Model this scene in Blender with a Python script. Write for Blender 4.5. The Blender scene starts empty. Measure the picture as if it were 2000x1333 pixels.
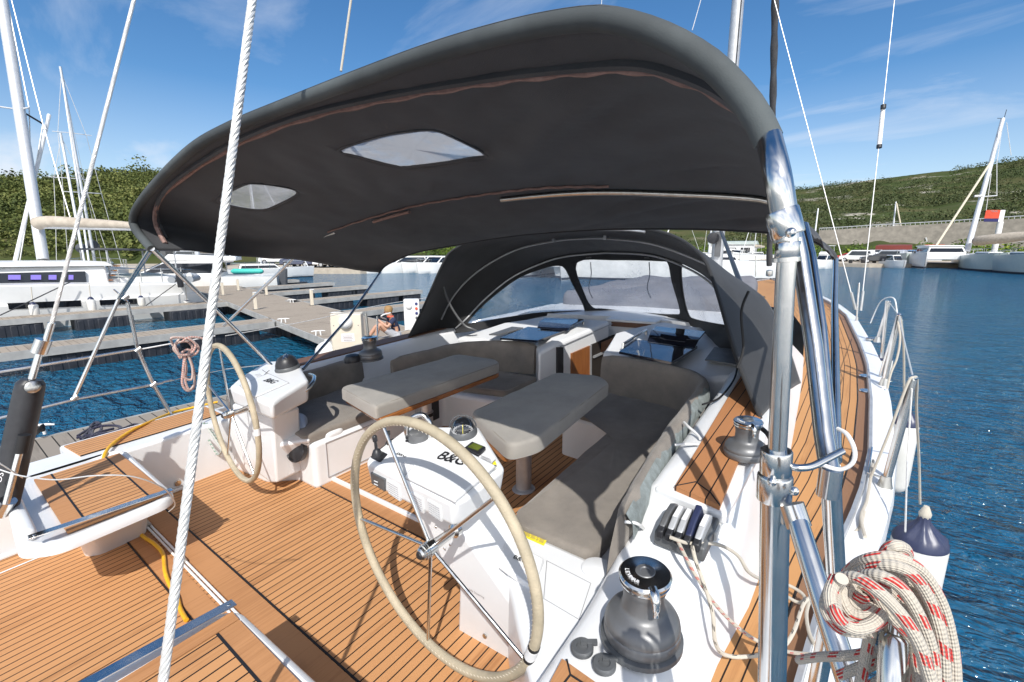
import bpy, bmesh, math, random
from math import sin, cos, tan, pi, radians, atan2, sqrt, hypot
from mathutils import Vector, Matrix, noise
random.seed(7)
SC = bpy.context.scene
COL = SC.collection
# ---------------------------------------------------------------- camera
F, PITCH, YAW, CAMZ = 889.0, radians(11.4), radians(37.0), 1.75
cd = bpy.data.cameras.new('camera'); cam = bpy.data.objects.new('camera', cd); COL.objects.link(cam)
cam.location = (0, 0, CAMZ); cam.rotation_euler = (pi/2-PITCH, 0, YAW)
cd.sensor_width = 36.0; cd.lens = 36.0*F/2000.0; cd.clip_start = 0.02; cd.clip_end = 5000
SC.camera = cam
# ---------------------------------------------------------------- world and sun
SUN_AZ, SUN_EL = radians(143), radians(47)          # measured from +Y towards +X
w = bpy.data.worlds.new('World'); SC.world = w; w.use_nodes = True
nt = w.node_tree; nt.nodes.clear()
def N(t, kind, **kw):
    n = t.nodes.new(kind)
    for k, v in kw.items():
        if k.startswith('i_'): n.inputs[k[2:]].default_value = v
        else: setattr(n, k, v)
    return n
def L(t, a, b): t.links.new(a, b)
sky = N(nt, 'ShaderNodeTexSky', sky_type='NISHITA', sun_disc=False, sun_elevation=SUN_EL, sun_rotation=SUN_AZ,
        air_density=1.0, dust_density=0.35, ozone_density=3.0, altitude=10)
hs = N(nt, 'ShaderNodeHueSaturation', i_Saturation=1.25, i_Value=1.0)
L(nt, sky.outputs[0], hs.inputs['Color'])
tc = N(nt, 'ShaderNodeTexCoord'); sp = N(nt, 'ShaderNodeSeparateXYZ'); L(nt, tc.outputs['Generated'], sp.inputs[0])
zc = N(nt, 'ShaderNodeMath', operation='MAXIMUM'); L(nt, sp.outputs['Z'], zc.inputs[0]); zc.inputs[1].default_value = 0.0
za = N(nt, 'ShaderNodeMath', operation='ADD'); L(nt, zc.outputs[0], za.inputs[0]); za.inputs[1].default_value = 0.16
dv = N(nt, 'ShaderNodeVectorMath', operation='DIVIDE'); cz = N(nt, 'ShaderNodeCombineXYZ')
for i in range(3): L(nt, za.outputs[0], cz.inputs[i])
L(nt, tc.outputs['Generated'], dv.inputs[0]); L(nt, cz.outputs[0], dv.inputs[1])
mp = N(nt, 'ShaderNodeMapping'); mp.inputs['Scale'].default_value = (0.62, 1.5, 0.2); mp.inputs['Rotation'].default_value = (0, 0, radians(62)); mp.inputs['Location'].default_value = (3.1, 1.7, 0)
L(nt, dv.outputs[0], mp.inputs[0])
n1 = N(nt, 'ShaderNodeTexNoise', i_Scale=1.1, i_Detail=9.0, i_Roughness=0.58, i_Distortion=0.6); L(nt, mp.outputs[0], n1.inputs['Vector'])
fx = N(nt, 'ShaderNodeVectorMath', operation='DOT_PRODUCT'); L(nt, tc.outputs['Generated'], fx.inputs[0]); fx.inputs[1].default_value = (-sin(YAW), cos(YAW), 0.0)
bk = N(nt, 'ShaderNodeMapRange'); bk.inputs['From Min'].default_value = 0.25; bk.inputs['From Max'].default_value = -0.55; L(nt, fx.outputs['Value'], bk.inputs['Value'])  # denser, brighter clouds added behind the camera to fill the shade under the awning
nb = N(nt, 'ShaderNodeMath', operation='MULTIPLY_ADD'); L(nt, bk.outputs[0], nb.inputs[0]); nb.inputs[1].default_value = 0.24; L(nt, n1.outputs[0], nb.inputs[2])
cr = N(nt, 'ShaderNodeValToRGB'); cr.color_ramp.elements[0].position = 0.505; cr.color_ramp.elements[1].position = 0.82
cr.color_ramp.elements[1].color = (.75, .75, .75, 1); L(nt, nb.outputs[0], cr.inputs[0])
hz = N(nt, 'ShaderNodeMapRange'); hz.inputs['From Min'].default_value = 0.02; hz.inputs['From Max'].default_value = 0.28
hz.inputs['To Min'].default_value = 0.46; hz.inputs['To Max'].default_value = 0.0; L(nt, sp.outputs['Z'], hz.inputs['Value'])
mx = N(nt, 'ShaderNodeMath', operation='ADD', use_clamp=True); L(nt, cr.outputs[0], mx.inputs[0]); L(nt, hz.outputs[0], mx.inputs[1])
cm = N(nt, 'ShaderNodeMix', data_type='RGBA'); L(nt, mx.outputs[0], cm.inputs['Factor']); L(nt, hs.outputs[0], cm.inputs['A'])
cc = N(nt, 'ShaderNodeMix', data_type='RGBA'); cc.inputs['A'].default_value = (6.0, 6.4, 7.1, 1); cc.inputs['B'].default_value = (15.5, 15.2, 14.8, 1); L(nt, bk.outputs[0], cc.inputs['Factor']); L(nt, cc.outputs['Result'], cm.inputs['B'])
bg = N(nt, 'ShaderNodeBackground'); bg.inputs['Strength'].default_value = 0.10; L(nt, cm.outputs['Result'], bg.inputs['Color'])
wo = N(nt, 'ShaderNodeOutputWorld'); L(nt, bg.outputs[0], wo.inputs[0])
sl = bpy.data.lights.new('sun', 'SUN'); sl.energy = 3.4; sl.angle = radians(0.5); sl.color = (1.0, 0.965, 0.91)
sun = bpy.data.objects.new('sun', sl); COL.objects.link(sun)
SDIR = Vector((sin(SUN_AZ)*cos(SUN_EL), cos(SUN_AZ)*cos(SUN_EL), sin(SUN_EL)))
sun.rotation_euler = SDIR.to_track_quat('Z', 'Y').to_euler(); sun.location = SDIR*60
vs = SC.view_settings; vs.view_transform = 'Standard'; vs.look = 'None'; vs.exposure = 0.5; vs.gamma = 1.0; vs.use_curve_mapping = False
SC.cycles.max_bounces = 8; SC.cycles.transparent_max_bounces = 16
# ---------------------------------------------------------------- measuring the place: rays of the photograph onto real planes
SLX, SLY = 0.030, 0.045                 # the yacht floats with a slight trim and heel
def ray(u, v):
    x = (u-1000)/F; y = (667-v)/F
    fw = cos(PITCH)+y*sin(PITCH); up = -sin(PITCH)+y*cos(PITCH)
    return Vector((x*cos(YAW)-fw*sin(YAW), x*sin(YAW)+fw*cos(YAW), up))
def wz(u, v, z): r = ray(u, v); return Vector((0, 0, CAMZ))+r*((z-CAMZ)/r.z)
def wy(u, v, y): r = ray(u, v); return Vector((0, 0, CAMZ))+r*(y/r.y)
def wx(u, v, x): r = ray(u, v); return Vector((0, 0, CAMZ))+r*(x/r.x)
def wd(u, v, d): return Vector((0, 0, CAMZ))+ray(u, v)*d
def toboat(P): return Vector((P.x, P.y, P.z-SLX*P.x-SLY*P.y))
def bray(u, v): r = ray(u, v); return Vector((r.x, r.y, r.z-SLX*r.x-SLY*r.y))
def bh(u, v, h): r = bray(u, v); return Vector((0, 0, CAMZ))+r*((h-CAMZ)/r.z)
def by(u, v, y): return toboat(wy(u, v, y))
def bx(u, v, x): return toboat(wx(u, v, x))
def bd(u, v, d): return toboat(wd(u, v, d))
def bpl(u, v, a, b, c):
    a, b, c = Vector(a), Vector(b), Vector(c); n = (b-a).cross(c-a); r = bray(u, v); o = Vector((0, 0, CAMZ))
    return o+r*(n.dot(a-o)/n.dot(r))
def V(*a): return Vector(a)
# ---------------------------------------------------------------- materials
MATS = {}
def newmat(name):
    m = bpy.data.materials.new(name); m.use_nodes = True; MATS[name] = m
    t = m.node_tree; return m, t, t.nodes['Principled BSDF']
def pm(name, col, rough=0.5, metal=0.0, col2=None, scale=6.0, bump=0.0, bscale=None, coat=0.0, spec=0.5, detail=5.0, lo=0.35, hi=0.7, rough2=None, stretch=None, sheen=0.0):
    """procedural surface: two base colours mixed by noise, optional bump and roughness variation"""
    m, t, b = newmat(name)
    b.inputs['Roughness'].default_value = rough; b.inputs['Metallic'].default_value = metal
    b.inputs['Coat Weight'].default_value = coat; b.inputs['Specular IOR Level'].default_value = spec
    b.inputs['Sheen Weight'].default_value = sheen
    tcn = N(t, 'ShaderNodeTexCoord'); src = tcn.outputs['Object']
    if stretch:
        mpn = N(t, 'ShaderNodeMapping'); mpn.inputs['Scale'].default_value = stretch; L(t, src, mpn.inputs[0]); src = mpn.outputs[0]
    c2 = col2 or tuple(min(1, c*0.90) for c in col)
    nz = N(t, 'ShaderNodeTexNoise', i_Scale=scale, i_Detail=detail, i_Roughness=0.6); L(t, src, nz.inputs['Vector'])
    rp = N(t, 'ShaderNodeValToRGB'); rp.color_ramp.elements[0].position = lo; rp.color_ramp.elements[1].position = hi
    rp.color_ramp.elements[0].color = (*c2, 1); rp.color_ramp.elements[1].color = (*col, 1)
    L(t, nz.outputs[0], rp.inputs[0]); L(t, rp.outputs[0], b.inputs['Base Color'])
    if rough2 is not None:
        mr = N(t, 'ShaderNodeMapRange'); mr.inputs['From Min'].default_value = 0.3; mr.inputs['From Max'].default_value = 0.75
        mr.inputs['To Min'].default_value = rough; mr.inputs['To Max'].default_value = rough2
        n3 = N(t, 'ShaderNodeTexNoise', i_Scale=scale*2.7, i_Detail=6.0); L(t, src, n3.inputs['Vector'])
        L(t, n3.outputs[0], mr.inputs[0]); L(t, mr.outputs[0], b.inputs['Roughness'])
    if bump:
        n2 = N(t, 'ShaderNodeTexNoise', i_Scale=bscale or scale*8, i_Detail=4.0); L(t, src, n2.inputs['Vector'])
        bp = N(t, 'ShaderNodeBump', i_Strength=bump, i_Distance=0.01); L(t, n2.outputs[0], bp.inputs['Height']); L(t, bp.outputs[0], b.inputs['Normal'])
    return m
GEL = pm('gelcoat', (.765, .775, .785), .28, col2=(.70, .71, .715), scale=2.2, coat=.2, rough2=.42)
GELG = pm('gelcoat_nonskid', (.70, .71, .70), .55, col2=(.62, .63, .62), scale=3, bump=.15, bscale=400)
CHROME = pm('stainless_steel', (.74, .74, .72), .10, 1.0, col2=(.60, .60, .59), scale=9, rough2=.26)
STEELB = pm('brushed_steel', (.62, .61, .58), .28, 1.0, col2=(.5, .49, .46), scale=30, stretch=(1, 1, .1))
GREY = pm('grey_anodised', (.185, .188, .192), .36, .4, col2=(.145, .147, .15), scale=9, rough2=.5)
DKPL = pm('dark_plastic', (.028, .029, .033), .42, col2=(.018, .018, .021), scale=20)
BLACK = pm('black_rubber', (.012, .012, .013), .6)
GPL = pm('grey_plastic', (.11, .115, .12), .45, col2=(.075, .08, .085), scale=15)
CANVAS = pm('black_canvas', (.040, .043, .049), .72, col2=(.030, .0325, .037), scale=5, bump=.3, bscale=420, sheen=.15)
HOODC = pm('black_hood_canvas', (.020, .0205, .022), .7, col2=(.013, .0135, .015), scale=5, bump=.3, bscale=420, sheen=.15)
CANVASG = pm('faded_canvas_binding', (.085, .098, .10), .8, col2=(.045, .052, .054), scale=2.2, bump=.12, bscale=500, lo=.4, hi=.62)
SILV = pm('silver_lever_paint', (.50, .51, .52), .4, .2)
CUSH = pm('taupe_cushion_cloth', (.265, .235, .20), .92, col2=(.175, .155, .135), scale=5, bump=.35, bscale=380, sheen=.2, detail=8)
CUSHG = pm('grey_cushion_cloth', (.34, .315, .28), .92, col2=(.255, .24, .217), scale=4, bump=.35, bscale=380, sheen=.2, detail=8)
CUSHV = pm('worn_grey_vinyl', (.27, .31, .31), .8, col2=(.17, .19, .185), scale=22, bump=.3, bscale=120)
VARN = pm('varnished_wood', (.40, .155, .045), .22, col2=(.24, .085, .022), scale=9, stretch=(12, 1.2, 12), coat=.6)
DOORW = pm('companionway_wood', (.30, .11, .03), .35, col2=(.22, .075, .02), scale=6, stretch=(8, 8, 1), coat=.3)
DARKIN = pm('painted_cabin_shade', (.02, .014, .01), .8)
TINT = pm('tinted_acrylic', (.012, .016, .03), .03, col2=(.008, .010, .02), scale=3, spec=.9, coat=1.0)
LEATH = pm('stitched_beige_leather', (.52, .44, .31), .62, col2=(.36, .31, .22), scale=9, bump=.3, bscale=160)
PINK = pm('faded_zip_tape', (.34, .22, .19), .85, col2=(.22, .14, .12), scale=40)
YEL = pm('yellow_cable_sheath', (.82, .46, .02), .42, col2=(.70, .36, .015), scale=9)
YELB = pm('yellow_label', (.86, .74, .04), .5)
NAVY = pm('navy_vinyl', (.018, .024, .065), .38, col2=(.03, .038, .085), scale=8)
FEND = pm('white_fender_vinyl', (.78, .77, .73), .35, col2=(.66, .65, .61), scale=4)
INK = pm('black_ink', (.012, .012, .014), .6)
INKG = pm('grey_ink', (.30, .30, .31), .6)
INKW = pm('white_ink', (.8, .8, .8), .5)
INKB = pm('blue_print', (.03, .04, .16), .5)
LCD = pm('green_lcd_glass', (.13, .16, .03), .15, col2=(.08, .10, .02), scale=40)
WRED = pm('signal_red_paint', (.75, .10, .045), .45, col2=(.68, .085, .04), scale=3)
PNAVY = pm('sign_navy_paint', (.03, .03, .14), .45)
PWHITE = pm('white_paint', (.80, .80, .79), .4, col2=(.70, .70, .69), scale=3)
ALU = pm('aluminium', (.58, .59, .60), .42, .55, col2=(.45, .46, .47), scale=9)
BEIGE = pm('beige_plastic_panel', (.70, .63, .51), .5, col2=(.62, .55, .44), scale=3)
FLOATM = pm('black_float_plastic', (.032, .035, .045), .5, col2=(.02, .022, .028), scale=4)
WEATH = None
def planks(name, sp, seam, c1, c2, seamc, rough=.62, grain=(70, 2.6, 1), axis=0, bump=.25, vary=.42):
    """planking laid along uv: u runs across the boards, v along them (metres)"""
    m, t, b = newmat(name); b.inputs['Roughness'].default_value = rough; b.inputs['Specular IOR Level'].default_value = .3
    uv = N(t, 'ShaderNodeUVMap'); s = N(t, 'ShaderNodeSeparateXYZ'); L(t, uv.outputs[0], s.inputs[0])
    d = N(t, 'ShaderNodeMath', operation='DIVIDE'); L(t, s.outputs[axis], d.inputs[0]); d.inputs[1].default_value = sp
    fl = N(t, 'ShaderNodeMath', operation='FLOOR'); L(t, d.outputs[0], fl.inputs[0])
    fr = N(t, 'ShaderNodeMath', operation='FRACT'); L(t, d.outputs[0], fr.inputs[0])
    lt = N(t, 'ShaderNodeMath', operation='LESS_THAN'); L(t, fr.outputs[0], lt.inputs[0]); lt.inputs[1].default_value = seam/sp
    wn = N(t, 'ShaderNodeTexWhiteNoise', noise_dimensions='1D'); L(t, fl.outputs[0], wn.inputs['W'])
    mpn = N(t, 'ShaderNodeMapping'); mpn.inputs['Scale'].default_value = grain if axis == 0 else (grain[1], grain[0], 1); L(t, uv.outputs[0], mpn.inputs[0])
    nz = N(t, 'ShaderNodeTexNoise', i_Scale=1.0, i_Detail=7.0, i_Roughness=.62, i_Distortion=.25); L(t, mpn.outputs[0], nz.inputs['Vector'])
    n2 = N(t, 'ShaderNodeTexNoise', i_Scale=1.7, i_Detail=4.0); L(t, uv.outputs[0], n2.inputs['Vector'])
    a = N(t, 'ShaderNodeMath', operation='MULTIPLY_ADD'); L(t, wn.outputs[0], a.inputs[0]); a.inputs[1].default_value = vary; L(t, nz.outputs[0], a.inputs[2])
    a2 = N(t, 'ShaderNodeMath', operation='MULTIPLY_ADD'); L(t, n2.outputs[0], a2.inputs[0]); a2.inputs[1].default_value = .75; L(t, a.outputs[0], a2.inputs[2])
    rp = N(t, 'ShaderNodeValToRGB'); rp.color_ramp.elements[0].position = .62; rp.color_ramp.elements[1].position = 1.15
    rp.color_ramp.elements[1].position = 1.0
    rp.color_ramp.elements[0].color = (*c2, 1); rp.color_ramp.elements[1].color = (*c1, 1); L(t, a2.outputs[0], rp.inputs[0])
    mxn = N(t, 'ShaderNodeMix', data_type='RGBA'); L(t, lt.outputs[0], mxn.inputs['Factor']); L(t, rp.outputs[0], mxn.inputs['A']); mxn.inputs['B'].default_value = (*seamc, 1)
    L(t, mxn.outputs['Result'], b.inputs['Base Color'])
    bp = N(t, 'ShaderNodeBump', i_Strength=bump, i_Distance=.003); L(t, nz.outputs[0], bp.inputs['Height']); L(t, bp.outputs[0], b.inputs['Normal'])
    return m
TEAK = planks('teak_deck', .0483, .0064, (.52, .262, .112), (.33, .150, .058), (.018, .013, .010))
TEAKP = planks('teak_plain', 50, .0, (.46, .228, .10), (.33, .152, .062), (.02, .015, .01))
TEAKD = planks('teak_side_deck', .052, .0055, (.49, .25, .10), (.34, .158, .060), (.018, .013, .010))
TEAKM = planks('brown_margin_board', 50, .0, (.25, .135, .075), (.17, .09, .05), (.02, .015, .01))
TEAKO = planks('oiled_side_teak', 50, .0, (.16, .085, .055), (.10, .055, .036), (.02, .015, .01))
TEAKC = planks('coaming_teak', .062, .0055, (.42, .19, .08), (.32, .14, .055), (.015, .012, .010))
PIER = planks('weathered_pier_boards', .14, .008, (.34, .285, .225), (.205, .17, .132), (.05, .042, .035), rough=.85, grain=(20, 1.5, 1), axis=1, vary=.5)
PIERN = planks('old_pier_boards', .14, .012, (.27, .235, .195), (.16, .138, .112), (.02, .018, .015), rough=.85, grain=(20, 1.5, 1), axis=1, vary=.5)
# ---------------------------------------------------------------- geometry helpers
BASE = {}
BOAT = True
def shear(p): return Vector((p[0], p[1], p[2]+SLX*p[0]+SLY*p[1])) if BOAT else Vector(p)
def cr_spline(P, n=8, closed=False):
    P = [Vector(p) for p in P]; out = []; m = len(P)
    for i in range(m if closed else m-1):
        if closed: a, b, c, d = P[(i-1) % m], P[i], P[(i+1) % m], P[(i+2) % m]
        else: a, b, c, d = P[max(i-1, 0)], P[i], P[i+1], P[min(i+2, m-1)]
        for k in range(n):
            t = k/n; t2 = t*t; t3 = t2*t
            out.append(0.5*((2*b)+(c-a)*t+(2*a-5*b+4*c-d)*t2+(3*b-a-3*c+d)*t3))
    if not closed: out.append(P[-1].copy())
    return out
def resample(P, n, closed=False):
    P = [Vector(p) for p in P]
    if closed: P = P+[P[0]]
    d = [0]
    for a, b in zip(P, P[1:]): d.append(d[-1]+(b-a).length)
    out = []; j = 0
    m = n if closed else n-1
    for i in range(n):
        s = d[-1]*i/m
        while j < len(P)-2 and d[j+1] < s: j += 1
        t = 0 if d[j+1] == d[j] else (s-d[j])/(d[j+1]-d[j])
        out.append(P[j].lerp(P[j+1], min(1, max(0, t))))
    return out
class M:
    def __init__(s): s.v = []; s.f = []; s.uv = []; s.mi = []
    def add(s, verts, faces, uvs=None, m=0):
        o = len(s.v); s.v += [Vector(p) for p in verts]
        for k, f in enumerate(faces):
            s.f.append([o+i for i in f]); s.mi.append(m)
            s.uv.append(uvs[k] if uvs else None)
        return s
    def poly(s, pts, uv=None, m=0): return s.add(pts, [list(range(len(pts)))], [uv or [(p[0], p[1]) for p in pts]], m)
    def tube(s, pts, r, n=10, closed=False, cap=True, m=0, flat=1.0):
        P = [Vector(p) for p in pts]
        P = [P[0]]+[P[i] for i in range(1, len(P)) if (P[i]-P[i-1]).length > 1e-6]
        k = len(P)
        if k < 2: return s
        R = r if isinstance(r, (list, tuple)) else [r]*k
        if len(R) != k: R = [R[min(int(i*len(R)/k), len(R)-1)] for i in range(k)]
        vs = []; up = None; dist = 0
        ds = []
        for i in range(k):
            if closed: t = (P[(i+1) % k]-P[i-1]).normalized()
            else: t = (P[min(i+1, k-1)]-P[max(i-1, 0)]).normalized()
            if up is None:
                up = Vector((0, 0, 1)) if abs(t.z) < .9 else Vector((1, 0, 0))
            a = up-t*up.dot(t)
            if a.length < 1e-5: a = t.orthogonal()
            a.normalize(); b = t.cross(a); up = a
            if i: dist += (P[i]-P[i-1]).length
            ds.append(dist)
            for j in range(n):
                q = 2*pi*j/n; vs.append(P[i]+(a*cos(q)*flat+b*sin(q))*R[i])
        fs = []; uv = []
        for i in range(k if closed else k-1):
            i2 = (i+1) % k; d1 = ds[i]; d2 = ds[i2] if i2 else ds[i]+(P[0]-P[i]).length
            for j in range(n):
                j2 = (j+1) % n
                fs.append([i*n+j, i*n+j2, i2*n+j2, i2*n+j]); uv.append([(d1, j/n), (d1, (j+1)/n), (d2, (j+1)/n), (d2, j/n)])
        if cap and not closed:
            fs.append(list(range(n))[::-1]); uv.append([(0, .9)]*n); fs.append([(k-1)*n+j for j in range(n)]); uv.append([(0, .9)]*n)
        return s.add(vs, fs, uv, m)
    def lathe(s, prof, c, axis=(0, 0, 1), n=32, m=0, ang0=0):
        c = Vector(c); ax = Vector(axis).normalized(); a = ax.orthogonal().normalized(); b = ax.cross(a)
        vs = []; fs = []
        for r, h in prof:
            for j in range(n):
                q = 2*pi*j/n+ang0; vs.append(c+ax*h+(a*cos(q)+b*sin(q))*max(r, 1e-4))
        for i in range(len(prof)-1):
            for j in range(n): fs.append([i*n+j, i*n+(j+1) % n, (i+1)*n+(j+1) % n, (i+1)*n+j])
        if prof[0][0] > 1e-3: fs.append(list(range(n))[::-1])
        if prof[-1][0] > 1e-3: fs.append([(len(prof)-1)*n+j for j in range(n)])
        return s.add(vs, fs, None, m)
    def box(s, c, size, rot=None, m=0):
        c = Vector(c); x, y, z = [q/2 for q in size]
        vs = [Vector((i*x, j*y, k*z)) for i in (-1, 1) for j in (-1, 1) for k in (-1, 1)]
        if rot is not None:
            R = rot if isinstance(rot, Matrix) else Matrix.Rotation(rot, 3, 'Z'); vs = [R @ p for p in vs]
        return s.add([c+p for p in vs], [[0, 1, 3, 2], [4, 6, 7, 5], [0, 4, 5, 1], [2, 3, 7, 6], [0, 2, 6, 4], [1, 5, 7, 3]], None, m)
    def hex(s, b, t, m=0):
        """solid between two equally long loops b (below) and t (above)"""
        n = len(b); fs = [list(range(n))[::-1], [n+i for i in range(n)]]
        for i in range(n): fs.append([i, (i+1) % n, n+(i+1) % n, n+i])
        vs = list(b)+list(t); uvs = [[(vs[i][0], vs[i][1]) for i in f] for f in fs]
        return s.add(vs, fs, uvs, m)
    def prism(s, P, z0, z1, m=0): return s.hex([V(p[0], p[1], z0) for p in P], [V(p[0], p[1], z1) for p in P], m)
    def grid(s, G, m=0, uvf=None, closed_u=False):
        a = len(G); b = len(G[0]); vs = [p for row in G for p in row]; fs = []; uv = []
        for i in range(a-1):
            for j in range(b if closed_u else b-1):
                j2 = (j+1) % b; f = [i*b+j, i*b+j2, (i+1)*b+j2, (i+1)*b+j]; fs.append(f)
                uv.append([uvf(q//b, q % b) for q in f] if uvf else [(vs[q][0], vs[q][1]) for q in f])
        return s.add(vs, fs, uv, m)
    def text(s, body, o, ex, ey, size, m=0, depth=0, shear_=0, bold=0, align='LEFT', width=None):
        """lettering laid on a real surface: origin o, reading direction ex, up direction ey"""
        cu = bpy.data.curves.new('t', 'FONT'); cu.body = body; cu.size = 1; cu.offset = bold; cu.shear = shear_; cu.resolution_u = 3; cu.align_x = align
        ob = bpy.data.objects.new('t', cu); COL.objects.link(ob)
        dg = bpy.context.evaluated_depsgraph_get(); me = bpy.data.meshes.new_from_object(ob.evaluated_get(dg))
        if width: size = width/max(v.co.x for v in me.vertices)
        ex = Vector(ex).normalized(); ey = Vector(ey).normalized(); o = Vector(o)
        s.add([o+ex*v.co.x*size+ey*v.co.y*size for v in me.vertices], [list(p.vertices) for p in me.polygons], None, m)
        bpy.data.objects.remove(ob); bpy.data.curves.remove(cu); bpy.data.meshes.remove(me); return s
    def build(s, name, mats, parent=None, smooth=True, angle=38, bevel=0, bseg=2, solid=0, sub=0, origin=None, bang=35):
        me = bpy.data.meshes.new(name); W = [shear(p) for p in s.v]
        if parent is not None: base = BASE[parent.name]
        elif origin is not None: base = shear(origin)
        else:
            xs = [p.x for p in W]; ys = [p.y for p in W]
            base = Vector(((min(xs)+max(xs))/2, (min(ys)+max(ys))/2, min(p.z for p in W)))
        me.from_pydata([p-base for p in W], [], s.f)
        mats = mats if isinstance(mats, (list, tuple)) else [mats]
        for q in mats: me.materials.append(q)
        ul = me.uv_layers.new(name='UVMap'); dat = ul.data
        for pi_, p in enumerate(me.polygons):
            p.material_index = min(s.mi[pi_], len(mats)-1); u = s.uv[pi_]
            for k, li in enumerate(p.loop_indices):
                if u: dat[li].uv = u[k]
                else:
                    q = s.v[s.f[pi_][k]]; dat[li].uv = (q[0], q[1])
        me.validate(); me.update()
        if smooth:
            for p in me.polygons: p.use_smooth = True
            me.set_sharp_from_angle(angle=radians(angle))
        o = bpy.data.objects.new(name, me); COL.objects.link(o); BASE[o.name] = base
        if parent is not None: o.parent = parent
        else: o.location = base
        if solid:
            d = o.modifiers.new('thickness', 'SOLIDIFY'); d.thickness = solid; d.offset = -1
        if bevel:
            d = o.modifiers.new('bevel', 'BEVEL'); d.width = bevel; d.segments = bseg; d.limit_method = 'ANGLE'; d.angle_limit = radians(bang); d.harden_normals = False
        if sub:
            d = o.modifiers.new('subd', 'SUBSURF'); d.levels = sub; d.render_levels = sub
        return o
def tag(o, label=None, cat=None, group=None, kind=None):
    if label: o['label'] = label
    if cat: o['category'] = cat
    if group: o['group'] = group
    if kind: o['kind'] = kind
    return o
def thing(name, label, cat, loc, group=None):
    o = bpy.data.objects.new(name, None); o.empty_display_size = .1; COL.objects.link(o)
    b = shear(loc); o.location = b; BASE[o.name] = b
    return tag(o, label, cat, group)
def children(o): return [c for c in bpy.data.objects if c.parent == o]
def dup(root, loc, rotz=0, label=None, group=None, scale=None):
    r = root.copy(); COL.objects.link(r); r.location = loc; r.rotation_euler = (0, 0, rotz); BASE[r.name] = Vector(loc)
    if scale: r.scale = scale
    if label: r['label'] = label
    if group: r['group'] = group
    for ch in children(root):
        c = ch.copy(); COL.objects.link(c); c.parent = r
        for g in children(ch):
            d = g.copy(); COL.objects.link(d); d.parent = c
    return r
def flatcushion(P, h0, h1, n=3, puff=.012, res=.05, seed=0, wr=.006, edge=.035):
    """padded slab over the polygon P (list of x,y): rounded edges, slightly crowned and creased top"""
    bm = bmesh.new(); vs = [bm.verts.new((p[0], p[1], 0)) for p in P]; f = bm.faces.new(vs)
    if f.normal.z < 0: f.normal_flip()
    steps = [(0, h0), (0, h1-edge)]+[(edge*(1-cos(pi/2*k/3)), h1-edge+edge*sin(pi/2*k/3)) for k in (1, 2, 3)]
    bm.free()
    C = [Vector((p[0], p[1])) for p in P]; k = len(C)
    area = sum(C[i].x*C[(i+1) % k].y-C[(i+1) % k].x*C[i].y for i in range(k))
    if area < 0: C.reverse()
    def inset(d):
        out = []
        for i in range(k):
            a = C[i]-C[i-1]; b = C[(i+1) % k]-C[i]
            na = Vector((-a.y, a.x)).normalized(); nb = Vector((-b.y, b.x)).normalized()
            q = (na+nb); l = max(q.length, .3); q = q/l; c = max(.35, q.dot(na)); out.append(C[i]+q*d/c)
        return out
    ringsv = []
    for d, h in steps: ringsv.append([Vector((q.x, q.y, h)) for q in inset(d)])
    cen = sum((q for q in ringsv[-1]), Vector())/k
    for t in (.25, .5, .75):
        ringsv.append([q.lerp(cen, t)+Vector((0, 0, puff*sin(pi/2*t))) for q in ringsv[len(steps)-1]])
    m = M(); G = ringsv
    vsall = []
    for ri, row in enumerate(G):
        for q in row:
            z = q.z
            if ri >= 2: z += wr*noise.fractal(Vector((q.x*5+seed, q.y*5, seed*.7)), .6, 2.0, 4)
            vsall.append(Vector((q.x, q.y, z)))
    vsall.append(cen+Vector((0, 0, puff))); fs = [list(range(k))[::-1]]
    for i in range(len(G)-1):
        for j in range(k): fs.append([i*k+j, i*k+(j+1) % k, (i+1)*k+(j+1) % k, (i+1)*k+j])
    for j in range(k): fs.append([(len(G)-1)*k+j, (len(G)-1)*k+(j+1) % k, len(vsall)-1])
    m.ring = [Vector((q.x, q.y, G[2][i].z+.004)) for i, q in enumerate(G[3])]
    return m.add(vsall, fs)
def piping(o, m, mat, r=.0032):
    M().tube(m.ring+[m.ring[0]], r, n=6).build('piping', mat, o)
    return o
def roundpoly(P, r=.06, n=5):
    P = [Vector((p[0], p[1])) for p in P]; k = len(P); out = []
    for i in range(k):
        a, b, c = P[i-1], P[i], P[(i+1) % k]; d1 = (a-b); d2 = (c-b); q = min(r, d1.length*.45, d2.length*.45)
        s = b+d1.normalized()*q; e = b+d2.normalized()*q
        for j in range(n+1):
            t = j/n; out.append(s*(1-t)**2+b*2*t*(1-t)+e*t*t)
    return out
def dens(P, step=.12):
    """subdivide long edges of a polygon"""
    out = []; k = len(P)
    for i in range(k):
        a = Vector((P[i][0], P[i][1])); b = Vector((P[(i+1) % k][0], P[(i+1) % k][1])); n = max(1, int((b-a).length/step))
        for j in range(n): out.append(a.lerp(b, j/n))
    return out
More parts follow.
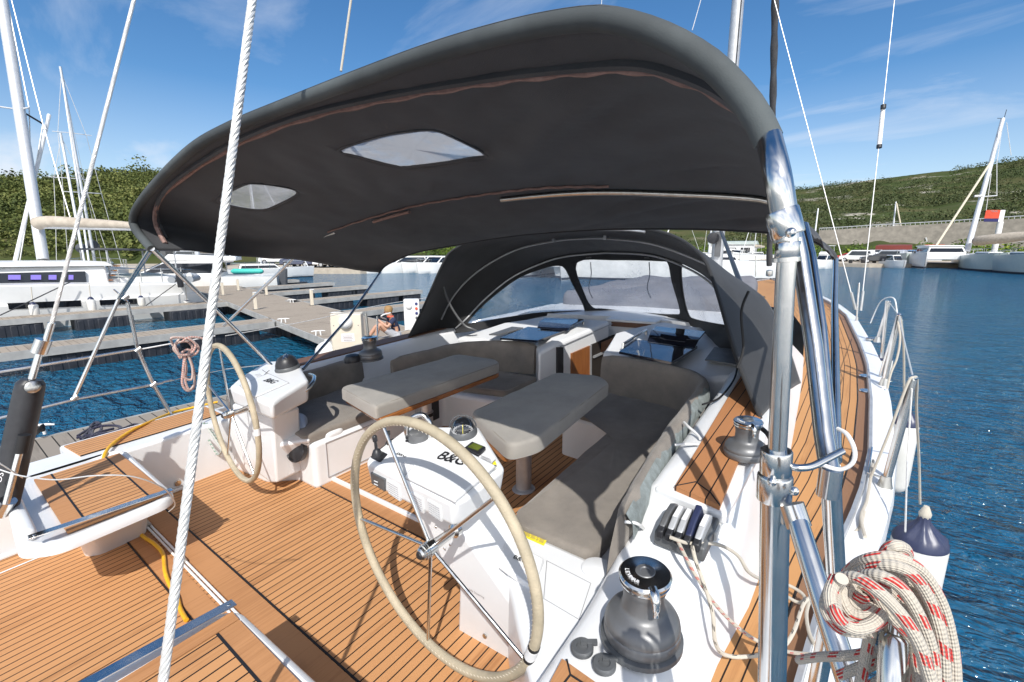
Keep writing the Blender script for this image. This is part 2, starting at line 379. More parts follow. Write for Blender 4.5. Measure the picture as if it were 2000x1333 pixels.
# ---------------------------------------------------------------- water, land, hills
import numpy as np
BOAT = False
WATERZ = -1.0
def watermat():
    m, t, b = newmat('sea_water'); b.inputs['Roughness'].default_value = .07; b.inputs['IOR'].default_value = 1.33
    b.inputs['Specular IOR Level'].default_value = .5
    g = N(t, 'ShaderNodeNewGeometry'); mpn = N(t, 'ShaderNodeMapping'); mpn.inputs['Rotation'].default_value = (0, 0, radians(25)); mpn.inputs['Scale'].default_value = (1.0, 2.3, 1)
    L(t, g.outputs['Position'], mpn.inputs[0])
    a = N(t, 'ShaderNodeTexNoise', i_Scale=.85, i_Detail=4.0, i_Roughness=.55, i_Distortion=.5); L(t, mpn.outputs[0], a.inputs['Vector'])
    c = N(t, 'ShaderNodeTexNoise', i_Scale=3.1, i_Detail=3.0, i_Roughness=.6, i_Distortion=.6); L(t, mpn.outputs[0], c.inputs['Vector'])
    s = N(t, 'ShaderNodeMath', operation='MULTIPLY_ADD'); L(t, c.outputs[0], s.inputs[0]); s.inputs[1].default_value = .42; L(t, a.outputs[0], s.inputs[2])
    bp = N(t, 'ShaderNodeBump', i_Strength=1.0, i_Distance=.62); L(t, s.outputs[0], bp.inputs['Height']); L(t, bp.outputs[0], b.inputs['Normal'])
    e = N(t, 'ShaderNodeTexNoise', i_Scale=.045, i_Detail=4.0); L(t, g.outputs['Position'], e.inputs['Vector'])
    rp = N(t, 'ShaderNodeValToRGB'); rp.color_ramp.elements[0].position = .35; rp.color_ramp.elements[1].position = .7
    rp.color_ramp.elements[0].color = (.006, .075, .165, 1); rp.color_ramp.elements[1].color = (.010, .115, .200, 1)
    L(t, e.outputs[0], rp.inputs[0]); L(t, rp.outputs[0], b.inputs['Base Color'])
    return m
WATER = watermat()
tag(M().poly([V(-1500, -800, WATERZ), V(1500, -800, WATERZ), V(1500, 2200, WATERZ), V(-1500, 2200, WATERZ)]).build('water', WATER, smooth=False, origin=(0, 0, WATERZ)), kind='structure')
def az(u): r = ray(u, 488); return atan2(r.x, r.y)
def interp(x, T):
    if x <= T[0][0]: return T[0][1]
    for (a, p), (b, q) in zip(T, T[1:]):
        if x <= b:
            t = (x-a)/(b-a); return p+(q-p)*t
    return T[-1][1]
SHORE = [(az(u), r) for u, r in ((-300, 86), (0, 74), (300, 66), (600, 57), (700, 55), (860, 62), (1100, 96), (1444, 112), (1600, 92), (1700, 89), (1870, 97), (2150, 110))]
CRESTV = [(az(u), v) for u, v in ((-300, 362), (0, 362), (150, 364), (290, 352), (420, 362), (700, 400), (860, 420), (1200, 400), (1400, 385), (1565, 376), (1700, 360), (1830, 348), (2000, 317), (2150, 298))]
CRESTR = [(az(u), r) for u, r in ((-300, 200), (300, 175), (700, 260), (1200, 420), (1565, 430), (2000, 430), (2150, 430))]
def ground(x, y):
    a = atan2(x, y); r = hypot(x, y); rs = interp(a, SHORE); rc = interp(a, CRESTR)
    if r < rs: return -3.0
    dirc = cos(a+YAW); zc = CAMZ+(488-interp(a, CRESTV))/F*rc*max(.5, dirc)*1.0
    r0 = rs+(24 if a > -.2 else 16)
    if r < r0: return -.52+.35*(r-rs)/(r0-rs)
    t = (r-r0)/(rc-r0)
    k = min(1, (r-r0)/25)
    nz = noise.fractal(Vector((x*.018, y*.018, 3)), .9, 2.1, 5)*zc*.10*k+noise.fractal(Vector((x*.09, y*.09, 9)), .8, 2, 3)*.7*k
    if t <= 1: return -.17+zc*(t**(.85 if a < -.45 else 1.35))*(1-.12*t*(1-t))+nz*(1-.75*t)
    return -.17+zc-(t-1)*zc*.8+nz*.25
def landmat():
    m, t, b = newmat('hillside_soil'); b.inputs['Roughness'].default_value = .95; b.inputs['Specular IOR Level'].default_value = .1
    g = N(t, 'ShaderNodeNewGeometry'); s = N(t, 'ShaderNodeSeparateXYZ'); L(t, g.outputs['Position'], s.inputs[0])
    n1_ = N(t, 'ShaderNodeTexNoise', i_Scale=.06, i_Detail=8.0, i_Roughness=.65); L(t, g.outputs['Position'], n1_.inputs['Vector'])
    rp = N(t, 'ShaderNodeValToRGB'); e = rp.color_ramp.elements; e[0].position = .46; e[1].position = .80
    e[0].color = (.050, .068, .020, 1); e[1].color = (.135, .105, .055, 1); L(t, n1_.outputs[0], rp.inputs[0])
    mp2 = N(t, 'ShaderNodeMapping'); mp2.inputs['Scale'].default_value = (.03, .03, .11); L(t, g.outputs['Position'], mp2.inputs[0])
    n2_ = N(t, 'ShaderNodeTexNoise', i_Scale=1.0, i_Detail=9.0, i_Roughness=.72); L(t, mp2.outputs[0], n2_.inputs['Vector'])
    r2 = N(t, 'ShaderNodeValToRGB'); e = r2.color_ramp.elements; e[0].position = .565; e[1].position = .62; L(t, n2_.outputs[0], r2.inputs[0])
    mr = N(t, 'ShaderNodeMapRange'); mr.inputs['From Min'].default_value = -60; mr.inputs['From Max'].default_value = -15; L(t, s.outputs['X'], mr.inputs[0])
    mu = N(t, 'ShaderNodeMath', operation='MULTIPLY'); L(t, r2.outputs[0], mu.inputs[0]); L(t, mr.outputs[0], mu.inputs[1])
    mxn = N(t, 'ShaderNodeMix', data_type='RGBA'); L(t, mu.outputs[0], mxn.inputs['Factor']); L(t, rp.outputs[0], mxn.inputs['A']); mxn.inputs['B'].default_value = (.40, .37, .31, 1)
    L(t, mxn.outputs['Result'], b.inputs['Base Color'])
    return m
LAND = landmat()
na = 420; A0, A1 = az(-260)-.1, az(2200)+.2
G = []
for i in range(na+1):
    a = A0+(A1-A0)*i/na; rs = interp(a, SHORE); rc = interp(a, CRESTR); row = []
    for r in [rs+.01, rs+6, rs+12, rs+16, rs+20, rs+24]+[rs+24+(rc-rs-24)*((k/34)) for k in range(1, 35)]+[rc*1.12, rc*1.4]:
        x, y = r*sin(a), r*cos(a); row.append(V(x, y, ground(x, y)))
    G.append(row)
hm = M().grid(G)
tag(hm.build('hills', LAND, angle=180, origin=(0, 0, 0)), kind='structure')
CONC = pm('pale_quay_concrete', (.50, .44, .35), .9, col2=(.36, .31, .25), scale=1.5, bump=.2)
Q = M()
lo = [V(interp(A0+(A1-A0)*i/na, SHORE)*sin(A0+(A1-A0)*i/na), interp(A0+(A1-A0)*i/na, SHORE)*cos(A0+(A1-A0)*i/na), 0) for i in range(na+1)]
Q.grid([[p*1.0+V(0, 0, -1.6) for p in lo], [p+V(0, 0, -.44) for p in lo], [p*(1+5/p.length)+V(0, 0, -.40) for p in lo], [p*(1+14/p.length)+V(0, 0, -.20) for p in lo]])
tag(Q.build('quay', CONC, smooth=False, origin=(0, 0, 0)), kind='structure')
# --- scrub and woodland: leaf clumps over the slopes
def leafmat(name, cols):
    m, t, b = newmat(name); b.inputs['Roughness'].default_value = .7; b.inputs['Specular IOR Level'].default_value = .2
    g = N(t, 'ShaderNodeNewGeometry'); n_ = N(t, 'ShaderNodeTexNoise', i_Scale=.11, i_Detail=6.0, i_Roughness=.7); L(t, g.outputs['Position'], n_.inputs['Vector'])
    ad = N(t, 'ShaderNodeMath', operation='MULTIPLY_ADD'); L(t, g.outputs['Random Per Island'], ad.inputs[0]); ad.inputs[1].default_value = .28
    sb = N(t, 'ShaderNodeMath', operation='SUBTRACT'); L(t, n_.outputs[0], sb.inputs[0]); sb.inputs[1].default_value = .14; L(t, sb.outputs[0], ad.inputs[2])
    rp = N(t, 'ShaderNodeValToRGB'); e = rp.color_ramp.elements; e[0].position = .30; e[0].color = (*cols[0], 1); e[1].position = .72; e[1].color = (*cols[2], 1)
    k = rp.color_ramp.elements.new(.5); k.color = (*cols[1], 1); L(t, ad.outputs[0], rp.inputs[0]); L(t, rp.outputs[0], b.inputs['Base Color'])
    b.inputs['Subsurface Weight'].default_value = 0
    return m
LEAFL = leafmat('lush_leaves', ((.040, .055, .016), (.095, .118, .030), (.190, .195, .060)))
LEAFR = leafmat('dry_scrub_leaves', ((.030, .044, .017), (.062, .080, .030), (.115, .122, .052)))
LEAFY = leafmat('bright_bank_leaves', ((.035, .07, .012), (.09, .15, .02), (.20, .24, .03)))
RNG = np.random.default_rng(5)
def clumps(name, spots, mat, nq, kind='stuff'):
    """spots: (x,y,z,radius,height). Each clump is a cloud of small leaf faces"""
    S = np.array(spots, float); k = len(S)
    c = np.repeat(S, nq, axis=0); n = len(c)
    d = RNG.normal(size=(n, 3)); d /= np.linalg.norm(d, axis=1)[:, None]; d *= (RNG.random(n)**.33)[:, None]
    lob = 1+.35*np.sin(3*np.arctan2(d[:, 1], d[:, 0])+c[:, 0]*1.3)
    p = np.stack([c[:, 0]+d[:, 0]*c[:, 3]*lob, c[:, 1]+d[:, 1]*c[:, 3]*lob, c[:, 2]+c[:, 4]*(.45+.55*d[:, 2])], 1)
    s = (c[:, 3]*RNG.uniform(.07, .19, n))[:, None]
    a = RNG.normal(size=(n, 3)); a[:, 2] *= .6; a /= np.linalg.norm(a, axis=1)[:, None]
    b = np.cross(a, RNG.normal(size=(n, 3))); b /= np.linalg.norm(b, axis=1)[:, None]
    q = np.stack([p-a*s, p-b*s*.7, p+a*s, p+b*s*.7], 1).reshape(-1, 3)
    me = bpy.data.meshes.new(name); me.vertices.add(len(q)); me.vertices.foreach_set('co', q.astype(np.float32).ravel())
    me.loops.add(n*4); me.loops.foreach_set('vertex_index', np.arange(n*4, dtype=np.int32)); me.polygons.add(n)
    me.polygons.foreach_set('loop_start', np.arange(0, n*4, 4, dtype=np.int32)); me.polygons.foreach_set('loop_total', np.full(n, 4, np.int32))
    me.update(); me.materials.append(mat); o = bpy.data.objects.new(name, me); COL.objects.link(o)
    return tag(o, kind=kind)
def scatter(u0, u1, t0, t1, n, rad, clear=0.0, mask=None):
    out = []
    while len(out) < n:
        a = az(u0)+(az(u1)-az(u0))*random.random(); rs = interp(a, SHORE)+18; rc = interp(a, CRESTR)
        r = rs+(rc-rs)*(t0+(t1-t0)*random.random()**.8); x, y = r*sin(a), r*cos(a)
        if mask and not mask(x, y): continue
        q = rad[0]+(rad[1]-rad[0])*random.random()**2
        out.append((x, y, ground(x, y), q, q*random.uniform(1.0, 1.5)))
    return out
def rmask(x, y): return noise.fractal(Vector((x*.022, y*.022, 1)), .8, 2, 4) > -.40+.4*random.random()
tag(clumps('woodland', scatter(-250, 760, .0, 1.02, 4000, (.6, 2.2))+[(x, y, z, r*1.0, h*1.5) for x, y, z, r, h in scatter(-250, 760, .55, 1.02, 150, (1.4, 2.8))], LEAFL, 80), 'dense green woodland covering the slope behind the left boats', 'woodland')
tag(clumps('hillside_scrub', scatter(760, 2150, .14, 1.03, 15000, (.9, 3.3), mask=rmask), LEAFR, 20), 'dry green scrub dotted over the stony hill', 'scrub')
tag(clumps('roadside_bushes', scatter(760, 2150, .0, .075, 520, (.8, 2.0)), LEAFY, 60), 'bright green bushes on the bank above the far quay', 'bushes')
# ---------------------------------------------------------------- the yacht itself (boat coordinates: x to starboard, y to the bow, h above the cockpit sole)
BOAT = True
XC = -2.3
yacht = thing('sailing_yacht', 'white sailing yacht with teak decks and open twin wheel cockpit, filling the foreground', 'sailing yacht', (XC, 7, -1.0))
def hd(y): return .33-.016*y
XO = [(-1.6, -.22), (-.8, -.10), (0, .0), (1, .10), (2.28, .20), (2.89, .285), (3.6, .335), (4.8, .35), (6.1, .33), (7.2, .26), (9.6, .06), (11.2, -.22), (13, -.68), (15, -1.28), (16.5, -1.86), (17.3, -2.27)]
XI = [(-1.6, -.30), (0, -.28), (1.46, -.23), (1.91, -.18), (3.24, -.22), (4.6, -.29), (5.3, -.33), (7, -.46), (8.35, -.60), (9.6, -.85), (10.6, -1.3), (11.0, -2.3), (17.3, -2.3)]
def xo(y): return interp(y, XO)
def xi(y): return min(interp(y, XI), xo(y)-.05)
YS = [-1.2+.3*k for k in range(62)]; YS = [y for y in YS if y < 17.25]+[17.28]
def mir(x, s): return x if s > 0 else 2*XC-x
hull = M(); teak = M(); marg = M(); rail = M(); cov = M()
for s in (1, -1):
    GH = []; GT = []; GM = []; GR = []
    for y in YS:
        o = xo(y); d = hd(y); k = min(1, (o-XC)/.5)
        P = lambda x, h: V(mir(x, s), y, h)
        wd_ = .125*k; GH.append([P(XC+(o-XC)*.55, -1.35), P(XC+(o-XC)*.9, -.95), P(o-.01*k, -.3), P(o+.006*k, d-.02), P(o-.004*k, d+.022), P(o-.02*k, d+.03), P(o-wd_, d+.03), P(o-wd_, d-.04)])
        m0 = o-wd_-.0; GR.append([P(m0, d+.024), P(m0-.004, d+.05), P(m0-.022*k, d+.05), P(m0-.026*k, d+.004)])
        GM.append([P(m0-.026*k, d+.006), P(m0-.095*k, d+.006)])
        a = m0-.10*k; i = xi(y); GT.append([P(a+(min(i, a-.001)-a)*q/4, d+.004) for q in range(5)])
    if s < 0:
        for g in (GH, GT, GM, GR): [r.reverse() for r in g]
    hull.grid(GH); rail.grid(GR); marg.grid(GM, uvf=lambda i, j: (j*.07, YS[i]))
    teak.grid(GT, uvf=(lambda G_: (lambda i, j: (abs(G_[i][j].x-G_[i][0 if s > 0 else -1].x), YS[i])))(GT))
yh = -1.2
hull.poly([V(-4.45, yh, -1.3), V(-.15, yh, -1.3), V(-.12, yh, .3), V(-4.48, yh, .3)])
o = hull.build('hull', GEL, yacht, angle=50)
teak.build('side_deck_teak', TEAKD, yacht, smooth=False); marg.build('margin_board', TEAKM, yacht, smooth=False); rail.build('toe_rail', ALU, yacht)
# cockpit sole with its borders
sole = M(); sole.poly([V(-4.03, -1.15, 0), V(-.60, -1.15, 0), V(-.60, 1.69, 0), V(-4.03, 1.69, 0)]); sole.build('cockpit_sole', TEAK, yacht, smooth=False)
fs = M(); fs.poly([V(-3.06, 1.77, .022), V(-1.2, 1.77, .022), V(-1.2, 3.5, .022), V(-3.06, 3.5, .022)]); fs.build('forward_sole', TEAK, yacht, smooth=False)
bd_ = M()
bd_.hex([V(-3.42, 1.665, -.02), V(-1.3, 1.665, -.02), V(-1.3, 1.75, -.02), V(-3.42, 1.75, -.02)], [V(-3.42, 1.665, .006), V(-1.3, 1.665, .006), V(-1.3, 1.75, .006), V(-3.42, 1.75, .006)])
bd_.hex([V(-3.9, .60, -.02), V(-.75, .60, -.02), V(-.75, .70, -.02), V(-3.9, .70, -.02)], [V(-3.9, .60, .005), V(-.75, .60, .005), V(-.75, .70, .005), V(-3.9, .70, .005)])
bd_.hex([V(-3.9, .75, -.02), V(-.75, .75, -.02), V(-.75, .86, -.02), V(-3.9, .86, -.02)], [V(-3.9, .75, .005), V(-.75, .75, .005), V(-.75, .86, .005), V(-3.9, .86, .005)])
bd_.build('border_board', TEAKM if False else TEAKP, yacht, smooth=False)
sm = M()
for y_ in (.592, .868, 1.655): sm.box((-2.33, y_, .002), (3.1 if y_ < 1 else 2.1, .008, .006))
sm.build('seam', INK, yacht, smooth=False)
wl = M(); wl.hex([V(-3.36, 1.75, -.02), V(-1.25, 1.75, -.02), V(-1.25, 1.775, -.02), V(-3.36, 1.775, -.02)], [V(-3.36, 1.75, .03), V(-1.25, 1.75, .03), V(-1.25, 1.775, .03), V(-3.36, 1.775, .03)])
wl.box((-3.98, .0, .012), (.02, 2.2, .02)).box((-4.02, -.1, .008), (.012, 2.2, .012))
P0, P1 = bh(0, 1120, .0), bh(140, 1063, .0)
wl.build('white_threshold', GEL, yacht, bevel=.004)
wq = M(); a_, b_ = bh(-60, 1144, .004), bh(125, 1068, .004); wq.poly([a_, a_+V(.014, 0, 0), b_+V(.014, 0, 0), b_]); wq.build('white_seam', INKW, yacht, smooth=False)
slot = M(); slot.box((-2.33, .725, -.012), (3.1, .05, .02)); slot.build('transom_slot', GELG, yacht, smooth=False)
rods = M()
for q in (.717, .736): rods.tube([V(-3.85, q, .008), V(-.8, q, .008)], .0065)
rods.build('hinge_rod', PWHITE, yacht)
for x_ in (-3.62, -2.98, -1.72): M().tube([V(x_-.04, .726, .016), V(x_+.04, .726, .016)], .017, n=12).build('hinge_coupling', STEELB, yacht)
# coamings with teak tops
def loftx(S, s=1, m=0, mesh=None, uvf=None):
    mesh = mesh or M(); G = []
    for y, prof in S:
        row = [V(mir(x, s), y, h) for x, h in prof]; G.append(row if s > 0 else row[::-1])
    return mesh.grid(G, m, uvf)
def coam(y):
    ti = interp(y, [(-.8, -.56), (.5, -.585), (1.35, -.585), (1.5, -.58), (1.78, -.585), (3.4, -.64), (4.5, -.75), (6.2, -1.0)])
    th = interp(y, [(-.8, .42), (.3, .49), (1.3, .53), (1.45, .58), (1.62, .64), (1.72, .655), (1.78, .715), (3.4, .72), (4.5, .73), (6.2, .72)])
    to = interp(y, [(-.8, -.36), (.5, -.33), (1.4, -.33), (1.78, -.30), (3.4, -.40), (4.5, -.52), (6.2, -.68)])
    bi = interp(y, [(-.8, -.60), (1.0, -.625), (1.5, -.66), (1.78, -.70), (3.4, -.76), (4.5, -.84), (6.2, -1.1)])
    bt = 0.0 if y < .98 else .38
    return [(bi, bt), (bi+.004, bt+.05), (ti-.03, th-.05), (ti-.012, th-.014), (ti+.012, th), (ti+.05, th+.004), (to-.05, th+.004), (to-.012, th-.004), (to+.02, th-.03), (min(xi(y)-.03, to+.07), (th+hd(y))*.5), (xi(y)-.008, hd(y)+.03), (xi(y)+.015, hd(y)-.01)]
CY = [-1.15, -.5, .2, .7, .975, .985, 1.2, 1.35, 1.45, 1.55, 1.64, 1.72, 1.775, 1.785, 2.1, 2.5, 3.0, 3.4, 3.9, 4.5, 5.2, 6.2]
for s in (1, -1): loftx([(y, coam(y)) for y in CY if s > 0 or y > 1.5], s).build('coaming', GEL, yacht, angle=60)
ct = M()
tp = [bh(u, v, .733) for u, v in ((1318, 950), (1406, 988), (1440, 905))]+[V(-.33, 2.6, .733), V(-.36, 3.2, .733), V(-.46, 4.1, .733), V(-.60, 4.1, .733), V(-.57, 3.3, .733)]
ct.hex([p-V(0, 0, .022) for p in tp], tp); ct.build('coaming_teak', TEAKC, yacht, smooth=False)
cb = M(); tb = [V(-.575, 1.755, .712), V(-.285, 1.70, .712), V(-.27, 2.4, .712), V(-.33, 3.2, .712), V(-.45, 4.12, .712), V(-.60, 4.12, .712), V(-.585, 3.3, .712)]
cb.hex([p-V(0, 0, .045) for p in tb], tb); cb.build('coaming_lid', GEL, yacht, bevel=.012, bseg=3)
ce = M()
for a_, b_ in zip(tp[:2], tp[1:3]): pass
ce.tube([tp[0]+V(.062, .075, .0012), tp[1]+V(-.05, .07, .0012)], .0028, n=6); ce.tube([tp[0], tp[0]+V(.062, .075, .001)], .0028, n=6); ce.tube([tp[1], tp[1]+V(-.05, .07, .001)], .0028, n=6)
ce.build('seam', INK, yacht)
# port coaming teak: darker oiled strip running to the hood
pt = M(); q = [V(mir(-.31, -1), 1.85, .729), V(mir(-.45, -1), 4.3, .739), V(mir(-.62, -1), 4.3, .739), V(mir(-.57, -1), 1.85, .729)]
pt.hex([p-V(0, 0, .02) for p in q], q); pt.build('coaming_teak', TEAKO, yacht, smooth=False)
# benches and helm moulding
def slab(name, P, h0, h1, bev=.03, m=GEL, r=.0, seg=3):
    PP = roundpoly(P, r) if r else [Vector(p) for p in P]
    return M().prism(PP, h0, h1).build(name, m, yacht, bevel=bev, bseg=seg, bang=50)
slab('bench', [(-1.26, 1.56), (-.66, 1.50), (-.66, 3.6), (-1.78, 3.6), (-1.78, 3.02), (-1.26, 2.98)], -.02, .36, .035, r=.05)
slab('bench', [(-3.06, 1.62), (-3.06, 2.95), (-2.35, 3.02), (-2.35, 3.9), (-4.0, 3.9), (-4.0, 1.62)], -.02, .36, .035, r=.05)
slab('helm_moulding', [(-1.04, 1.34), (-.86, 1.16), (-.64, .96), (-.55, .96), (-.55, 1.58), (-1.22, 1.60), (-1.22, 1.50)], -.02, .40, .035, r=.05)
slab('helm_moulding', [(-3.07, 1.74), (-3.34, 1.60), (-3.50, 1.46), (-4.03, 1.42), (-4.03, 1.9), (-3.07, 1.9)], -.02, .40, .035, r=.05)
# port quarter: inner wall with teak topped ledge
slab('quarter_locker', [(-4.03, -.1), (-4.03, 1.5), (-4.62, 1.5), (-4.62, .50), (-4.42, .50), (-4.42, -.1)], -.05, .425, .02)
lt = M(); q = [bh(u, v, .436) for u, v in ((160, 878), (168, 893), (372, 826), (362, 820))]
q = [V(-4.55, .52, .435), V(-4.2, .55, .435), V(-4.2, 1.45, .435), V(-4.55, 1.45, .435)]
lt.hex([p-V(0, 0, .02) for p in q], q); lt.build('locker_teak', TEAK, yacht, smooth=False)
slab('quarter_locker', [(-.56, -.6), (-.56, .9), (-.3, .9), (-.3, -.6)], -.05, .46, .02)
slab('quarter_step', [(-4.45, -.4), (-4.06, -.4), (-4.06, .42), (-4.45, .42)], -.05, .18, .02)
qt = M(); q = [V(-4.42, -.38, .186), V(-4.08, -.38, .186), V(-4.08, .40, .186), V(-4.42, .40, .186)]; qt.hex([p-V(0, 0, .02) for p in q], q); qt.build('locker_teak', TEAKC, yacht, smooth=False)
cx = M(); q = [bh(u, v, .548) for u, v in ((1111, 1285), (1060, 1345), (1175, 1370), (1172, 1340))]
q = [bh(u, v, .545) for u, v in ((1098, 1287), (1060, 1360), (1190, 1400), (1180, 1345))]
cx.hex([p-V(0, 0, .02) for p in q], q); cx.build('locker_teak', TEAKP, yacht, smooth=False)
cx = M(); cx.tube([bh(1107, 1289, .546), bh(1114, 1319, .546), bh(1165, 1352, .546)], .003, n=6); cx.tube([bh(1114, 1319, .546), bh(1090, 1350, .546)], .003, n=6); cx.build('seam', INK, yacht)
# coachroof: two wings around the companionway
def solid(name, B, T, m=GEL, bev=.04, seg=4): return M().hex(B, T).build(name, m, yacht, bevel=bev, bseg=seg, bang=25)
def wing(P, h0, H): return [V(p[0], p[1], h0) for p in P], [V(p[0], p[1], p[2]) for p in P]
def wing(pix, name='coachroof', drop=1.2, bev=.035):
    T = [bh(u, v, h) for u, v, h in pix]
    return solid(name, [V(p.x, p.y, max(p.z-drop, -.02)) for p in T], T, bev=bev)
wing([(1176, 690, .70), (1203, 659, .78), (1227, 643, .79), (1295, 629, .81), (1425, 648, .80), (1447, 732, .72), (1390, 742, .67), (1290, 722, .67)])
wing([(1052, 690, .72), (1086, 672, .76), (1192, 627, .82), (1064, 619, .82), (985, 634, .78), (890, 660, .66), (945, 665, .66), (1044, 670, .68)])
FR = [V(-4.02, 4.4, .70), V(-.58, 4.4, .70)]
cf = M(); G = []
for y, hw, ht in ((5.0, 1.55, .79), (5.6, 1.52, .80), (6.5, 1.45, .80), (8.0, 1.28, .70), (9.4, 1.05, .54), (10.4, .8, .34), (10.9, .6, .12)):
    G.append([V(XC-hw-.10, y, hd(y)-.02), V(XC-hw, y, hd(y)+(ht-hd(y))*.55), V(XC-hw+.12, y, ht-.05), V(XC-hw+.3, y, ht), V(XC, y, ht+.02), V(XC+hw-.3, y, ht), V(XC+hw-.12, y, ht-.05), V(XC+hw, y, hd(y)+(ht-hd(y))*.55), V(XC+hw+.10, y, hd(y)-.02)])
cf.grid(G); cf.poly([p for p in G[0]][::-1]); cf.build('cabin_top', GEL, yacht, angle=40)
ft = M(); G = []
for y in [10.9+.4*k for k in range(16)]+[17.0]:
    a = xo(y)-.23; a = max(a, XC+.02); G.append([V(XC-(a-XC)+2*(a-XC)*j/8, y, hd(y)+.008) for j in range(9)])
ft.grid(G); ft.build('foredeck_teak', TEAKD, yacht, smooth=False)
fh = M(); fh.box((XC+.35, 11.6, hd(11.6)+.03), (.62, .62, .05)); fh.build('foredeck_hatch', TINT, yacht, bevel=.02)
sp2 = flatcushion(dens(roundpoly([(-3.5, 5.75), (-.95, 5.75), (-1.25, 8.2), (-3.3, 8.2)], .25, 5), .15), .70, .98, seed=4, wr=.05, edge=.1, puff=.05)
tag(sp2.build('deck_cushion', pm('lilac_grey_cover', (.20, .20, .22), .9, col2=(.15, .15, .165), scale=3), angle=80), 'soft grey cover lying on the cabin top seen through the hood windows', 'cover')
# companionway
def pslab(name, pix, mat, t=.012, bev=0, lift=0):
    T = [bh(u, v, h)+V(0, 0, lift) for u, v, h in pix]; return solid(name, [p-V(0, 0, t) for p in T], T, mat, bev=bev, seg=2)
a, b = bh(1086, 674, .76), bh(1192, 628, .82); xw = a.x-.01; yf = 4.9
y0 = a.y+.03; y1 = y0+1.15; xr = bh(1176, 690, .735).x
pa, pb2 = bh(1086, 672, .76), bh(1192, 627, .82); pc2 = pa-V(0, 0, .5)
def cwp(u, v, k=.0): return bpl(u, v, pa, pb2, pc2)+V(k, 0, 0)
def cpanel(name, pix, mat, k, bev=0): return M().hex([cwp(u, v, k-.02) for u, v in pix], [cwp(u, v, k) for u, v in pix]).build(name, mat, yacht, bevel=bev, smooth=False)
cpanel('companionway_shade_panel', ((1146, 740), (1147, 677), (1199, 654.5), (1237, 655), (1225, 740)), DARKIN, .012)  # flat dark panel laid on the wing wall; the opening's shade is its colour
cpanel('companionway_door', ((1114, 740), (1114, 691), (1149, 676), (1149, 740)), DOORW, .018)
cpanel('door_edge', ((1149, 740), (1149, 676), (1152, 674.7), (1152, 740)), ALU, .024)
cpanel('cabin_step', ((1156, 700), (1156, 696), (1178, 686), (1178, 690)), ALU, .03)
cpanel('cabin_joinery', ((1172, 694), (1172, 670), (1195, 660), (1195, 684)), DOORW, .016)
cpanel('courtesy_light', ((1086, 740), (1086, 679), (1097, 679), (1097, 740)), DKPL, .02)
tk_ = M(); tk_.tube([cwp(1094, 677.5, .006), cwp(1194, 633.5, .006)], .006, n=6); tk_.build('slide_track', ALU, yacht)
cw = M(); cw.hex([V(xw-.02, y1, -.3), V(xr-.02, y1, -.3), V(xr-.02, y1+.03, -.3), V(xw-.02, y1+.03, -.3)], [V(xw-.02, y1, .80), V(xr-.02, y1, .80), V(xr-.02, y1+.03, .80), V(xw-.02, y1+.03, .80)])
cw.box(((xw+xr)/2, y1+.35, .795), (xr-xw+.1, .72, .03)); cw.build('companionway_slide', GEL, yacht, bevel=.008)
tr = M(); tr.box(((xw+xr)/2+.02, y1-.012, .76), (xr-xw-.04, .03, .05)); tr.build('companionway_trim', TEAKO, yacht)
# hatches in the two wings
for G_, L1, L2, rl in ((((1209, 690, .755), (1239, 666, .785), (1362, 680, .785), (1311, 711, .755)), ((1264, 668, .80), (1272, 645, .865), (1367, 660, .865), (1357, 680, .80)), ((1272, 645, .865), (1282, 638, .87), (1377, 648, .87), (1367, 660, .865)), ((1217, 673, .795), (1262, 645, .835))),
                  (((977, 663, .755), (1031, 641, .79), (1104, 648, .80), (1050, 668, .77)), ((1049, 642, .815), (1054, 628, .86), (1116, 635, .86), (1107, 648, .815)), ((1054, 628, .86), (1066, 622, .87), (1140, 624, .87), (1116, 635, .86)), ((1080, 654, .785), (1139, 627, .845)))):
    h_ = pslab('deck_hatch', G_, TINT, .02, lift=.012)
    M().hex([bh(u, v, z) for u, v, z in L1], [bh(u, v, z)+V(.0, .02, .0) for u, v, z in L1]).build('hatch_lid', TINT, yacht)
    pslab('hatch_lid', L2, TINT, .015)
    p, q = bh(*rl[0]), bh(*rl[1]); M().tube([p-V(0, 0, .05), p, q, q-V(0, 0, .05)], .013, n=8).build('grab_rail', CHROME, yacht)
pslab('side_locker_lid', ((1377, 704, .752), (1395, 680, .775), (1434, 684, .775), (1443, 715, .752)), GREY, .012, lift=.006)
pslab('side_locker_lid', ((955, 655, .735), (1000, 640, .77), (1022, 642, .775), (975, 656, .74)), GREY, .012, lift=.008)
# bulwark fittings on the starboard rail
for u, v in ((1700, 663), (1630, 597)): M().lathe([(.05, -.01), (.05, .012), (.03, .02), (0, .02)], bh(u, v, hd(6.5)+.04), n=16).build('fairlead', CHROME, yacht)
for u, v in ((1690, 735), (1691, 764)): M().lathe([(.05, 0), (.046, .006), (0, .007)], bh(u, v, hd(5)+.012), n=20).build('deck_filler_cap', CHROME, yacht)
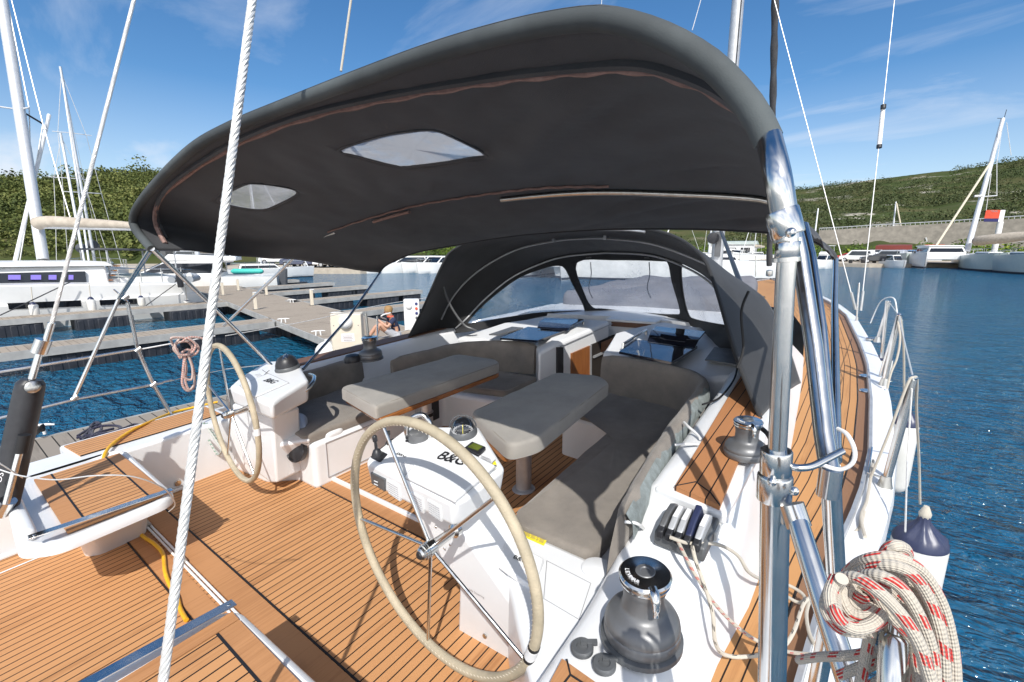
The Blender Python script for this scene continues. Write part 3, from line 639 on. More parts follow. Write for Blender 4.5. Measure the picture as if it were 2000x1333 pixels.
# coach roof side windows / side wall of the cabin
dc = M()
for u, v in ((1165, 1112),):
    p = bh(u, v, .402); dc.lathe([(.062, -.004), (.062, .008), (.05, .014), (0, .015)], p, n=28)
dc.build('deck_plate', GEL, yacht)
dd = M(); p = bh(343, 943, .10); p = bx(345, 943, -4.0); dd.lathe([(.026, 0), (.022, .012), (0, .013)], p+V(.02, 0, 0), axis=(1, 0, 0), n=16); dd.build('engine_key_cover', CHROME, yacht)
for u, v in ((1137, 1268), (1180, 1300)):
    p = bh(u, v, .540); sk = M(); sk.lathe([(.034, -.003), (.034, .007), (.03, .012), (.018, .012), (.016, .003), (0, .003)], p, n=24); sk.box(p+V(.01, .024, .008), (.05, .014, .012), .6); sk.build('deck_socket', GPL, yacht)
ld = M(); q = [bh(u, v, .4025) for u, v in ((1068, 1096), (1154, 1140), (1131, 1211), (1062, 1170))]; ld.tube(q+[q[0]], .0015, n=4); ld.build('locker_seam', INKG, yacht)
# ---------------------------------------------------------------- helm stations
def ptext(m, body, p0, p1, up, bold=0, shear_=0, mi=0):
    """lettering from p0 to p1; up is a point the letters stand towards"""
    ex = (p1-p0); n = ex.cross(up-p0).normalized(); ey = n.cross(ex).normalized()
    m.text(body, p0+n*.0012, ex, ey, 1, m=mi, bold=bold, shear_=shear_, width=ex.length); return m
def vb(vw): return Vector((vw[0], vw[1], vw[2]-SLX*vw[0]-SLY*vw[1]))
def make_wheel(c, a, b, R, spoke_px, label, band):
    nw = Vector((sin(b)*cos(a), -cos(b)*cos(a), sin(a))); e1 = Vector((0, 0, 1)).cross(nw).normalized(); e2 = nw.cross(e1)
    c = Vector(c); n, e1, e2 = vb(nw), vb(e1), vb(e2)
    root = thing('steering_wheel', label, 'steering wheel', c-e2*R, 'yacht steering wheels')
    K = 96; rim = M().tube([c+(e1*cos(2*pi*k/K)+e2*sin(2*pi*k/K))*R for k in range(K)], .0185, n=14, closed=True)
    rm = rim.build('rim', LEATH, root)
    st = M()
    for k in range(150):
        q = 2*pi*k/150; d = e1*cos(q)+e2*sin(q); t = -e1*sin(q)+e2*cos(q); p = c+d*(R-.0185*.6)+n*.0185*.82
        st.tube([p-d*.0035-t*.004, p+d*.0035+t*.004], .0011, n=4)
    st.build('stitching', INKW if False else BEIGE, rm)
    bb = M(); qb = band
    bb.tube([c+(e1*cos(q)+e2*sin(q))*R for q in (qb-.045, qb, qb+.045)], .0200, n=14, cap=True)
    bb.build('centre_band', INKW, rm)
    if c.x > -2.3:
        for q0 in (qb-.062, qb+.062): M().tube([c+(e1*cos(q)+e2*sin(q))*R for q in (q0-.012, q0+.012)], .0203, n=14).build('band_edge', BLACK, rm)
    P = bpl(*spoke_px, c, c+e1, c+e2)-c; a0 = atan2(P.dot(e2), P.dot(e1))
    for k in range(5):
        q = a0+2*pi*k/5; d = e1*cos(q)+e2*sin(q)
        M().tube([c+d*.03-n*.0, c+d*(R-.012)], .0072, n=10).build('spoke', CHROME, root)
    hb = M().lathe([(0, .058), (.018, .056), (.024, .05), (.026, .04), (.030, .038), (.030, .034), (.026, .032), (.030, .030), (.030, .026), (.026, .024), (.031, .022), (.031, -.012), (.022, -.02), (.018, -.11), (.03, -.12), (.03, -.14)][::-1], c, axis=n, n=28)
    h_ = hb.build('hub', CHROME, root, angle=30); M().lathe([(.017, .0), (.012, .006), (0, .007)], c+n*.0555, axis=n, n=20).build('hub_cap', DKPL, h_)
    return c, n, e1, e2
CS = make_wheel((-1.18, 1.05, .633-SLX*-1.18-SLY*1.05), -.058, -.039, .507, (703, 1018), 'large beige leather rimmed steering wheel nearest the camera, in front of the starboard helm console', radians(-20))
CP = make_wheel((-3.47, 1.26, .595-SLX*-3.47-SLY*1.26), -.025, -.086, .497, (433, 700), 'far beige leather rimmed steering wheel at the port helm by the water', radians(0))
# --- starboard helm pedestal
hs_ = thing('helm_pedestal', 'near white helm pedestal with logo cover, compass and throttle beside the starboard bench', 'helm pedestal', (-1.2, 1.3, 0), 'helm pedestals')
ya = 1.25
A = [by(u, v, ya+(v-1010)*.0002) for u, v in ((806, 992), (824, 1040), (896, 1146), (893, 1240), (1003, 1309), (1041, 1240), (901, 1041), (893, 1000))]
B = [p+V(.075+.02*(p.z < .1), .20, 0) for p in A]
col = M().hex(A, B); col.build('column', GEL, hs_, bevel=.014, bseg=3, bang=28)
ft = M(); q = roundpoly([(-1.46, 1.20), (-.86, 1.20), (-.80, 1.60), (-1.42, 1.62)], .05); 
def console(root, top, hb, name='console', bev=.022):
    T = [bh(u, v, h) for u, v, h in top]; cx = sum((p for p in T), Vector())/len(T)
    B = [V(cx.x+(p.x-cx.x)*.93, cx.y+(p.y-cx.y)*.93, hb) for p in T]
    M().hex(B, T).build(name, GEL, root, bevel=bev, bseg=4, bang=30); return T
CT = console(hs_, ((712, 903, .775), (887, 984, .775), (912, 972, .78), (988, 914, .80), (936, 832, .85), (797, 832, .86), (722, 888, .80)), .655)
ctp = (bh(712, 903, .775), bh(887, 984, .775), bh(936, 832, .85))      # plane of the console top
def ctop(u, v, lift=0.0): return bpl(u, v, *ctp)+V(0, 0, lift)
def plate(root, name, pix, fn, mat, t=.008, lift=.006, bev=.002):
    T = [fn(u, v)+V(0, 0, lift) for u, v in pix]; return M().hex([p-V(0, 0, t+.004) for p in T], T).build(name, mat, root, bevel=bev, bseg=2)
cv = plate(hs_, 'instrument_cover', ((791, 935), (826, 889), (850, 866), (911, 885), (967, 914), (888, 982)), ctop, GEL, .02, .012, .006)
mt = M(); ptext(mt, 'B&G', ctop(849, 901, .0135), ctop(904, 916, .0135), ctop(862, 880, .0135), bold=.018, shear_=.12); mt.build('lettering', INK, cv, smooth=False)
def outline(root, pix, fn, k=.0035, r=.0014, mat=None): M().tube([fn(u, v)+V(0, 0, k) for u, v in pix]+[fn(*pix[0])+V(0, 0, k)], r, n=5).build('panel_seam', mat or INKG, root)
outline(hs_, ((789, 936), (825, 888), (850, 864), (911, 883), (969, 914), (889, 985)), ctop)
cv2 = plate(hs_, 'instrument_cover', ((745, 908), (784, 881), (808, 889), (776, 925)), ctop, GEL, .012, .010, .004)
mt = M(); ptext(mt, 'B&G', ctop(773, 892, .0112), ctop(792, 899, .0112), ctop(780, 884, .0112), bold=.018, shear_=.12); mt.build('lettering', INK, cv2, smooth=False)
af = (bh(712, 903, .775), bh(887, 984, .775), bh(718, 945, .67))
T0, T1 = CT[0], CT[1]; cxx = sum(CT, Vector())/7
def shr(p): return V(cxx.x+(p.x-cxx.x)*.93, cxx.y+(p.y-cxx.y)*.93, .655)
af = (T0, T1, shr(T0)); afn = (T1-T0).cross(shr(T0)-T0).normalized()
if afn.y > 0: afn = -afn
def afp(u, v, k=0.0): return bpl(u, v, *af)+afn*k
def aplate(name, pix, mat, root=hs_, k=.003, bev=.003):
    T = [afp(u, v, k) for u, v in pix]; return M().hex([p-afn*(k+.01) for p in T], T).build(name, mat, root, bevel=bev)
sk = aplate('power_socket', ((726, 922), (754, 936), (754, 960), (728, 944)), GPL, k=.008)
for v0 in (938, 944): 
    mm = M(); mm.tube([afp(734, v0, .009), afp(741, v0+3, .009)], .0022, n=6); mm.build('socket_slot', INKW, sk)
for x0, y0, x1, y1 in ((756, 936, 781, 950), (803, 960, 827, 974), (835, 975, 862, 990)):
    vp = aplate('air_vent', ((x0, y0), (x1, y1), (x1+2, y1+30), (x0+4, y0+28)), GEL, k=.005)
    lv = M()
    for k in range(6):
        q = 4+k*4.2; lv.tube([afp(x0+3+q*.1, y0+q+2, .0056), afp(x1-3+q*.1, y1+q-1, .0056)], .0012, n=4)
    lv.build('louvre', INKG, vp)
# joystick panel, display, warning labels
jp = plate(hs_, 'switch_panel', ((722, 896), (768, 858), (784, 870), (740, 906)), ctop, DKPL, .01, .007, .004)
jc = ctop(737, 893, .005)
M().lathe([(.026, 0), (.024, .012), (.016, .03), (.008, .036), (.0065, .07), (.011, .074), (.011, .098), (.007, .103), (0, .104)], jc, axis=(-.05, -.05, 1), n=18).build('joystick', DKPL, hs_)
jc = ctop(760, 872, .005)
M().lathe([(.02, 0), (.018, .01), (.007, .03), (.006, .05), (.009, .055), (.009, .072), (0, .074)], jc, n=16).build('joystick', DKPL, hs_)
dp = plate(hs_, 'engine_display', ((906, 880), (922, 867), (949, 878), (935, 894)), ctop, DKPL, .012, .012, .004)
plate(dp, 'screen', ((914, 879), (925, 871), (943, 878), (933, 886)), lambda u, v: ctop(u, v, .009), LCD, .002, .005, 0)
wl_ = plate(hs_, 'warning_label', ((934, 895), (944, 887), (968, 897), (960, 906)), ctop, INKW, .001, .0035, 0)
tl = M(); 
for q in range(3): ptext(tl, 'WARNING TEXT'[:7] if q == 0 else '|||||||||||||', ctop(938+q*.5, 894+q*3, .0045), ctop(956+q*.5, 901+q*3, .0045), ctop(942, 885, .0045))
tl.build('small_print', INKG, wl_, smooth=False)
plate(hs_, 'warning_triangle', ((962, 908), (967, 902), (970, 909)), ctop, YELB, .001, .004, 0)
plate(hs_, 'warning_label', ((771, 866), (783, 860), (793, 865), (782, 872)), ctop, INKG, .001, .0035, 0)
jt = M(); ptext(jt, 'Jefa Steering', by(916, 1153, ya+.024), by(946, 1170, ya+.027), by(919, 1140, ya+.02)); jt.build('lettering', INKG, hs_, smooth=False)
bl = M()
for u, v in ((851, 1030), (869, 1038), (879, 1065), (868, 1072)): bl.lathe([(.006, 0), (.004, .003), (0, .0035)], by(u, v, ya-.002), axis=(0, -1, 0), n=10)
bl.build('screw', CHROME, hs_)
M().lathe([(.012, 0), (.011, .004), (0, .005)], by(947, 1243, ya+.04), axis=(0, -1, 0), n=14).build('deck_bolt', STEELB, hs_)
# compass
GLASSD = pm('dark_compass_glass', (.012, .014, .018), .04, spec=.9, coat=1.0)
def make_compass(p, ax, label, cover=False, r=.058):
    t = thing('compass', label, 'compass', p, 'steering compasses'); ax = Vector(ax).normalized()
    M().lathe([(r*1.18, 0), (r*1.2, .012), (r*1.08, .03), (r*1.02, .034)], p, axis=ax, n=36).build('base', GPL, t)
    if cover:
        M().lathe([(r*1.1, .03), (r*1.06, .05), (r*.93, .075), (r*.70, .098), (r*.4, .11), (0, .113)], p, axis=ax, n=32).build('cover', DKPL, t)
        M().lathe([(r*.50, -.012), (r*.5, .004), (r*.3, .008), (0, .009)], p+ax*.098+V(.012, -.02, .0), axis=(-.2, -.75, .8), n=24).build('window', TINT, t)
        return
    prof = [(r*cos(q), .03+r*1.05*sin(q)) for q in [pi/2*k/9 for k in range(9)]]+[(0, .03+r*1.05)]
    dm = M().lathe(prof, p, axis=ax, n=36).build('dome', GLASSD, t)
    hd_ = M(); a = Vector((cos(YAW), sin(YAW), 0)); f = ax.cross(a)
    hd_.tube([p+ax*.034+(a*cos(q)*1.04+(ax*sin(q)))*r*1.07+f*.018*1 for q in [pi*k/16 for k in range(17)]], .0035, n=8); hd_.build('hood_edge', GPL, t)
    tk = M(); cen = p+ax*.03
    view = (Vector((0, 0, CAMZ))-cen).normalized(); e = view.cross(Vector((0, 0, 1))).normalized(); g = e.cross(view).normalized()
    cen2 = cen+ax*.0
    for k in range(48):
        q = 2*pi*k/48; rr = r*.86; d0 = e*cos(q)*rr+ (g*.55*sin(q)-g*.0)*rr
        def on(d, s=1.012):
            l2 = (r*s)**2-d.length_squared; return cen2+d+view*sqrt(max(l2, 0))
        l = .80 if k % 4 else .68
        dd = d0-g*r*.12; tk.tube([on(dd+g*r*.12*0), on(dd*l)], .0009, n=4)
    tk.build('card_marks', INKW, t)
    yl = M(); yl.tube([cen2+(g*r*q)+view*sqrt((r*1.015)**2-(r*q)**2) for q in (-.35, 0, .3, .6, .85)], .0013, n=4); yl.build('lubber_line', YELB, t)
make_compass(ctop(905, 850, .0), (0, -.12, 1), 'clear domed compass with white markings on the near helm console')
# throttle
th = thing('throttle_lever', 'chrome arched throttle lever on a grey control head of the near console', 'throttle', ctop(820, 862, 0))
c0 = ctop(818, 866, 0)
M().lathe([(.050, 0), (.050, .045), (.044, .062), (.02, .068), (0, .068)], c0, axis=(.15, -.1, 1), n=28).build('control_head', GREY, th)
bt = M()
for i in range(3):
    for j in range(2): bt.box(c0+V(-.03+.022*i, -.045+.002*j, .018+.02*j), (.017, .008, .015), .25)
bt.build('button', DKPL, th)
ex = Vector((cos(YAW), sin(YAW), 0)); lv = M()
lv.tube(cr_spline([c0+ex*-.052+V(0, 0, .03), c0+ex*-.055+V(0, .0, .085), c0+ex*-.03+V(0, .01, .128), c0+ex*.012+V(0, .01, .14), c0+ex*.048+V(0, 0, .115), c0+ex*.066+V(0, 0, .065), c0+ex*.062+V(0, 0, .03)], 6), .013, n=12)
lv.lathe([(.018, -.02), (.02, 0), (.018, .02)], c0+ex*.064+V(0, 0, .035), axis=ex, n=16); lv.build('lever', CHROME, th)
# --- port helm pedestal
hp = thing('helm_pedestal', 'far white helm pedestal with round black speaker and drink holders below its console', 'helm pedestal', (-3.4, 1.5, 0), 'helm pedestals')
CT2 = console(hp, ((446, 756, .84), (530, 790, .83), (548, 776, .84), (604, 742, .87), (586, 712, .89), (560, 703, .90), (520, 706, .89), (468, 736, .86)), .70, bev=.03)
pp = (bh(446, 756, .84), bh(530, 790, .83), bh(586, 712, .89))
def ptop(u, v, lift=0.0): return bpl(u, v, *pp)+V(0, 0, lift)
cvp = plate(hp, 'instrument_cover', ((470, 755), (524, 732), (563, 750), (497, 778)), ptop, GEL, .01, .008, .003)
mt = M(); ptext(mt, 'B&G', ptop(513, 747, .0095), ptop(532, 753, .0095), ptop(520, 737, .0095), bold=.018, shear_=.12); mt.build('lettering', INK, cvp, smooth=False)
outline(hp, ((468, 755), (524, 731), (565, 750), (497, 780)), ptop)
cs = M(); cs.tube([ptop(512, 724, .004), ptop(528, 735, .004)], .0018, n=4); cs.tube([ptop(526, 725, .004), ptop(514, 736, .004)], .0018, n=4); cs.build('crossed_symbol', INK, hp)
cs = M()
for k in range(3): cs.tube([ptop(497+k*2, 734+k*1.6, .004), ptop(508+k*2, 732+k*1.6, .004)], .0012, n=4)
cs.build('small_print', INKG, hp)
make_compass(ptop(562, 722, .0), (0, -.1, 1), 'compass under a black cover on the far helm console', cover=True, r=.075)
gr = M(); gr.tube(cr_spline([by(514, 797, 1.36), by(535, 797, 1.36), by(575, 778, 1.50), by(606, 755, 1.62), by(614, 738, 1.72), by(605, 733, 1.76)], 6), .016, n=12); gr.build('grab_rail', CHROME, hp)
A = [by(u, v, 1.42) for u, v in ((452, 790), (530, 815), (540, 945), (528, 945), (475, 905), (462, 850))]
M().hex(A, [p+V(-.02, .22, 0) for p in A]).build('column', GEL, hp, bevel=.02, bseg=3, bang=28)
T = [bh(499, 858, .40), bh(607, 860, .40), bh(592, 806, .47), bh(545, 796, .48)]; B = [bh(512, 930, -.01), bh(606, 927, -.01), V(-3.12, 1.95, -.01), V(-3.8, 1.8, -.01)]
mid = [bh(548, 943, -.01)]
M().hex([B[0], mid[0], B[1], B[2], B[3]], [T[0], T[0].lerp(T[1], .5)+V(.02, -.05, -.02), T[1], T[2], T[3]]).build('speaker_housing', GEL, hp, bevel=.025, bseg=4, bang=24)
af2 = (T[0].lerp(T[1], .5)+V(.02, -.05, -.02), T[1], mid[0]); n2 = (af2[1]-af2[0]).cross(af2[2]-af2[0]).normalized(); n2 = n2 if n2.y < 0 else -n2
sp_ = bpl(577, 883, *af2)+n2*.004; M().lathe([(.088, -.03), (.088, .008), (.080, .012), (.074, .004), (.04, .010), (0, .012)], bpl(577, 881, *af2)+V(-.0, .0, .0), axis=(.28, -1, .22), n=36).build('speaker_grille', DKPL, hp)
tb_ = M()
for u, v in ((537, 834), (558, 829)):
    p = bh(u, v, .475); tb_.tube([p+V(.04*cos(2*pi*k/24), .04*sin(2*pi*k/24), 0) for k in range(24)], .0028, n=6, closed=True)
p = bh(548, 833, .475); tb_.tube([p, p+V(.0, -.03, -.06)], .003, n=6); tb_.build('drink_holder', CHROME, hp)
M().box(bh(543, 815, .475), (.03, .02, .035)).build('rocker_switch', INK, hp, bevel=.004)
# --- stern helm seats
def make_pod(s, dx, dy, label):
    def Q(x, y, h): return V((x if s > 0 else 2*XC-x)+dx, y+dy, h)
    root = thing('stern_bench', label, 'stern bench', Q(-3.45, .45, 0), 'teak topped stern helm seats')
    out = [(-4.06, .16), (-3.02, .12), (-2.90, .24), (-2.92, .68), (-2.98, .74), (-3.98, .76), (-4.06, .70)]
    rings = []
    for xs, y0_, y1_, h in ((-3.50, .40, .71, .0), (-3.43, .385, .715, .12), (-3.15, .28, .735, .34), (-2.95, .14, .755, .378), (-2.90, .12, .76, .388), (-2.90, .12, .76, .425), (-2.91, .13, .75, .44), (-2.935, .155, .735, .445), (-2.95, .17, .725, .435), (-3.4, .3, .6, .43)):
        rings.append([Q(-4.06+(x+4.06)*(xs+4.06)/1.16, y0_+(y-.12)*(y1_-y0_)/.64, h) for x, y in dens(roundpoly(out, .06, 4), .2)])
    m = M().grid(rings if s < 0 else rings, closed_u=True); m.poly([p for p in rings[-1]]); m.build('shell', GEL, root, angle=55)
    lip = [Q(-3.98, .14, .43), Q(-3.06, .13, .43), Q(-3.06, .20, .43), Q(-3.98, .21, .43)]
    M().hex(lip, [p+V(0, 0, .07) for p in lip]).build('raised_lip', GEL, root, bevel=.028, bseg=4)
    def strip(x0, y0, x1, y1, name, mat, h, axis_x=False):
        q = [Q(x0, y0, h), Q(x1, y0, h), Q(x1, y1, h), Q(x0, y1, h)]
        return M().hex([p-V(0, 0, .015) for p in q], q).build(name, mat, root, smooth=False)
    strip(-3.94, .37, -3.05, .635, 'teak_slats', TEAK, .452)
    strip(-3.94, .29, -3.05, .366, 'teak_border', TEAKP, .453); strip(-3.94, .639, -3.05, .71, 'teak_border', TEAKP, .453)
    strip(-3.045, .29, -2.985, .71, 'teak_border', TEAKP, .454)
    M().box(Q(-3.495, .368, .452), (.89, .009, .004)).box(Q(-3.495, .637, .452), (.89, .009, .004)).build('seam', INK, root, smooth=False)
    b = M(); z0 = .475
    b.hex([Q(-2.985, .16, z0+.025), Q(-2.945, .16, z0+.025), Q(-2.945, .73, z0-.01), Q(-2.985, .73, z0-.01)], [Q(-2.99, .16, z0+.032), Q(-2.94, .16, z0+.032), Q(-2.94, .73, z0-.003), Q(-2.99, .73, z0-.003)])
    st = b.build('polished_strap', CHROME, root, bevel=.002)
    for yy in (.18, .71): M().lathe([(.008, 0), (.006, .004), (0, .005)], Q(-2.965, yy, z0+.03-.035*(yy-.16)/.57), n=10).build('screw', CHROME, st)
    return root
make_pod(1, 0, 0, 'teak topped white helm seat at the far stern corner, seen whole')
make_pod(-1, -.10, -.17, 'teak topped white helm seat cut by the bottom edge, beneath the thick wire')
# ---------------------------------------------------------------- winches
def make_winch(p, s, label, lettering=True, handed=0):
    p = Vector(p); r = thing('winch', label, 'winch', p, 'sheet winches')
    if s > .9: M().lathe([(.122*s, -.004), (.122*s, .012*s), (.112*s, .016*s)], p, n=48).build('base_ring', CANVASG if False else GPL, r)
    M().lathe([(.108*s, .012*s), (.113*s, .022*s), (.113*s, .048*s), (.110*s, .051*s), (.1115*s, .054*s), (.109*s, .068*s), (.101*s, .082*s), (.088*s, .092*s), (.074*s, .099*s), (.065*s, .107*s), (.061*s, .118*s), (.060*s, .150*s), (.062*s, .168*s), (.067*s, .18*s), (.066*s, .19*s)], p, n=56).build('drum', GREY, r, angle=45)
    tp = M().lathe([(.060*s, .186*s), (.072*s, .192*s), (.074*s, .199*s), (.066*s, .203*s), (.066*s, .206*s), (.075*s, .209*s), (.077*s, .216*s), (.072*s, .222*s), (.03*s, .225*s), (.028*s, .2255*s), (0, .226*s)], p, n=56); t = tp.build('self_tailer', CHROME, r, angle=30)
    M().lathe([(.0665*s, .2035*s), (.0665*s, .2055*s)], p, n=40).build('jaw', DKPL, r)
    M().lathe([(.029*s, .2262*s), (.027*s, .2285*s), (.016*s, .229*s), (.011*s, .224*s), (0, .222*s)], p, n=28).build('socket', GREY, r)
    a = handed; fl = M(); d = V(cos(a), sin(a), 0)
    fl.tube(cr_spline([p+d*.06*s+V(0, 0, .214*s), p+d*.085*s+V(0, 0, .208*s), p+d*.094*s+V(0, 0, .185*s), p+d*.098*s+V(0, 0, .16*s)], 4), [.016*s, .014*s, .012*s, .009*s], n=10); fl.build('feeder_arm', CHROME, r)
    if lettering:
        lt = M(); view = Vector((-p.x, -p.y, 0)).normalized(); 
        a0 = atan2(view.y, view.x)-.85
        for k, ch in enumerate('LEWMAR'):
            q = a0-.62+.215*k; dd = V(cos(q), sin(q), 0); tt = V(-sin(q), cos(q), 0)
            lt.text(ch, p+dd*.058*s+V(0, 0, .2262*s)-tt*.004*s, tt, -dd, .017*s, bold=.03)
        lt.build('lettering', INKW, t, smooth=False)
    return r
make_winch(bh(1252, 1243, .545), 1.0, 'big grey self tailing winch nearest the camera, on the white coaming by the wheel', True, radians(-50))
make_winch(bh(1454, 893, .725), .80, 'grey winch with polished top on the starboard coaming teak ahead of the rope clutches', True, radians(-60))
make_winch(bh(724, 702, .735), .95, 'dark grey winch on the far port coaming in front of the beige pedestal', False, radians(180))
wc = M(); p = bh(689, 707, .735); wc.lathe([(.075, 0), (.078, .03), (.06, .06), (.03, .07), (0, .072)], p, n=24); tag(wc.build('winch_handle_pocket', DKPL), 'small dark oval fitting on the port coaming beside the far winch', 'deck fitting')
# ---------------------------------------------------------------- rope clutches
rc = thing('rope_clutch_bank', 'bank of five grey rope clutches on the starboard coaming behind the teak panel', 'rope clutches', bh(1340, 1040, .66))
o0, o1 = bh(1288, 1038, .665), bh(1374, 1070, .665); fwd = V(-.02, 1, 0).normalized()
M().hex([o0-V(.01, .03, .04), o1+V(.012, -.03, -.04), o1+V(.012, .19, -.03), o0+V(-.01, .19, -.03)], [o0-V(.01, .03, -.016), o1+V(.012, -.03, .016), o1+V(.012, .16, .03), o0+V(-.01, .16, .03)]).build('base', GPL, rc, bevel=.008)
M().hex([o0+V(-.02, .10, -.03), o1+V(.02, .10, -.03), o1+V(.02, .24, -.01), o0+V(-.02, .24, -.01)], [o0+V(-.02, .10, .004), o1+V(.02, .10, .004), o1+V(.02, .24, .006), o0+V(-.02, .24, .006)]).build('recess', GELG, rc)
for k in range(5):
    q = o0.lerp(o1, (k+.5)/5); up = k == 3; wdt = (o1-o0).length/5*.72
    T = [(0, .0, .012), (0, -.035, .02), (0, -.03, .045), (0, .02, .066 if not up else .075), (0, .09, .07 if not up else .10), (0, .13, .05), (0, .13, .012)]
    L_ = [q+V(-wdt/2, y, z) for _, y, z in T]; R_ = [q+V(wdt/2, y, z) for _, y, z in T]
    lev = M().hex(L_, R_).build('lever', GREY if k == 0 else (NAVY if k == 3 else SILV), rc, bevel=.006, bseg=3)
    M().hex([q+V(-wdt*.55, -.052, .006), q+V(wdt*.55, -.052, .006), q+V(wdt*.55, -.012, .006), q+V(-wdt*.55, -.012, .006)], [q+V(-wdt*.5, -.05, .035), q+V(wdt*.5, -.05, .035), q+V(wdt*.5, -.014, .05), q+V(-wdt*.5, -.014, .05)]).build('lever_tip', DKPL, lev, bevel=.004)
    if k in (1, 2, 4):
        f_ = [q+V(-wdt*.36, .015, .0665), q+V(wdt*.36, .015, .0665), q+V(wdt*.36, .088, .0715), q+V(-wdt*.36, .088, .0715)]
        M().hex(f_, [p+V(0, -.001, .002) for p in f_]).build('label_plate', INKW, lev)
# ---------------------------------------------------------------- tables, cushions
def make_table(top, hw, legp, label, glabel, wk, wo):
    T = [bh(u, v, hw) for u, v in top]; c = sum(T, Vector())/len(T)
    root = thing('cockpit_table', label, 'table', V(legp.x, legp.y, .02), 'cockpit tables')
    P = [(c.x+(p.x-c.x)*wk+wo, c.y+(p.y-c.y)*.97) for p in T]
    M().prism(roundpoly(P, .05), hw-.118, hw-.085).build('table_top', VARN, root, bevel=.006)
    M().lathe([(.085, 0), (.075, .01), (.055, .015), (.055, .30), (.06, .31), (.06, .335), (.046, .34), (.046, hw-.12)], V(legp.x, legp.y, .02), n=28).build('column', ALU, root, angle=30)
    M().lathe([(.0615, .30), (.0615, .33)], V(legp.x, legp.y, .02), n=28).build('clamp_ring', BLACK, root)
    fcm = flatcushion(dens(roundpoly([(p.x, p.y) for p in T], .06, 4), .08), hw-.083, hw, seed=c.x, wr=.006, edge=.02); cu = piping(fcm.build('table_cushion', CUSHG, angle=75), fcm, CUSH)
    tag(cu, glabel, 'cushion', 'cushions on the tables')
TS = ((918, 804), (1086, 727), (1172, 734), (1192, 748), (1052, 857), (994, 872))
make_table(TS, .755, V(-1.72, 2.42, .02), 'cockpit table on a steel column beside the starboard bench', 'grey padded cover on the starboard table, nearest the near helm console', .86, -.02)
TP = ((663, 757), (893, 692), (966, 701), (978, 709), (748, 790), (733, 796))
make_table(TP, .755, V(-2.82, 2.52, .02), 'varnished cockpit table beside the port bench with a wooden edge showing', 'grey padded cover on the port table with varnished wood below its edge', .985, .014)
TBs = None
# seat cushions
def seatc(P, h0, h1, label, seed, mat=CUSH, grp='cockpit seat cushions'):
    fcm = flatcushion(dens(roundpoly(P, .06, 4), .07), h0, h1, seed=seed, wr=.010, edge=.024, puff=.01)
    tag(piping(fcm.build('seat_cushion', mat, angle=75), fcm, CUSHG), label, 'cushion', grp)
seatc([(-1.235, 1.66), (-1.16, 1.58), (-.76, 1.58), (-.745, 2.2), (-.86, 3.5), (-1.02, 3.58), (-1.72, 3.58), (-1.72, 3.02), (-1.27, 2.96)], .362, .425, 'long brown grey seat cushion on the starboard bench behind the yellow label', 2)
seatc([(-3.09, 1.58), (-3.07, 2.5), (-3.9, 2.55), (-3.86, 1.75), (-3.62, 1.60)], .362, .425, 'sunlit seat cushion at the after end of the port bench by the speaker', 5)
seatc([(-3.07, 2.55), (-3.05, 3.02), (-2.42, 3.12), (-2.40, 3.62), (-3.92, 3.62), (-3.9, 2.6)], .362, .425, 'shaded seat cushion at the forward end of the port bench under the table', 8)
def backrest(path, h0, h1, th, label, seed, mat=CUSH, lean=.05, name='backrest_cushion', edge_mat=None):
    """upright pad swept along path; the pad side faces left of the path"""
    P = cr_spline(path, 8); P = resample(P, max(10, int(sum((b-a).length for a, b in zip(P, P[1:]))/.05))); G = []
    prof = [(0, 0), (0, .5), (.0, .80), (.15, .93), (.42, 1.0), (.7, .98), (.93, .9), (1, .75), (1, .4), (1, 0)]
    n = len(P)
    for i, p in enumerate(P):
        t = (P[min(i+1, n-1)]-P[max(i-1, 0)]); t.z = 0; t.normalize(); nn = V(t.y, -t.x, 0); row = []
        e = min(1, .55+.45*min(i, n-1-i)/2.0)
        for a, b in prof:
            w_ = .010*noise.fractal(V(p.x*4+seed, p.y*4, b*3+a), .7, 2, 3)
            hh = h0+(h1-h0)*b+p.z*0
            row.append(V(p.x, p.y, hh)+nn*((a-.5)*th*e+lean*b+w_)+V(0, 0, w_*.6-(1-e)*.05*b))
        G.append(row)
    m = M().grid(G); m.poly(G[0][::-1]); m.poly(G[-1])
    return tag(m.build(name, mat, angle=70), label, 'cushion', 'cockpit backrest cushions')
BP = [bh(u, v, .735) for u, v in ((1225, 1005), (1290, 885), (1345, 800), (1380, 752), (1362, 731), (1330, 719), (1250, 705), (1178, 693))]
BP = [V(p.x-.05*(1 if k < 4 else 0)-(.02 if 3 < k < 6 else 0), p.y-(.03 if k > 3 else 0)-(.0 if k else .0), 0) for k, p in enumerate(BP)]
bk = backrest(BP, .40, .745, .085, 'long dark backrest cushion wrapping the corner of the starboard bench', 3, lean=.03)
EP = cr_spline([p+V(.045, 0, .735) for p in BP[:4]]+[BP[4]+V(.05, .02, .735)], 6)
ev = M(); ev.grid([[p+V(.0, 0, .0), p+V(.028, .0, -.035), p+V(.035, 0, -.10)] for p in EP])
tag(ev.build('cushion_backing', CUSHV, angle=70), 'faded blue grey vinyl back of the starboard backrest against the white coaming', 'cushion backing')
backrest([V(-3.70, 1.66, 0), V(-3.86, 1.95, 0), V(-3.90, 2.3, 0), V(-3.90, 2.66, 0)][::-1], .42, .69, .09, 'short sunlit backrest cushion at the after end of the port bench', 4, lean=.03)
PP_ = [bh(u, v, .72) for u, v in ((772, 703), (850, 684), (905, 672), (950, 669), (1000, 669), (1047, 673))]
backrest([V(p.x, p.y-.03, 0) for p in PP_][::-1], .42, .735, .09, 'long shaded backrest cushion curving round the forward port bench', 6, lean=.03)
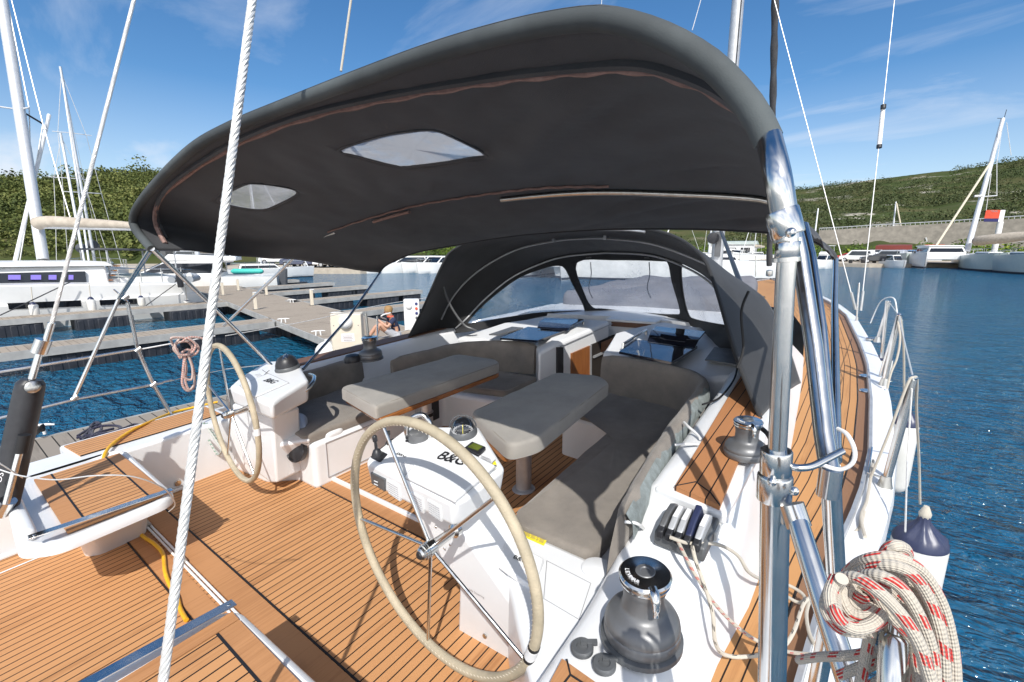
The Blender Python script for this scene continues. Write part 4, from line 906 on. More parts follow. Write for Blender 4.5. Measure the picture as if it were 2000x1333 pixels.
# yellow label, loose lid, locker panel
yb = M(); q = [bh(u, v, .4015) for u, v in ((1012, 1024), (1073, 1048), (1062, 1067), (1008, 1043))]; yb.hex(q, [p+V(0, 0, .0012) for p in q])
yt = yb.build('warning_sticker', YELB, smooth=False); tag(yt, 'yellow warning sticker on the white moulding behind the starboard cushion', 'sticker')
tx = M()
for k in range(4): ptext(tx, 'warning lines of text'.replace('warning', 'IIIIIII').replace('lines', 'IIIII').replace('of', 'II').replace('text', 'IIIII'), bh(1022-k*.3, 1032+k*4.4, .4035), bh(1064-k*1.5, 1049+k*4.4, .4035), bh(1024, 1020, .4035))
tx.build('small_print', PINK, yt, smooth=False)
ip = thing('instrument_lid', 'white instrument lid with black logo lying between the near pedestal and the winch', 'instrument cover', bh(1030, 1090, .42))
q = [bh(u, v, h) for u, v, h in ((989, 1052, .47), (1063, 1092, .42), (1042, 1150, .41), (972, 1098, .46))]
lid = M().hex([p-V(0, 0, .03) for p in q], q).build('lid', GEL, ip, bevel=.006)
mt = M(); ptext(mt, 'B&G', bpl(1001, 1092, *q[:3])+V(0, 0, .002), bpl(1027, 1103, *q[:3])+V(0, 0, .002), bpl(1008, 1075, *q[:3])+V(0, 0, .002), bold=.018, shear_=.12); mt.build('lettering', INK, lid, smooth=False)
sr = M(); p = bh(951, 1052, .40)
for k in range(3): sr.tube([p+V(.028*cos(2*pi*j/24), .028*sin(2*pi*j/24), .002+.004*k) for j in range(24)], .002, n=6, closed=True)
tag(sr.build('steel_ring_holder', CHROME), 'steel wire drink ring on the white moulding behind the near pedestal', 'drink ring')

sm2 = M(); q = [V(-3.055, 1.72, .05), V(-3.055, 1.72, .33), V(-3.055, 2.6, .33), V(-3.055, 2.6, .05)]; sm2.tube(q+[q[0]], .003, n=4); sm2.build('locker_seam', INKG, yacht)
cub = M(); cub.box((-3.055, 2.78, .22), (.02, .22, .2)); cub.build('cubby_frame', DKPL, yacht, bevel=.03, bseg=3)
# ---------------------------------------------------------------- sun awning and spray hood
def proj(p):
    q = shear(p) if BOAT else Vector(p); d = q-V(0, 0, CAMZ)
    lat = d.x*cos(YAW)+d.y*sin(YAW); fw = -d.x*sin(YAW)+d.y*cos(YAW)
    z = fw*cos(PITCH)-d.z*sin(PITCH); y = fw*sin(PITCH)+d.z*cos(PITCH)
    return (1000+F*lat/z, 667-F*y/z)
def inside(p, poly):
    c = False; k = len(poly)
    for i in range(k):
        a, b = poly[i], poly[i-1]
        if (a[1] > p[1]) != (b[1] > p[1]) and p[0] < (b[0]-a[0])*(p[1]-a[1])/(b[1]-a[1])+a[0]: c = not c
    return c
class Sheet:
    """a sheet of cloth: grid of points; measures spots on it and opens panes in it"""
    def __init__(s, G): s.G = G; s.P = [[proj(p) for p in r] for r in G]; s.cut = set()
    def on(s, u, v, off=0.0):
        best = None
        for i in range(1, len(s.G)-1):
            for j in range(1, len(s.G[0])-1):
                d = (s.P[i][j][0]-u)**2+(s.P[i][j][1]-v)**2
                if best is None or d < best[0]: best = (d, i, j)
        _, i, j = best; c = s.G[i][j]; a = s.G[i+1][j]-s.G[i-1][j]; b = s.G[i][j+1]-s.G[i][j-1]; n = a.cross(b).normalized()
        o = V(0, 0, CAMZ); r = bray(u, v); k = n.dot(c-o)/n.dot(r) if abs(n.dot(r)) > 1e-4 else (c-o).length
        p = o+r*k
        if (p-c).length > .25: p = c.copy()
        if n.dot(o-p) < 0: n = -n
        return p+n*off
    def open(s, pix):
        """cut a pane out of the cloth and draw the cut edge onto the pane's outline"""
        new = set()
        for i in range(len(s.G)-1):
            for j in range(len(s.G[0])-1):
                q = [s.P[a][b] for a in (i, i+1) for b in (j, j+1)]
                if inside((sum(k[0] for k in q)/4, sum(k[1] for k in q)/4), pix): new.add((i, j))
        s.cut |= new; todo = {}
        for i in range(1, len(s.G)-1):
            for j in range(1, len(s.G[0])-1):
                fs = [(i-1, j-1), (i-1, j), (i, j-1), (i, j)]; c = [f in new for f in fs]
                if any(c) and not all(c):
                    p = Vector(s.P[i][j]); best = None
                    for k in range(len(pix)):
                        a, b = Vector(pix[k-1]), Vector(pix[k]); t = max(0, min(1, (p-a).dot(b-a)/max((b-a).length_squared, 1e-9))); q = a+(b-a)*t
                        if best is None or (q-p).length < best[0]: best = ((q-p).length, q)
                    todo[(i, j)] = s.local(best[1].x, best[1].y, i, j)
        for (i, j), p in todo.items(): s.G[i][j] = p; s.P[i][j] = proj(p)
    def local(s, u, v, i, j, off=0.0):
        c = s.G[i][j]; a = s.G[i+1][j]-s.G[i-1][j]; b = s.G[i][j+1]-s.G[i][j-1]; n = a.cross(b).normalized()
        o = V(0, 0, CAMZ); r = bray(u, v); k = n.dot(c-o)/n.dot(r) if abs(n.dot(r)) > 1e-4 else (c-o).length
        p = o+r*k
        if (p-c).length > .25: p = c.copy()
        if n.dot(o-p) < 0: n = -n
        return p+n*off
    def mesh(s):
        a, b = len(s.G), len(s.G[0]); m = M(); vs = [p for r in s.G for p in r]; fs = []
        for i in range(a-1):
            for j in range(b-1):
                if (i, j) not in s.cut: fs.append([i*b+j, i*b+j+1, (i+1)*b+j+1, (i+1)*b+j])
        return m.add(vs, fs)
def vinylmat(name, col, alpha, tr=.5):
    m, t, b = newmat(name); out = [n for n in t.nodes if n.type == 'OUTPUT_MATERIAL'][0]; t.nodes.remove(b)
    tc_ = N(t, 'ShaderNodeTexCoord'); nz = N(t, 'ShaderNodeTexNoise', i_Scale=2.2, i_Detail=6.0, i_Roughness=.65); L(t, tc_.outputs['Object'], nz.inputs['Vector'])
    mr = N(t, 'ShaderNodeMapRange'); mr.inputs['From Min'].default_value = .35; mr.inputs['From Max'].default_value = .7; mr.inputs['To Min'].default_value = alpha*.55; mr.inputs['To Max'].default_value = alpha*1.5; L(t, nz.outputs[0], mr.inputs[0])
    tp = N(t, 'ShaderNodeBsdfTransparent'); tp.inputs[0].default_value = (.93, .95, .97, 1)
    df = N(t, 'ShaderNodeBsdfDiffuse'); df.inputs[0].default_value = (*col, 1); tl = N(t, 'ShaderNodeBsdfTranslucent'); tl.inputs[0].default_value = (*col, 1)
    md = N(t, 'ShaderNodeMixShader'); md.inputs[0].default_value = tr; L(t, df.outputs[0], md.inputs[1]); L(t, tl.outputs[0], md.inputs[2])
    m1 = N(t, 'ShaderNodeMixShader'); L(t, mr.outputs[0], m1.inputs[0]); L(t, tp.outputs[0], m1.inputs[1]); L(t, md.outputs[0], m1.inputs[2])
    gl = N(t, 'ShaderNodeBsdfGlossy'); gl.inputs['Roughness'].default_value = .12
    bn = N(t, 'ShaderNodeTexNoise', i_Scale=5.0, i_Detail=3.0); L(t, tc_.outputs['Object'], bn.inputs['Vector']); bp = N(t, 'ShaderNodeBump', i_Strength=.25, i_Distance=.02); L(t, bn.outputs[0], bp.inputs['Height']); L(t, bp.outputs[0], gl.inputs['Normal'])
    lw = N(t, 'ShaderNodeLayerWeight'); pw = N(t, 'ShaderNodeMath', operation='POWER'); L(t, lw.outputs['Facing'], pw.inputs[0]); pw.inputs[1].default_value = 4.0
    fr = N(t, 'ShaderNodeMath', operation='MULTIPLY_ADD'); L(t, pw.outputs[0], fr.inputs[0]); fr.inputs[1].default_value = .6; fr.inputs[2].default_value = .05
    m2 = N(t, 'ShaderNodeMixShader'); L(t, fr.outputs[0], m2.inputs[0]); L(t, m1.outputs[0], m2.inputs[1]); L(t, gl.outputs[0], m2.inputs[2]); L(t, m2.outputs[0], out.inputs[0])
    return m
VINYL = vinylmat('clear_window_vinyl', (.62, .66, .72), .30)
VINYLM = vinylmat('milky_roof_vinyl', (.46, .47, .48), .95, tr=.6)
bim = thing('bimini', 'large black canvas bimini awning on steel bows over the cockpit', 'bimini awning', (XC, 1.9, 0))
B0p = [(297, 489), (268, 455), (260, 432), (272, 402), (312, 353), (377, 293), (452, 252), (562, 209), (702, 157), (850, 106), (1000, 66), (1130, 44), (1200, 46), (1290, 74), (1380, 126), (1445, 190), (1480, 240), (1500, 282)]
B1p = [(577, 507), (600, 486), (640, 460), (790, 410), (950, 388), (1090, 373), (1200, 369), (1350, 373), (1440, 377), (1500, 384), (1545, 404), (1572, 440)]
B2p = [(741, 533), (750, 521), (772, 509), (812, 493), (870, 482), (1000, 461), (1150, 449), (1250, 446), (1350, 446), (1440, 449), (1520, 455), (1590, 470), (1622, 492), (1632, 508)]
NB = 110
def bow(pix, y): return resample(cr_spline([by(u, v, y) for u, v in pix], 8), NB)
R0, R1, R2 = bow(B0p, .85), bow(B1p, 2.02), bow(B2p, 3.0)
G = []; NR = 56
for i in range(NR+1):
    t = i/NR; row = []
    for j in range(NB):
        s_ = j/(NB-1)
        if t < .55: k = t/.55; p = R0[j].lerp(R1[j], k)
        else: k = (t-.55)/.45; p = R1[j].lerp(R2[j], k)
        env = sin(pi*k)
        p = p+V(0, 0, -.028*env*(1-abs(2*s_-1)**3))
        wr = noise.fractal(Vector((p.x*2.2+p.y*2.0, p.y*.9-p.x*.5, 2.3)), .9, 2.2, 4)*.020+noise.noise(Vector((p.x*6+p.y*9, p.y*2.2, 7)))*.020*(s_**1.2)+noise.noise(Vector((p.x*13+p.y*17, p.y*3, 1)))*.006*(s_**1.2)+noise.noise(Vector((p.x*11, p.y*1.6, 3)))*.006*max(0, 1-t*6)
        p = p+V(0, 0, wr*min(1, env*1.6)); row.append(p)
    G.append(row)
can = Sheet(G)
W1 = [(666, 292), (745, 266), (815, 255), (850, 255), (880, 266), (943, 299), (928, 307), (805, 324), (770, 322), (700, 304)]
W2 = [(427, 390), (470, 364), (500, 359), (560, 367), (580, 378), (545, 398), (512, 409), (460, 403)]
for W_ in (W1, W2):
    q = [Vector((u, v, 0)) for u, v in cr_spline([(u, v, 0) for u, v in W_], 5, closed=True) for u, v in ((u, v),)] if False else [Vector((p.x, p.y)) for p in cr_spline([(u, v, 0) for u, v in W_], 5, closed=True)]
    pts = [can.on(p.x, p.y, .003) for p in q]; can.open(q)
    M().add(pts+[sum(pts, Vector())/len(pts)], [[i, (i+1) % len(pts), len(pts)] for i in range(len(pts))]).build('roof_window', VINYLM, bim, angle=180)
    cz = sum(pts, Vector())/len(pts); M().tube([cz+(p-cz)*1.02 for p in pts], .010, n=6, closed=True, flat=.5).build('window_binding', CANVAS, bim)
can.mesh().build('canopy', CANVAS, bim, angle=180, solid=.004)
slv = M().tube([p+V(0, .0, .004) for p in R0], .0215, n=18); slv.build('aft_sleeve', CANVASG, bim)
st = M().tube([p+V(.0, -.013, .0215) for p in R0[8:]], .0013, n=4); st.build('stitch_line', CANVAS, bim)
M().tube([p+V(0, .0, .0) for p in R2], .014, n=10).build('forward_sleeve', CANVAS, bim)
def strip_on(sheet, pix, w, off, amp=0.0):
    P = [Vector((p.x, p.y)) for p in resample(cr_spline([(u, v, 0) for u, v in pix], 6), 70)]
    Q = [sheet.on(p.x, p.y, off) for p in P]
    for _ in range(3): Q = [Q[0]]+[(Q[i-1]+Q[i]*2+Q[i+1])/4 for i in range(1, len(Q)-1)]+[Q[-1]]
    return M().tube([p+V(0, 0, amp*sin(i*1.3)) for i, p in enumerate(Q)], w, n=6)
Zp = [(322, 478), (302, 443), (297, 420), (320, 375), (400, 317), (480, 272), (600, 227), (760, 190), (900, 165), (1000, 150), (1130, 136), (1250, 130), (1330, 150), (1400, 178), (1452, 216)]
strip_on(can, Zp, .0125, .004, .003).build('zip_tape', PINK, bim); strip_on(can, [(u+3, v-9) for u, v in Zp], .012, .006).build('zip_cover', CANVAS, bim)
strip_on(can, [(640, 452), (720, 425), (830, 396), (1000, 370), (1100, 362), (1190, 361)], .006, .010, .002).build('zip_tape', PINK, bim)
def tube_on(pts, r, name='frame_tube', mat=CHROME, parent=None, n=14, spl=0): return M().tube(cr_spline(pts, spl) if spl else pts, r, n=n).build(name, mat, parent or bim)
tube_on([p+V(0, 0, -.018) for p in R1[int(NB*.60):]], .013, mat=STEELB); tube_on([p+V(0, 0, -.022) for p in R1[int(NB*.30):int(NB*.41)]], .011, mat=PINK, name='tube_sleeve')
# port legs
tube_on([by(655, 454, 2.02)]+[by(u, v, 2.02) for u, v in ((622, 466), (585, 492), (550, 528))]+[by(437, 637, 1.75)], .0125, spl=5)
tube_on([by(297, 487, .85), by(418, 602, 1.35), by(532, 716, 1.66)], .013)
tube_on([by(295, 487, .85), bx(232, 585, -4.80), bx(146, 775, -4.86)], .014)
tube_on([by(743, 533, 3.0), by(680, 622, 2.45), by(592, 722, 1.85)], .0125)
# starboard: telescopic main pole with clamps, and the fanning forward legs
def ppx(u, v, y=.80): return by(u, v, y)
def rpx(w, u, v, y): r = ray(u, v); return w*(y/r.y)/F/2
tube_on([R0[-1]+V(0, -.0, .01), ppx(1518, 340), ppx(1531, 420), ppx(1539, 470)], rpx(49, 1520, 340, .8), spl=4, n=20)
tube_on([ppx(1541, 455), ppx(1533, 560), ppx(1524, 760), ppx(1517, 900)], rpx(35, 1530, 560, .8), n=20)
tube_on([ppx(1515, 880), ppx(1509, 1250), ppx(1505, 1500)], rpx(51, 1510, 1100, .8), n=20)
def sleeve(a, b, r, name='clamp'): return M().tube([a, a.lerp(b, .06), a.lerp(b, .94), b], [r*.95, r, r, r*.95], n=24).build(name, CHROME, bim, angle=30)
sleeve(ppx(1526, 412), ppx(1540, 462), rpx(60, 1533, 440, .8)); sleeve(ppx(1540, 472), ppx(1536, 506), rpx(43, 1538, 490, .8)); sleeve(ppx(1536, 503), ppx(1535.5, 512), rpx(49, 1538, 490, .8))
sleeve(ppx(1517, 880), ppx(1514, 926), rpx(56, 1515, 900, .8)); sleeve(ppx(1514, 928), ppx(1511, 976), rpx(62, 1512, 950, .8))
for u, v in ((1508, 942), (1551, 960), (1545, 455)): M().lathe([(.006, -.004), (.007, .002), (.004, .006), (0, .007)], ppx(u, v, .775), axis=(0, -1, .1), n=14).build('screw', CHROME, bim)
hk = M(); hk.tube(cr_spline([ppx(1545, 912), ppx(1560, 915), ppx(1585, 912, .81), ppx(1612, 899, .83), ppx(1645, 882, .86)], 5), rpx(14, 1600, 900, .83), n=14); hk.build('hook_arm', CHROME, bim)
br = M(); br.tube([ppx(1545, 985, .79), ppx(1560, 1030, .78)], rpx(45, 1550, 1000, .79), n=20); br.build('brace_socket', CHROME, bim, angle=30)
tube_on([ppx(1552, 1000, .79), ppx(1608, 1180, .70), ppx(1680, 1400, .62)], rpx(42, 1608, 1180, .70), n=20)
J = by(1622, 930, 1.22); tube_on([J, by(1626, 1010, 1.24), by(1634, 1140, 1.27), V(by(1634, 1140, 1.27).x-.01, 1.3, hd(1.3))], .0205, n=18)
tube_on([by(1545, 420, 1.60), by(1563, 500, 1.55), by(1590, 680, 1.42), by(1609, 850, 1.30), J], .0215, n=18)
tube_on([R1[-1], by(1586, 500, 1.85), by(1606, 640, 1.65), by(1627, 880, 1.35)], .0125, n=14)
tube_on([R2[-1], by(1630, 600, 2.4), by(1632, 760, 1.8), by(1633, 900, 1.4)], .0135, n=14)
M().tube([J+V(0, 0, .02), J-V(0, 0, .05)], .0235, n=18).build('clamp', CHROME, bim)
lp = M(); lp.tube(cr_spline([by(1636, 838, 1.22), by(1655, 850, 1.2), by(1669, 880, 1.18), by(1665, 905, 1.17), by(1640, 918, 1.17), by(1605, 908, 1.17), by(1604, 902, 1.24), by(1640, 912, 1.26)], 6), .0045, n=8)
tag(lp.build('white_lashing', PWHITE), 'white cord looped round the lower steel bimini legs', 'cord')
# --- spray hood
hood = thing('sprayhood', 'black canvas spray hood with three clear windows over the companionway', 'spray hood', (XC, 4.5, .7))
NH = 120
A0p = [(785, 684, 3.38), (822, 612, 3.36), (862, 522, 3.36), (884, 490, 3.42), (940, 467, 3.5), (1060, 451, 3.6), (1180, 445, 3.6), (1255, 448, 3.58), (1315, 462, 3.5), (1369, 499, 3.35), (1394, 552, 3.22), (1420, 640, 3.05), (1440, 704, 2.95), (1458, 751, 2.85), (1485, 818, 2.72)]
H0 = resample(cr_spline([by(*q) for q in A0p], 8), NH)
def mirrow(pts): 
    h = cr_spline(pts, 8); return resample(h+[V(2*XC-p.x, p.y, p.z) for p in h[::-1]], NH)
H1 = mirrow([V(-4.12, 3.85, .62), by(882, 584, 3.95), by(930, 531, 4.05), by(1005, 487, 4.15), by(1085, 468, 4.2), V(XC, 4.25, by(1180, 461, 4.25).z)])
H2 = mirrow([V(-4.08, 4.02, .63), by(908, 624, 4.02), by(945, 585, 4.25), by(1000, 540, 4.5), by(1062, 511, 4.68), by(1110, 498, 4.75), V(XC, 4.82, by(1190, 491, 4.82).z)])
H3 = mirrow([V(-3.98, 3.95, .66), bh(922, 648, .70), bh(985, 636, .72), bh(1060, 619, .76), bh(1145, 609, .80), V(XC, 5.45, .80)])
def bulge(H, k): return [V(p.x+k*max(0, min(1, (p.x-XC)/1.5))**3, p.y, p.z) for p in H]
H1, H2, H3 = bulge(H1, .24), bulge(H2, .22), bulge(H3, .12)
G = []
for i in range(61):
    row = []
    for j in range(NH):
        if i < 20: k = i/20; p = H0[j].lerp(H1[j], k); e = sin(pi*k)*.03
        elif i < 36: k = (i-20)/16; p = H1[j].lerp(H2[j], k); e = sin(pi*k)*.0
        else: k = (i-36)/24; p = H2[j].lerp(H3[j], k); e = 0
        p = p+V(0, 0, e)+V(0, 0, .01*noise.fractal(Vector((p.x*3, p.y*3, p.z*3)), .8, 2, 3)*sin(pi*k)); row.append(p)
    G.append(row)
hs2 = Sheet(G)
# the panes face the cockpit: measured on the forward panel only
fp = Sheet(G[36:])
for pix in ([(916, 629), (950, 592), (1010, 546), (1062, 525), (1092, 520), (1104, 527), (1118, 556), (1141, 604), (1125, 608), (1060, 611), (990, 621), (925, 632)],
            [(1127, 514), (1200, 509), (1290, 511), (1305, 516), (1312, 550), (1328, 607), (1318, 615), (1250, 611), (1180, 604), (1158, 601), (1142, 575)],
            [(1332, 519), (1345, 514), (1380, 522), (1403, 560), (1428, 636), (1420, 637), (1360, 625), (1345, 612), (1335, 570)]):
    q = [Vector((p.x, p.y)) for p in cr_spline([(u, v, 0) for u, v in pix], 4, closed=True)]
    pts = [fp.on(p.x, p.y, .003) for p in q]; fp.open(q)
    c = sum(pts, Vector())/len(pts)
    M().add(pts+[c], [[i, (i+1) % len(pts), len(pts)] for i in range(len(pts))]).build('clear_window', VINYL, hood, angle=180)
    M().tube([c+(p-c)*1.012 for p in pts], .010, n=6, closed=True, flat=.5).build('window_binding', HOODC, hood)
hs2.cut = {(i+36, j) for i, j in fp.cut}
hs2.mesh().build('hood_canvas', HOODC, hood, angle=180, solid=.004)
M().tube(H0, .012, n=8).build('aft_binding', HOODC, hood)
for H_, a, b, r, dz in ((H1, .06, .94, .0105, -.02), (H2, .05, .95, .0105, -.02), (H0, .34, .66, .009, -.02)):
    M().tube([p+V(0, -.012, dz) for p in H_[int(NH*a):int(NH*b)]], r, n=10).build('frame_bow', ALU, hood)
M().tube(cr_spline([by(866, 522, 3.55), by(864, 553, 3.6), by(880, 598, 3.7), by(905, 634, 3.8), by(921, 643, 3.85), by(930, 647, 3.9)], 5), .013, n=10).build('frame_bow', GREY, hood)
for q0 in (.44, .56): M().box(H1[int(NH*q0)]+V(0, -.03, -.005), (.03, .03, .05)).build('buckle', ALU, hood)
for u in (1150, 1265):
    p = fp.on(u, 503, .01); M().box(p, (.06, .02, .02), YAW).build('buckle', GPL, hood)
    M().tube([fp.on(u+4+k*.8*sin(k), 512+10*k, .012) for k in range(8)], .006, n=6, flat=.5).build('strap', BLACK, hood)
M().tube(cr_spline([by(1462, 570, 3.0), by(1448, 610, 2.95), by(1452, 680, 2.9), by(1440, 720, 2.85)], 5), .008, n=8).build('strap', BLACK, hood)
M().tube(cr_spline([bh(1440, 720, .76), bh(1432, 745, .75), bh(1405, 778, .745), bh(1372, 791, .74)], 6), .006, n=8).build('strap', BLACK, hood)
# ---------------------------------------------------------------- rails, rigging, ropes, fenders
def ropemat(name, base, fleck, per=.032, dens=.36, base2=None, strands=26):
    m, t, b = newmat(name); b.inputs['Roughness'].default_value = .8; b.inputs['Specular IOR Level'].default_value = .25; b.inputs['Sheen Weight'].default_value = .2
    uv = N(t, 'ShaderNodeUVMap'); s = N(t, 'ShaderNodeSeparateXYZ'); L(t, uv.outputs[0], s.inputs[0])
    def mth(op, a, bb=None, c=None):
        n = N(t, 'ShaderNodeMath', operation=op)
        for k, q in enumerate((a, bb, c)):
            if q is None: continue
            if isinstance(q, (int, float)): n.inputs[k].default_value = q
            else: L(t, q, n.inputs[k])
        return n.outputs[0]
    u, v = s.outputs[0], s.outputs[1]
    sk = mth('MULTIPLY_ADD', v, per*.9, u)                       # skewed lengthwise coordinate
    fr = mth('FRACT', mth('DIVIDE', sk, per)); on = mth('LESS_THAN', fr, dens)
    st = mth('FRACT', mth('MULTIPLY', v, 10.0)); on2 = mth('LESS_THAN', st, .62)
    half = mth('FRACT', mth('MULTIPLY', v, 2.0)); on3 = mth('LESS_THAN', half, .55)
    f = mth('MULTIPLY', mth('MULTIPLY', on, on2), on3)
    nz = N(t, 'ShaderNodeTexNoise', i_Scale=60, i_Detail=3.0); L(t, uv.outputs[0], nz.inputs['Vector'])
    mb = N(t, 'ShaderNodeMix', data_type='RGBA'); L(t, nz.outputs[0], mb.inputs['Factor']); mb.inputs['A'].default_value = (*base, 1); mb.inputs['B'].default_value = (*(base2 or tuple(c*.75 for c in base)), 1)
    mxn = N(t, 'ShaderNodeMix', data_type='RGBA'); L(t, f, mxn.inputs['Factor']); L(t, mb.outputs['Result'], mxn.inputs['A']); mxn.inputs['B'].default_value = (*fleck, 1)
    L(t, mxn.outputs['Result'], b.inputs['Base Color'])
    w1 = mth('SINE', mth('MULTIPLY_ADD', v, 2*pi*8, mth('MULTIPLY', u, 900.0))); w2 = mth('SINE', mth('MULTIPLY_ADD', v, 2*pi*8, mth('MULTIPLY', u, -900.0)))
    bp = N(t, 'ShaderNodeBump', i_Strength=.6, i_Distance=.0012); L(t, mth('MULTIPLY', w1, w2), bp.inputs['Height']); L(t, bp.outputs[0], b.inputs['Normal'])
    return m
ROPER = ropemat('red_fleck_rope', (.60, .54, .45), (.52, .035, .03))
ROPEK = ropemat('black_fleck_rope', (.66, .60, .50), (.015, .015, .018), per=.06, dens=.3)
ROPEP = ropemat('faded_pink_rope', (.62, .48, .42), (.45, .13, .10), per=.02, dens=.5)
ROPEG = ropemat('dirty_white_rope', (.60, .55, .46), (.50, .45, .38), per=.05)
ROPEN = ropemat('navy_rope', (.020, .020, .045), (.035, .035, .07), per=.02)
ROPEGR = ropemat('green_fleck_rope', (.55, .55, .50), (.02, .16, .09), per=.04)
WIRE = pm('galvanised_wire', (.80, .79, .76), .45, .45, col2=(.66, .65, .62), scale=60)
def wire(a, b, r, strands=6, pitch=.09, seg=260, name='backstay', label=None, mat=WIRE):
    a, b = Vector(a), Vector(b); d = (b-a); Lh = d.length; d.normalize(); e1 = d.orthogonal().normalized(); e2 = d.cross(e1)
    m = M(); rs = r*.40; rh = r-rs
    for k in range(strands):
        m.tube([a+d*(Lh*i/seg)+(e1*cos(2*pi*(k/strands+Lh*i/seg/pitch))+e2*sin(2*pi*(k/strands+Lh*i/seg/pitch)))*rh for i in range(seg+1)], rs, n=6)
    return m
w_ = wire(bd(548, -420, 1.20), bd(303, 1450, .955), .0104, pitch=.095, seg=420)
o = w_.build('backstay_wire', WIRE); tag(o, 'thick twisted steel backstay wire crossing the picture closest to the camera', 'backstay wire', 'backstays')
K_ = 1.98
pb = thing('backstay_tensioner', 'thinner port backstay wire ending in a black hydraulic tensioner at the left edge', 'backstay', bd(6, 1000, 1.22*K_), 'backstays')
def bk_(u, v, d=1.26): return bd(u, v, d*K_)
wire(bk_(300, -150, 1.33), bk_(98, 645, 1.27), .0102, pitch=.10, seg=420).build('wire', WIRE, pb)
M().tube([bk_(101, 632, 1.27), bk_(90, 668, 1.27)], .0165, n=12).build('terminal', CHROME, pb)
M().tube([bk_(86, 664, 1.27), bk_(76, 690, 1.27)], .036, n=14).build('fork', CHROME, pb)
M().tube([bk_(80, 680, 1.27), bk_(62, 742, 1.26)], .0165, n=12).build('piston_rod', CHROME, pb)
pts = [bk_(62, 742), bk_(60, 750), bk_(57, 765), bk_(22, 925, 1.24), bk_(5, 1000, 1.22)]
M().tube(pts, [.044, .060, .063, .063, .060], n=24).build('cylinder', DKPL, pb, angle=30)
M().lathe([(.032, -.06), (.032, .012), (.024, .018), (0, .018)], bk_(64, 757, 1.23), axis=-ray(64, 757)+V(.3, 0, 0), n=20).build('gauge', STEELB, pb)
M().tube([bk_(44, 862, 1.20), bk_(12, 985, 1.18)], .015, n=12).build('side_rod', CHROME, pb); M().tube([bk_(48, 850, 1.20), bk_(40, 885, 1.20)], .027, n=12).build('pump_grip', BLACK, pb)
M().tube([bk_(16, 978, 1.2), bk_(-2, 1005, 1.2)], .038, n=12).build('toggle', CHROME, pb)
mt = M(); ptext(mt, 'OS', bk_(2, 945, 1.19), bk_(8, 925, 1.19), bk_(-10, 930, 1.19)); mt.build('lettering', INKW, pb, smooth=False)
# port pushpit
pr = thing('pushpit_rail', 'stainless steel pushpit rail with two bars along the port quarter', 'guard rail', bx(335, 808, -4.86))
def prx(*a): return [bx(u, v, -4.86) for u, v in a]
M().tube(prx((-40, 734), (0, 727), (150, 703), (269, 683)), .0125, n=12).build('top_bar', CHROME, pr)
M().tube(prx((-40, 828), (0, 817), (142, 782), (300, 752), (318, 748)), .0125, n=12).build('middle_bar', CHROME, pr)
M().tube(cr_spline(prx((249, 592), (262, 650), (270, 684), (298, 748), (325, 795), (335, 812)), 4), .0145, n=12).build('stanchion', CHROME, pr)
for u, v in ((270, 684), (146, 778), (245, 582), (300, 752)): M().tube(prx((u-5, v+4), (u+5, v-4)), .021, n=12).build('rail_clamp', STEELB, pr)
M().tube(prx((222, 566), (250, 590)), .006, n=8).build('flag_pin', CHROME, pr)
ll = M(); ll.tube(prx((270, 684), (335, 672), (420, 657)), .006, n=8); tag(ll.build('guard_wire', PWHITE), 'white upper guard wire leading forward from the port rail', 'guard wire', 'port guard wires')
ll = M(); ll.tube(prx((318, 748), (370, 736), (440, 722)), .005, n=8); ll.tube(prx((318, 747), (336, 743)), .011, n=10); tag(ll.build('guard_wire', CHROME), 'lower guard wire with a white end leading forward from the port rail', 'guard wire', 'port guard wires')
# thin guard wires forward on the port side
# starboard stanchions
def stan(top, bot, hb, label, r=.0125, twin=None, xp=None):
    b = bh(*bot, hb); t = thing('stanchion', label, 'stanchion', b, 'starboard stanchions'); yb_ = b.y
    tp = by(*top, yb_+.02); M().tube([b, tp], r, n=12).build('post', CHROME, t); M().lathe([(r*1.9, -.005), (r*1.6, .02), (r*1.2, .06)], b, n=14).build('foot', STEELB, t)
    M().lathe([(r*.9, 0), (r*1.1, .01), (r*.6, .022), (0, .024)], tp, axis=tp-b, n=12).build('cap', CHROME, t)
    if twin:
        b2 = bh(*twin[1], hb); M().tube([b2, by(*twin[0], b2.y)], r*.8, n=10).build('brace', CHROME, t)
    return t
H_ = hd(5)+.03
stan((1783, 742), (1728, 950), hd(3)+.03, 'nearest steel stanchion with a rope over its head on the starboard rail', .019, ((1788, 742), (1735, 935)))
stan((1756, 618), (1726, 752), H_, 'middle twin steel stanchion at the starboard gate wrapped in white rope', .021, ((1754, 622), (1720, 735)))
stan((1737, 592), (1713, 668), hd(7)+.03, 'third steel stanchion from the camera on the starboard rail', .021, ((1733, 588), (1722, 700)))
stan((1678, 556), (1673, 627), hd(9)+.03, 'farthest thin stanchion beside the starboard shrouds', .0125)
rb = thing('rail_bracket', 'small bent steel bracket beside the nearest starboard stanchion', 'bracket', bh(1700, 930, hd(3)+.03))
M().tube([bh(1703, 875, hd(3)+.06), bh(1696, 925, hd(3)+.06), bh(1727, 935, hd(3)+.06)], .006, n=8).build('bar', CHROME, rb)
def rope(name, pts, r, mat, label, cat='rope', spl=6, n=10, group=None): return tag(M().tube(cr_spline(pts, spl), r, n=n).build(name, mat), label, cat, group)
rope('fender_line', [by(1700, 935, 3.0), by(1735, 850, 3.0), by(1772, 752, 3.05), by(1785, 738, 3.1), by(1791, 745, 3.15), by(1790, 800, 3.3), by(1795, 900, 3.6), by(1797, 985, 3.75)], .0065, ROPEG, 'off white rope over the nearest stanchion down to the big fender')
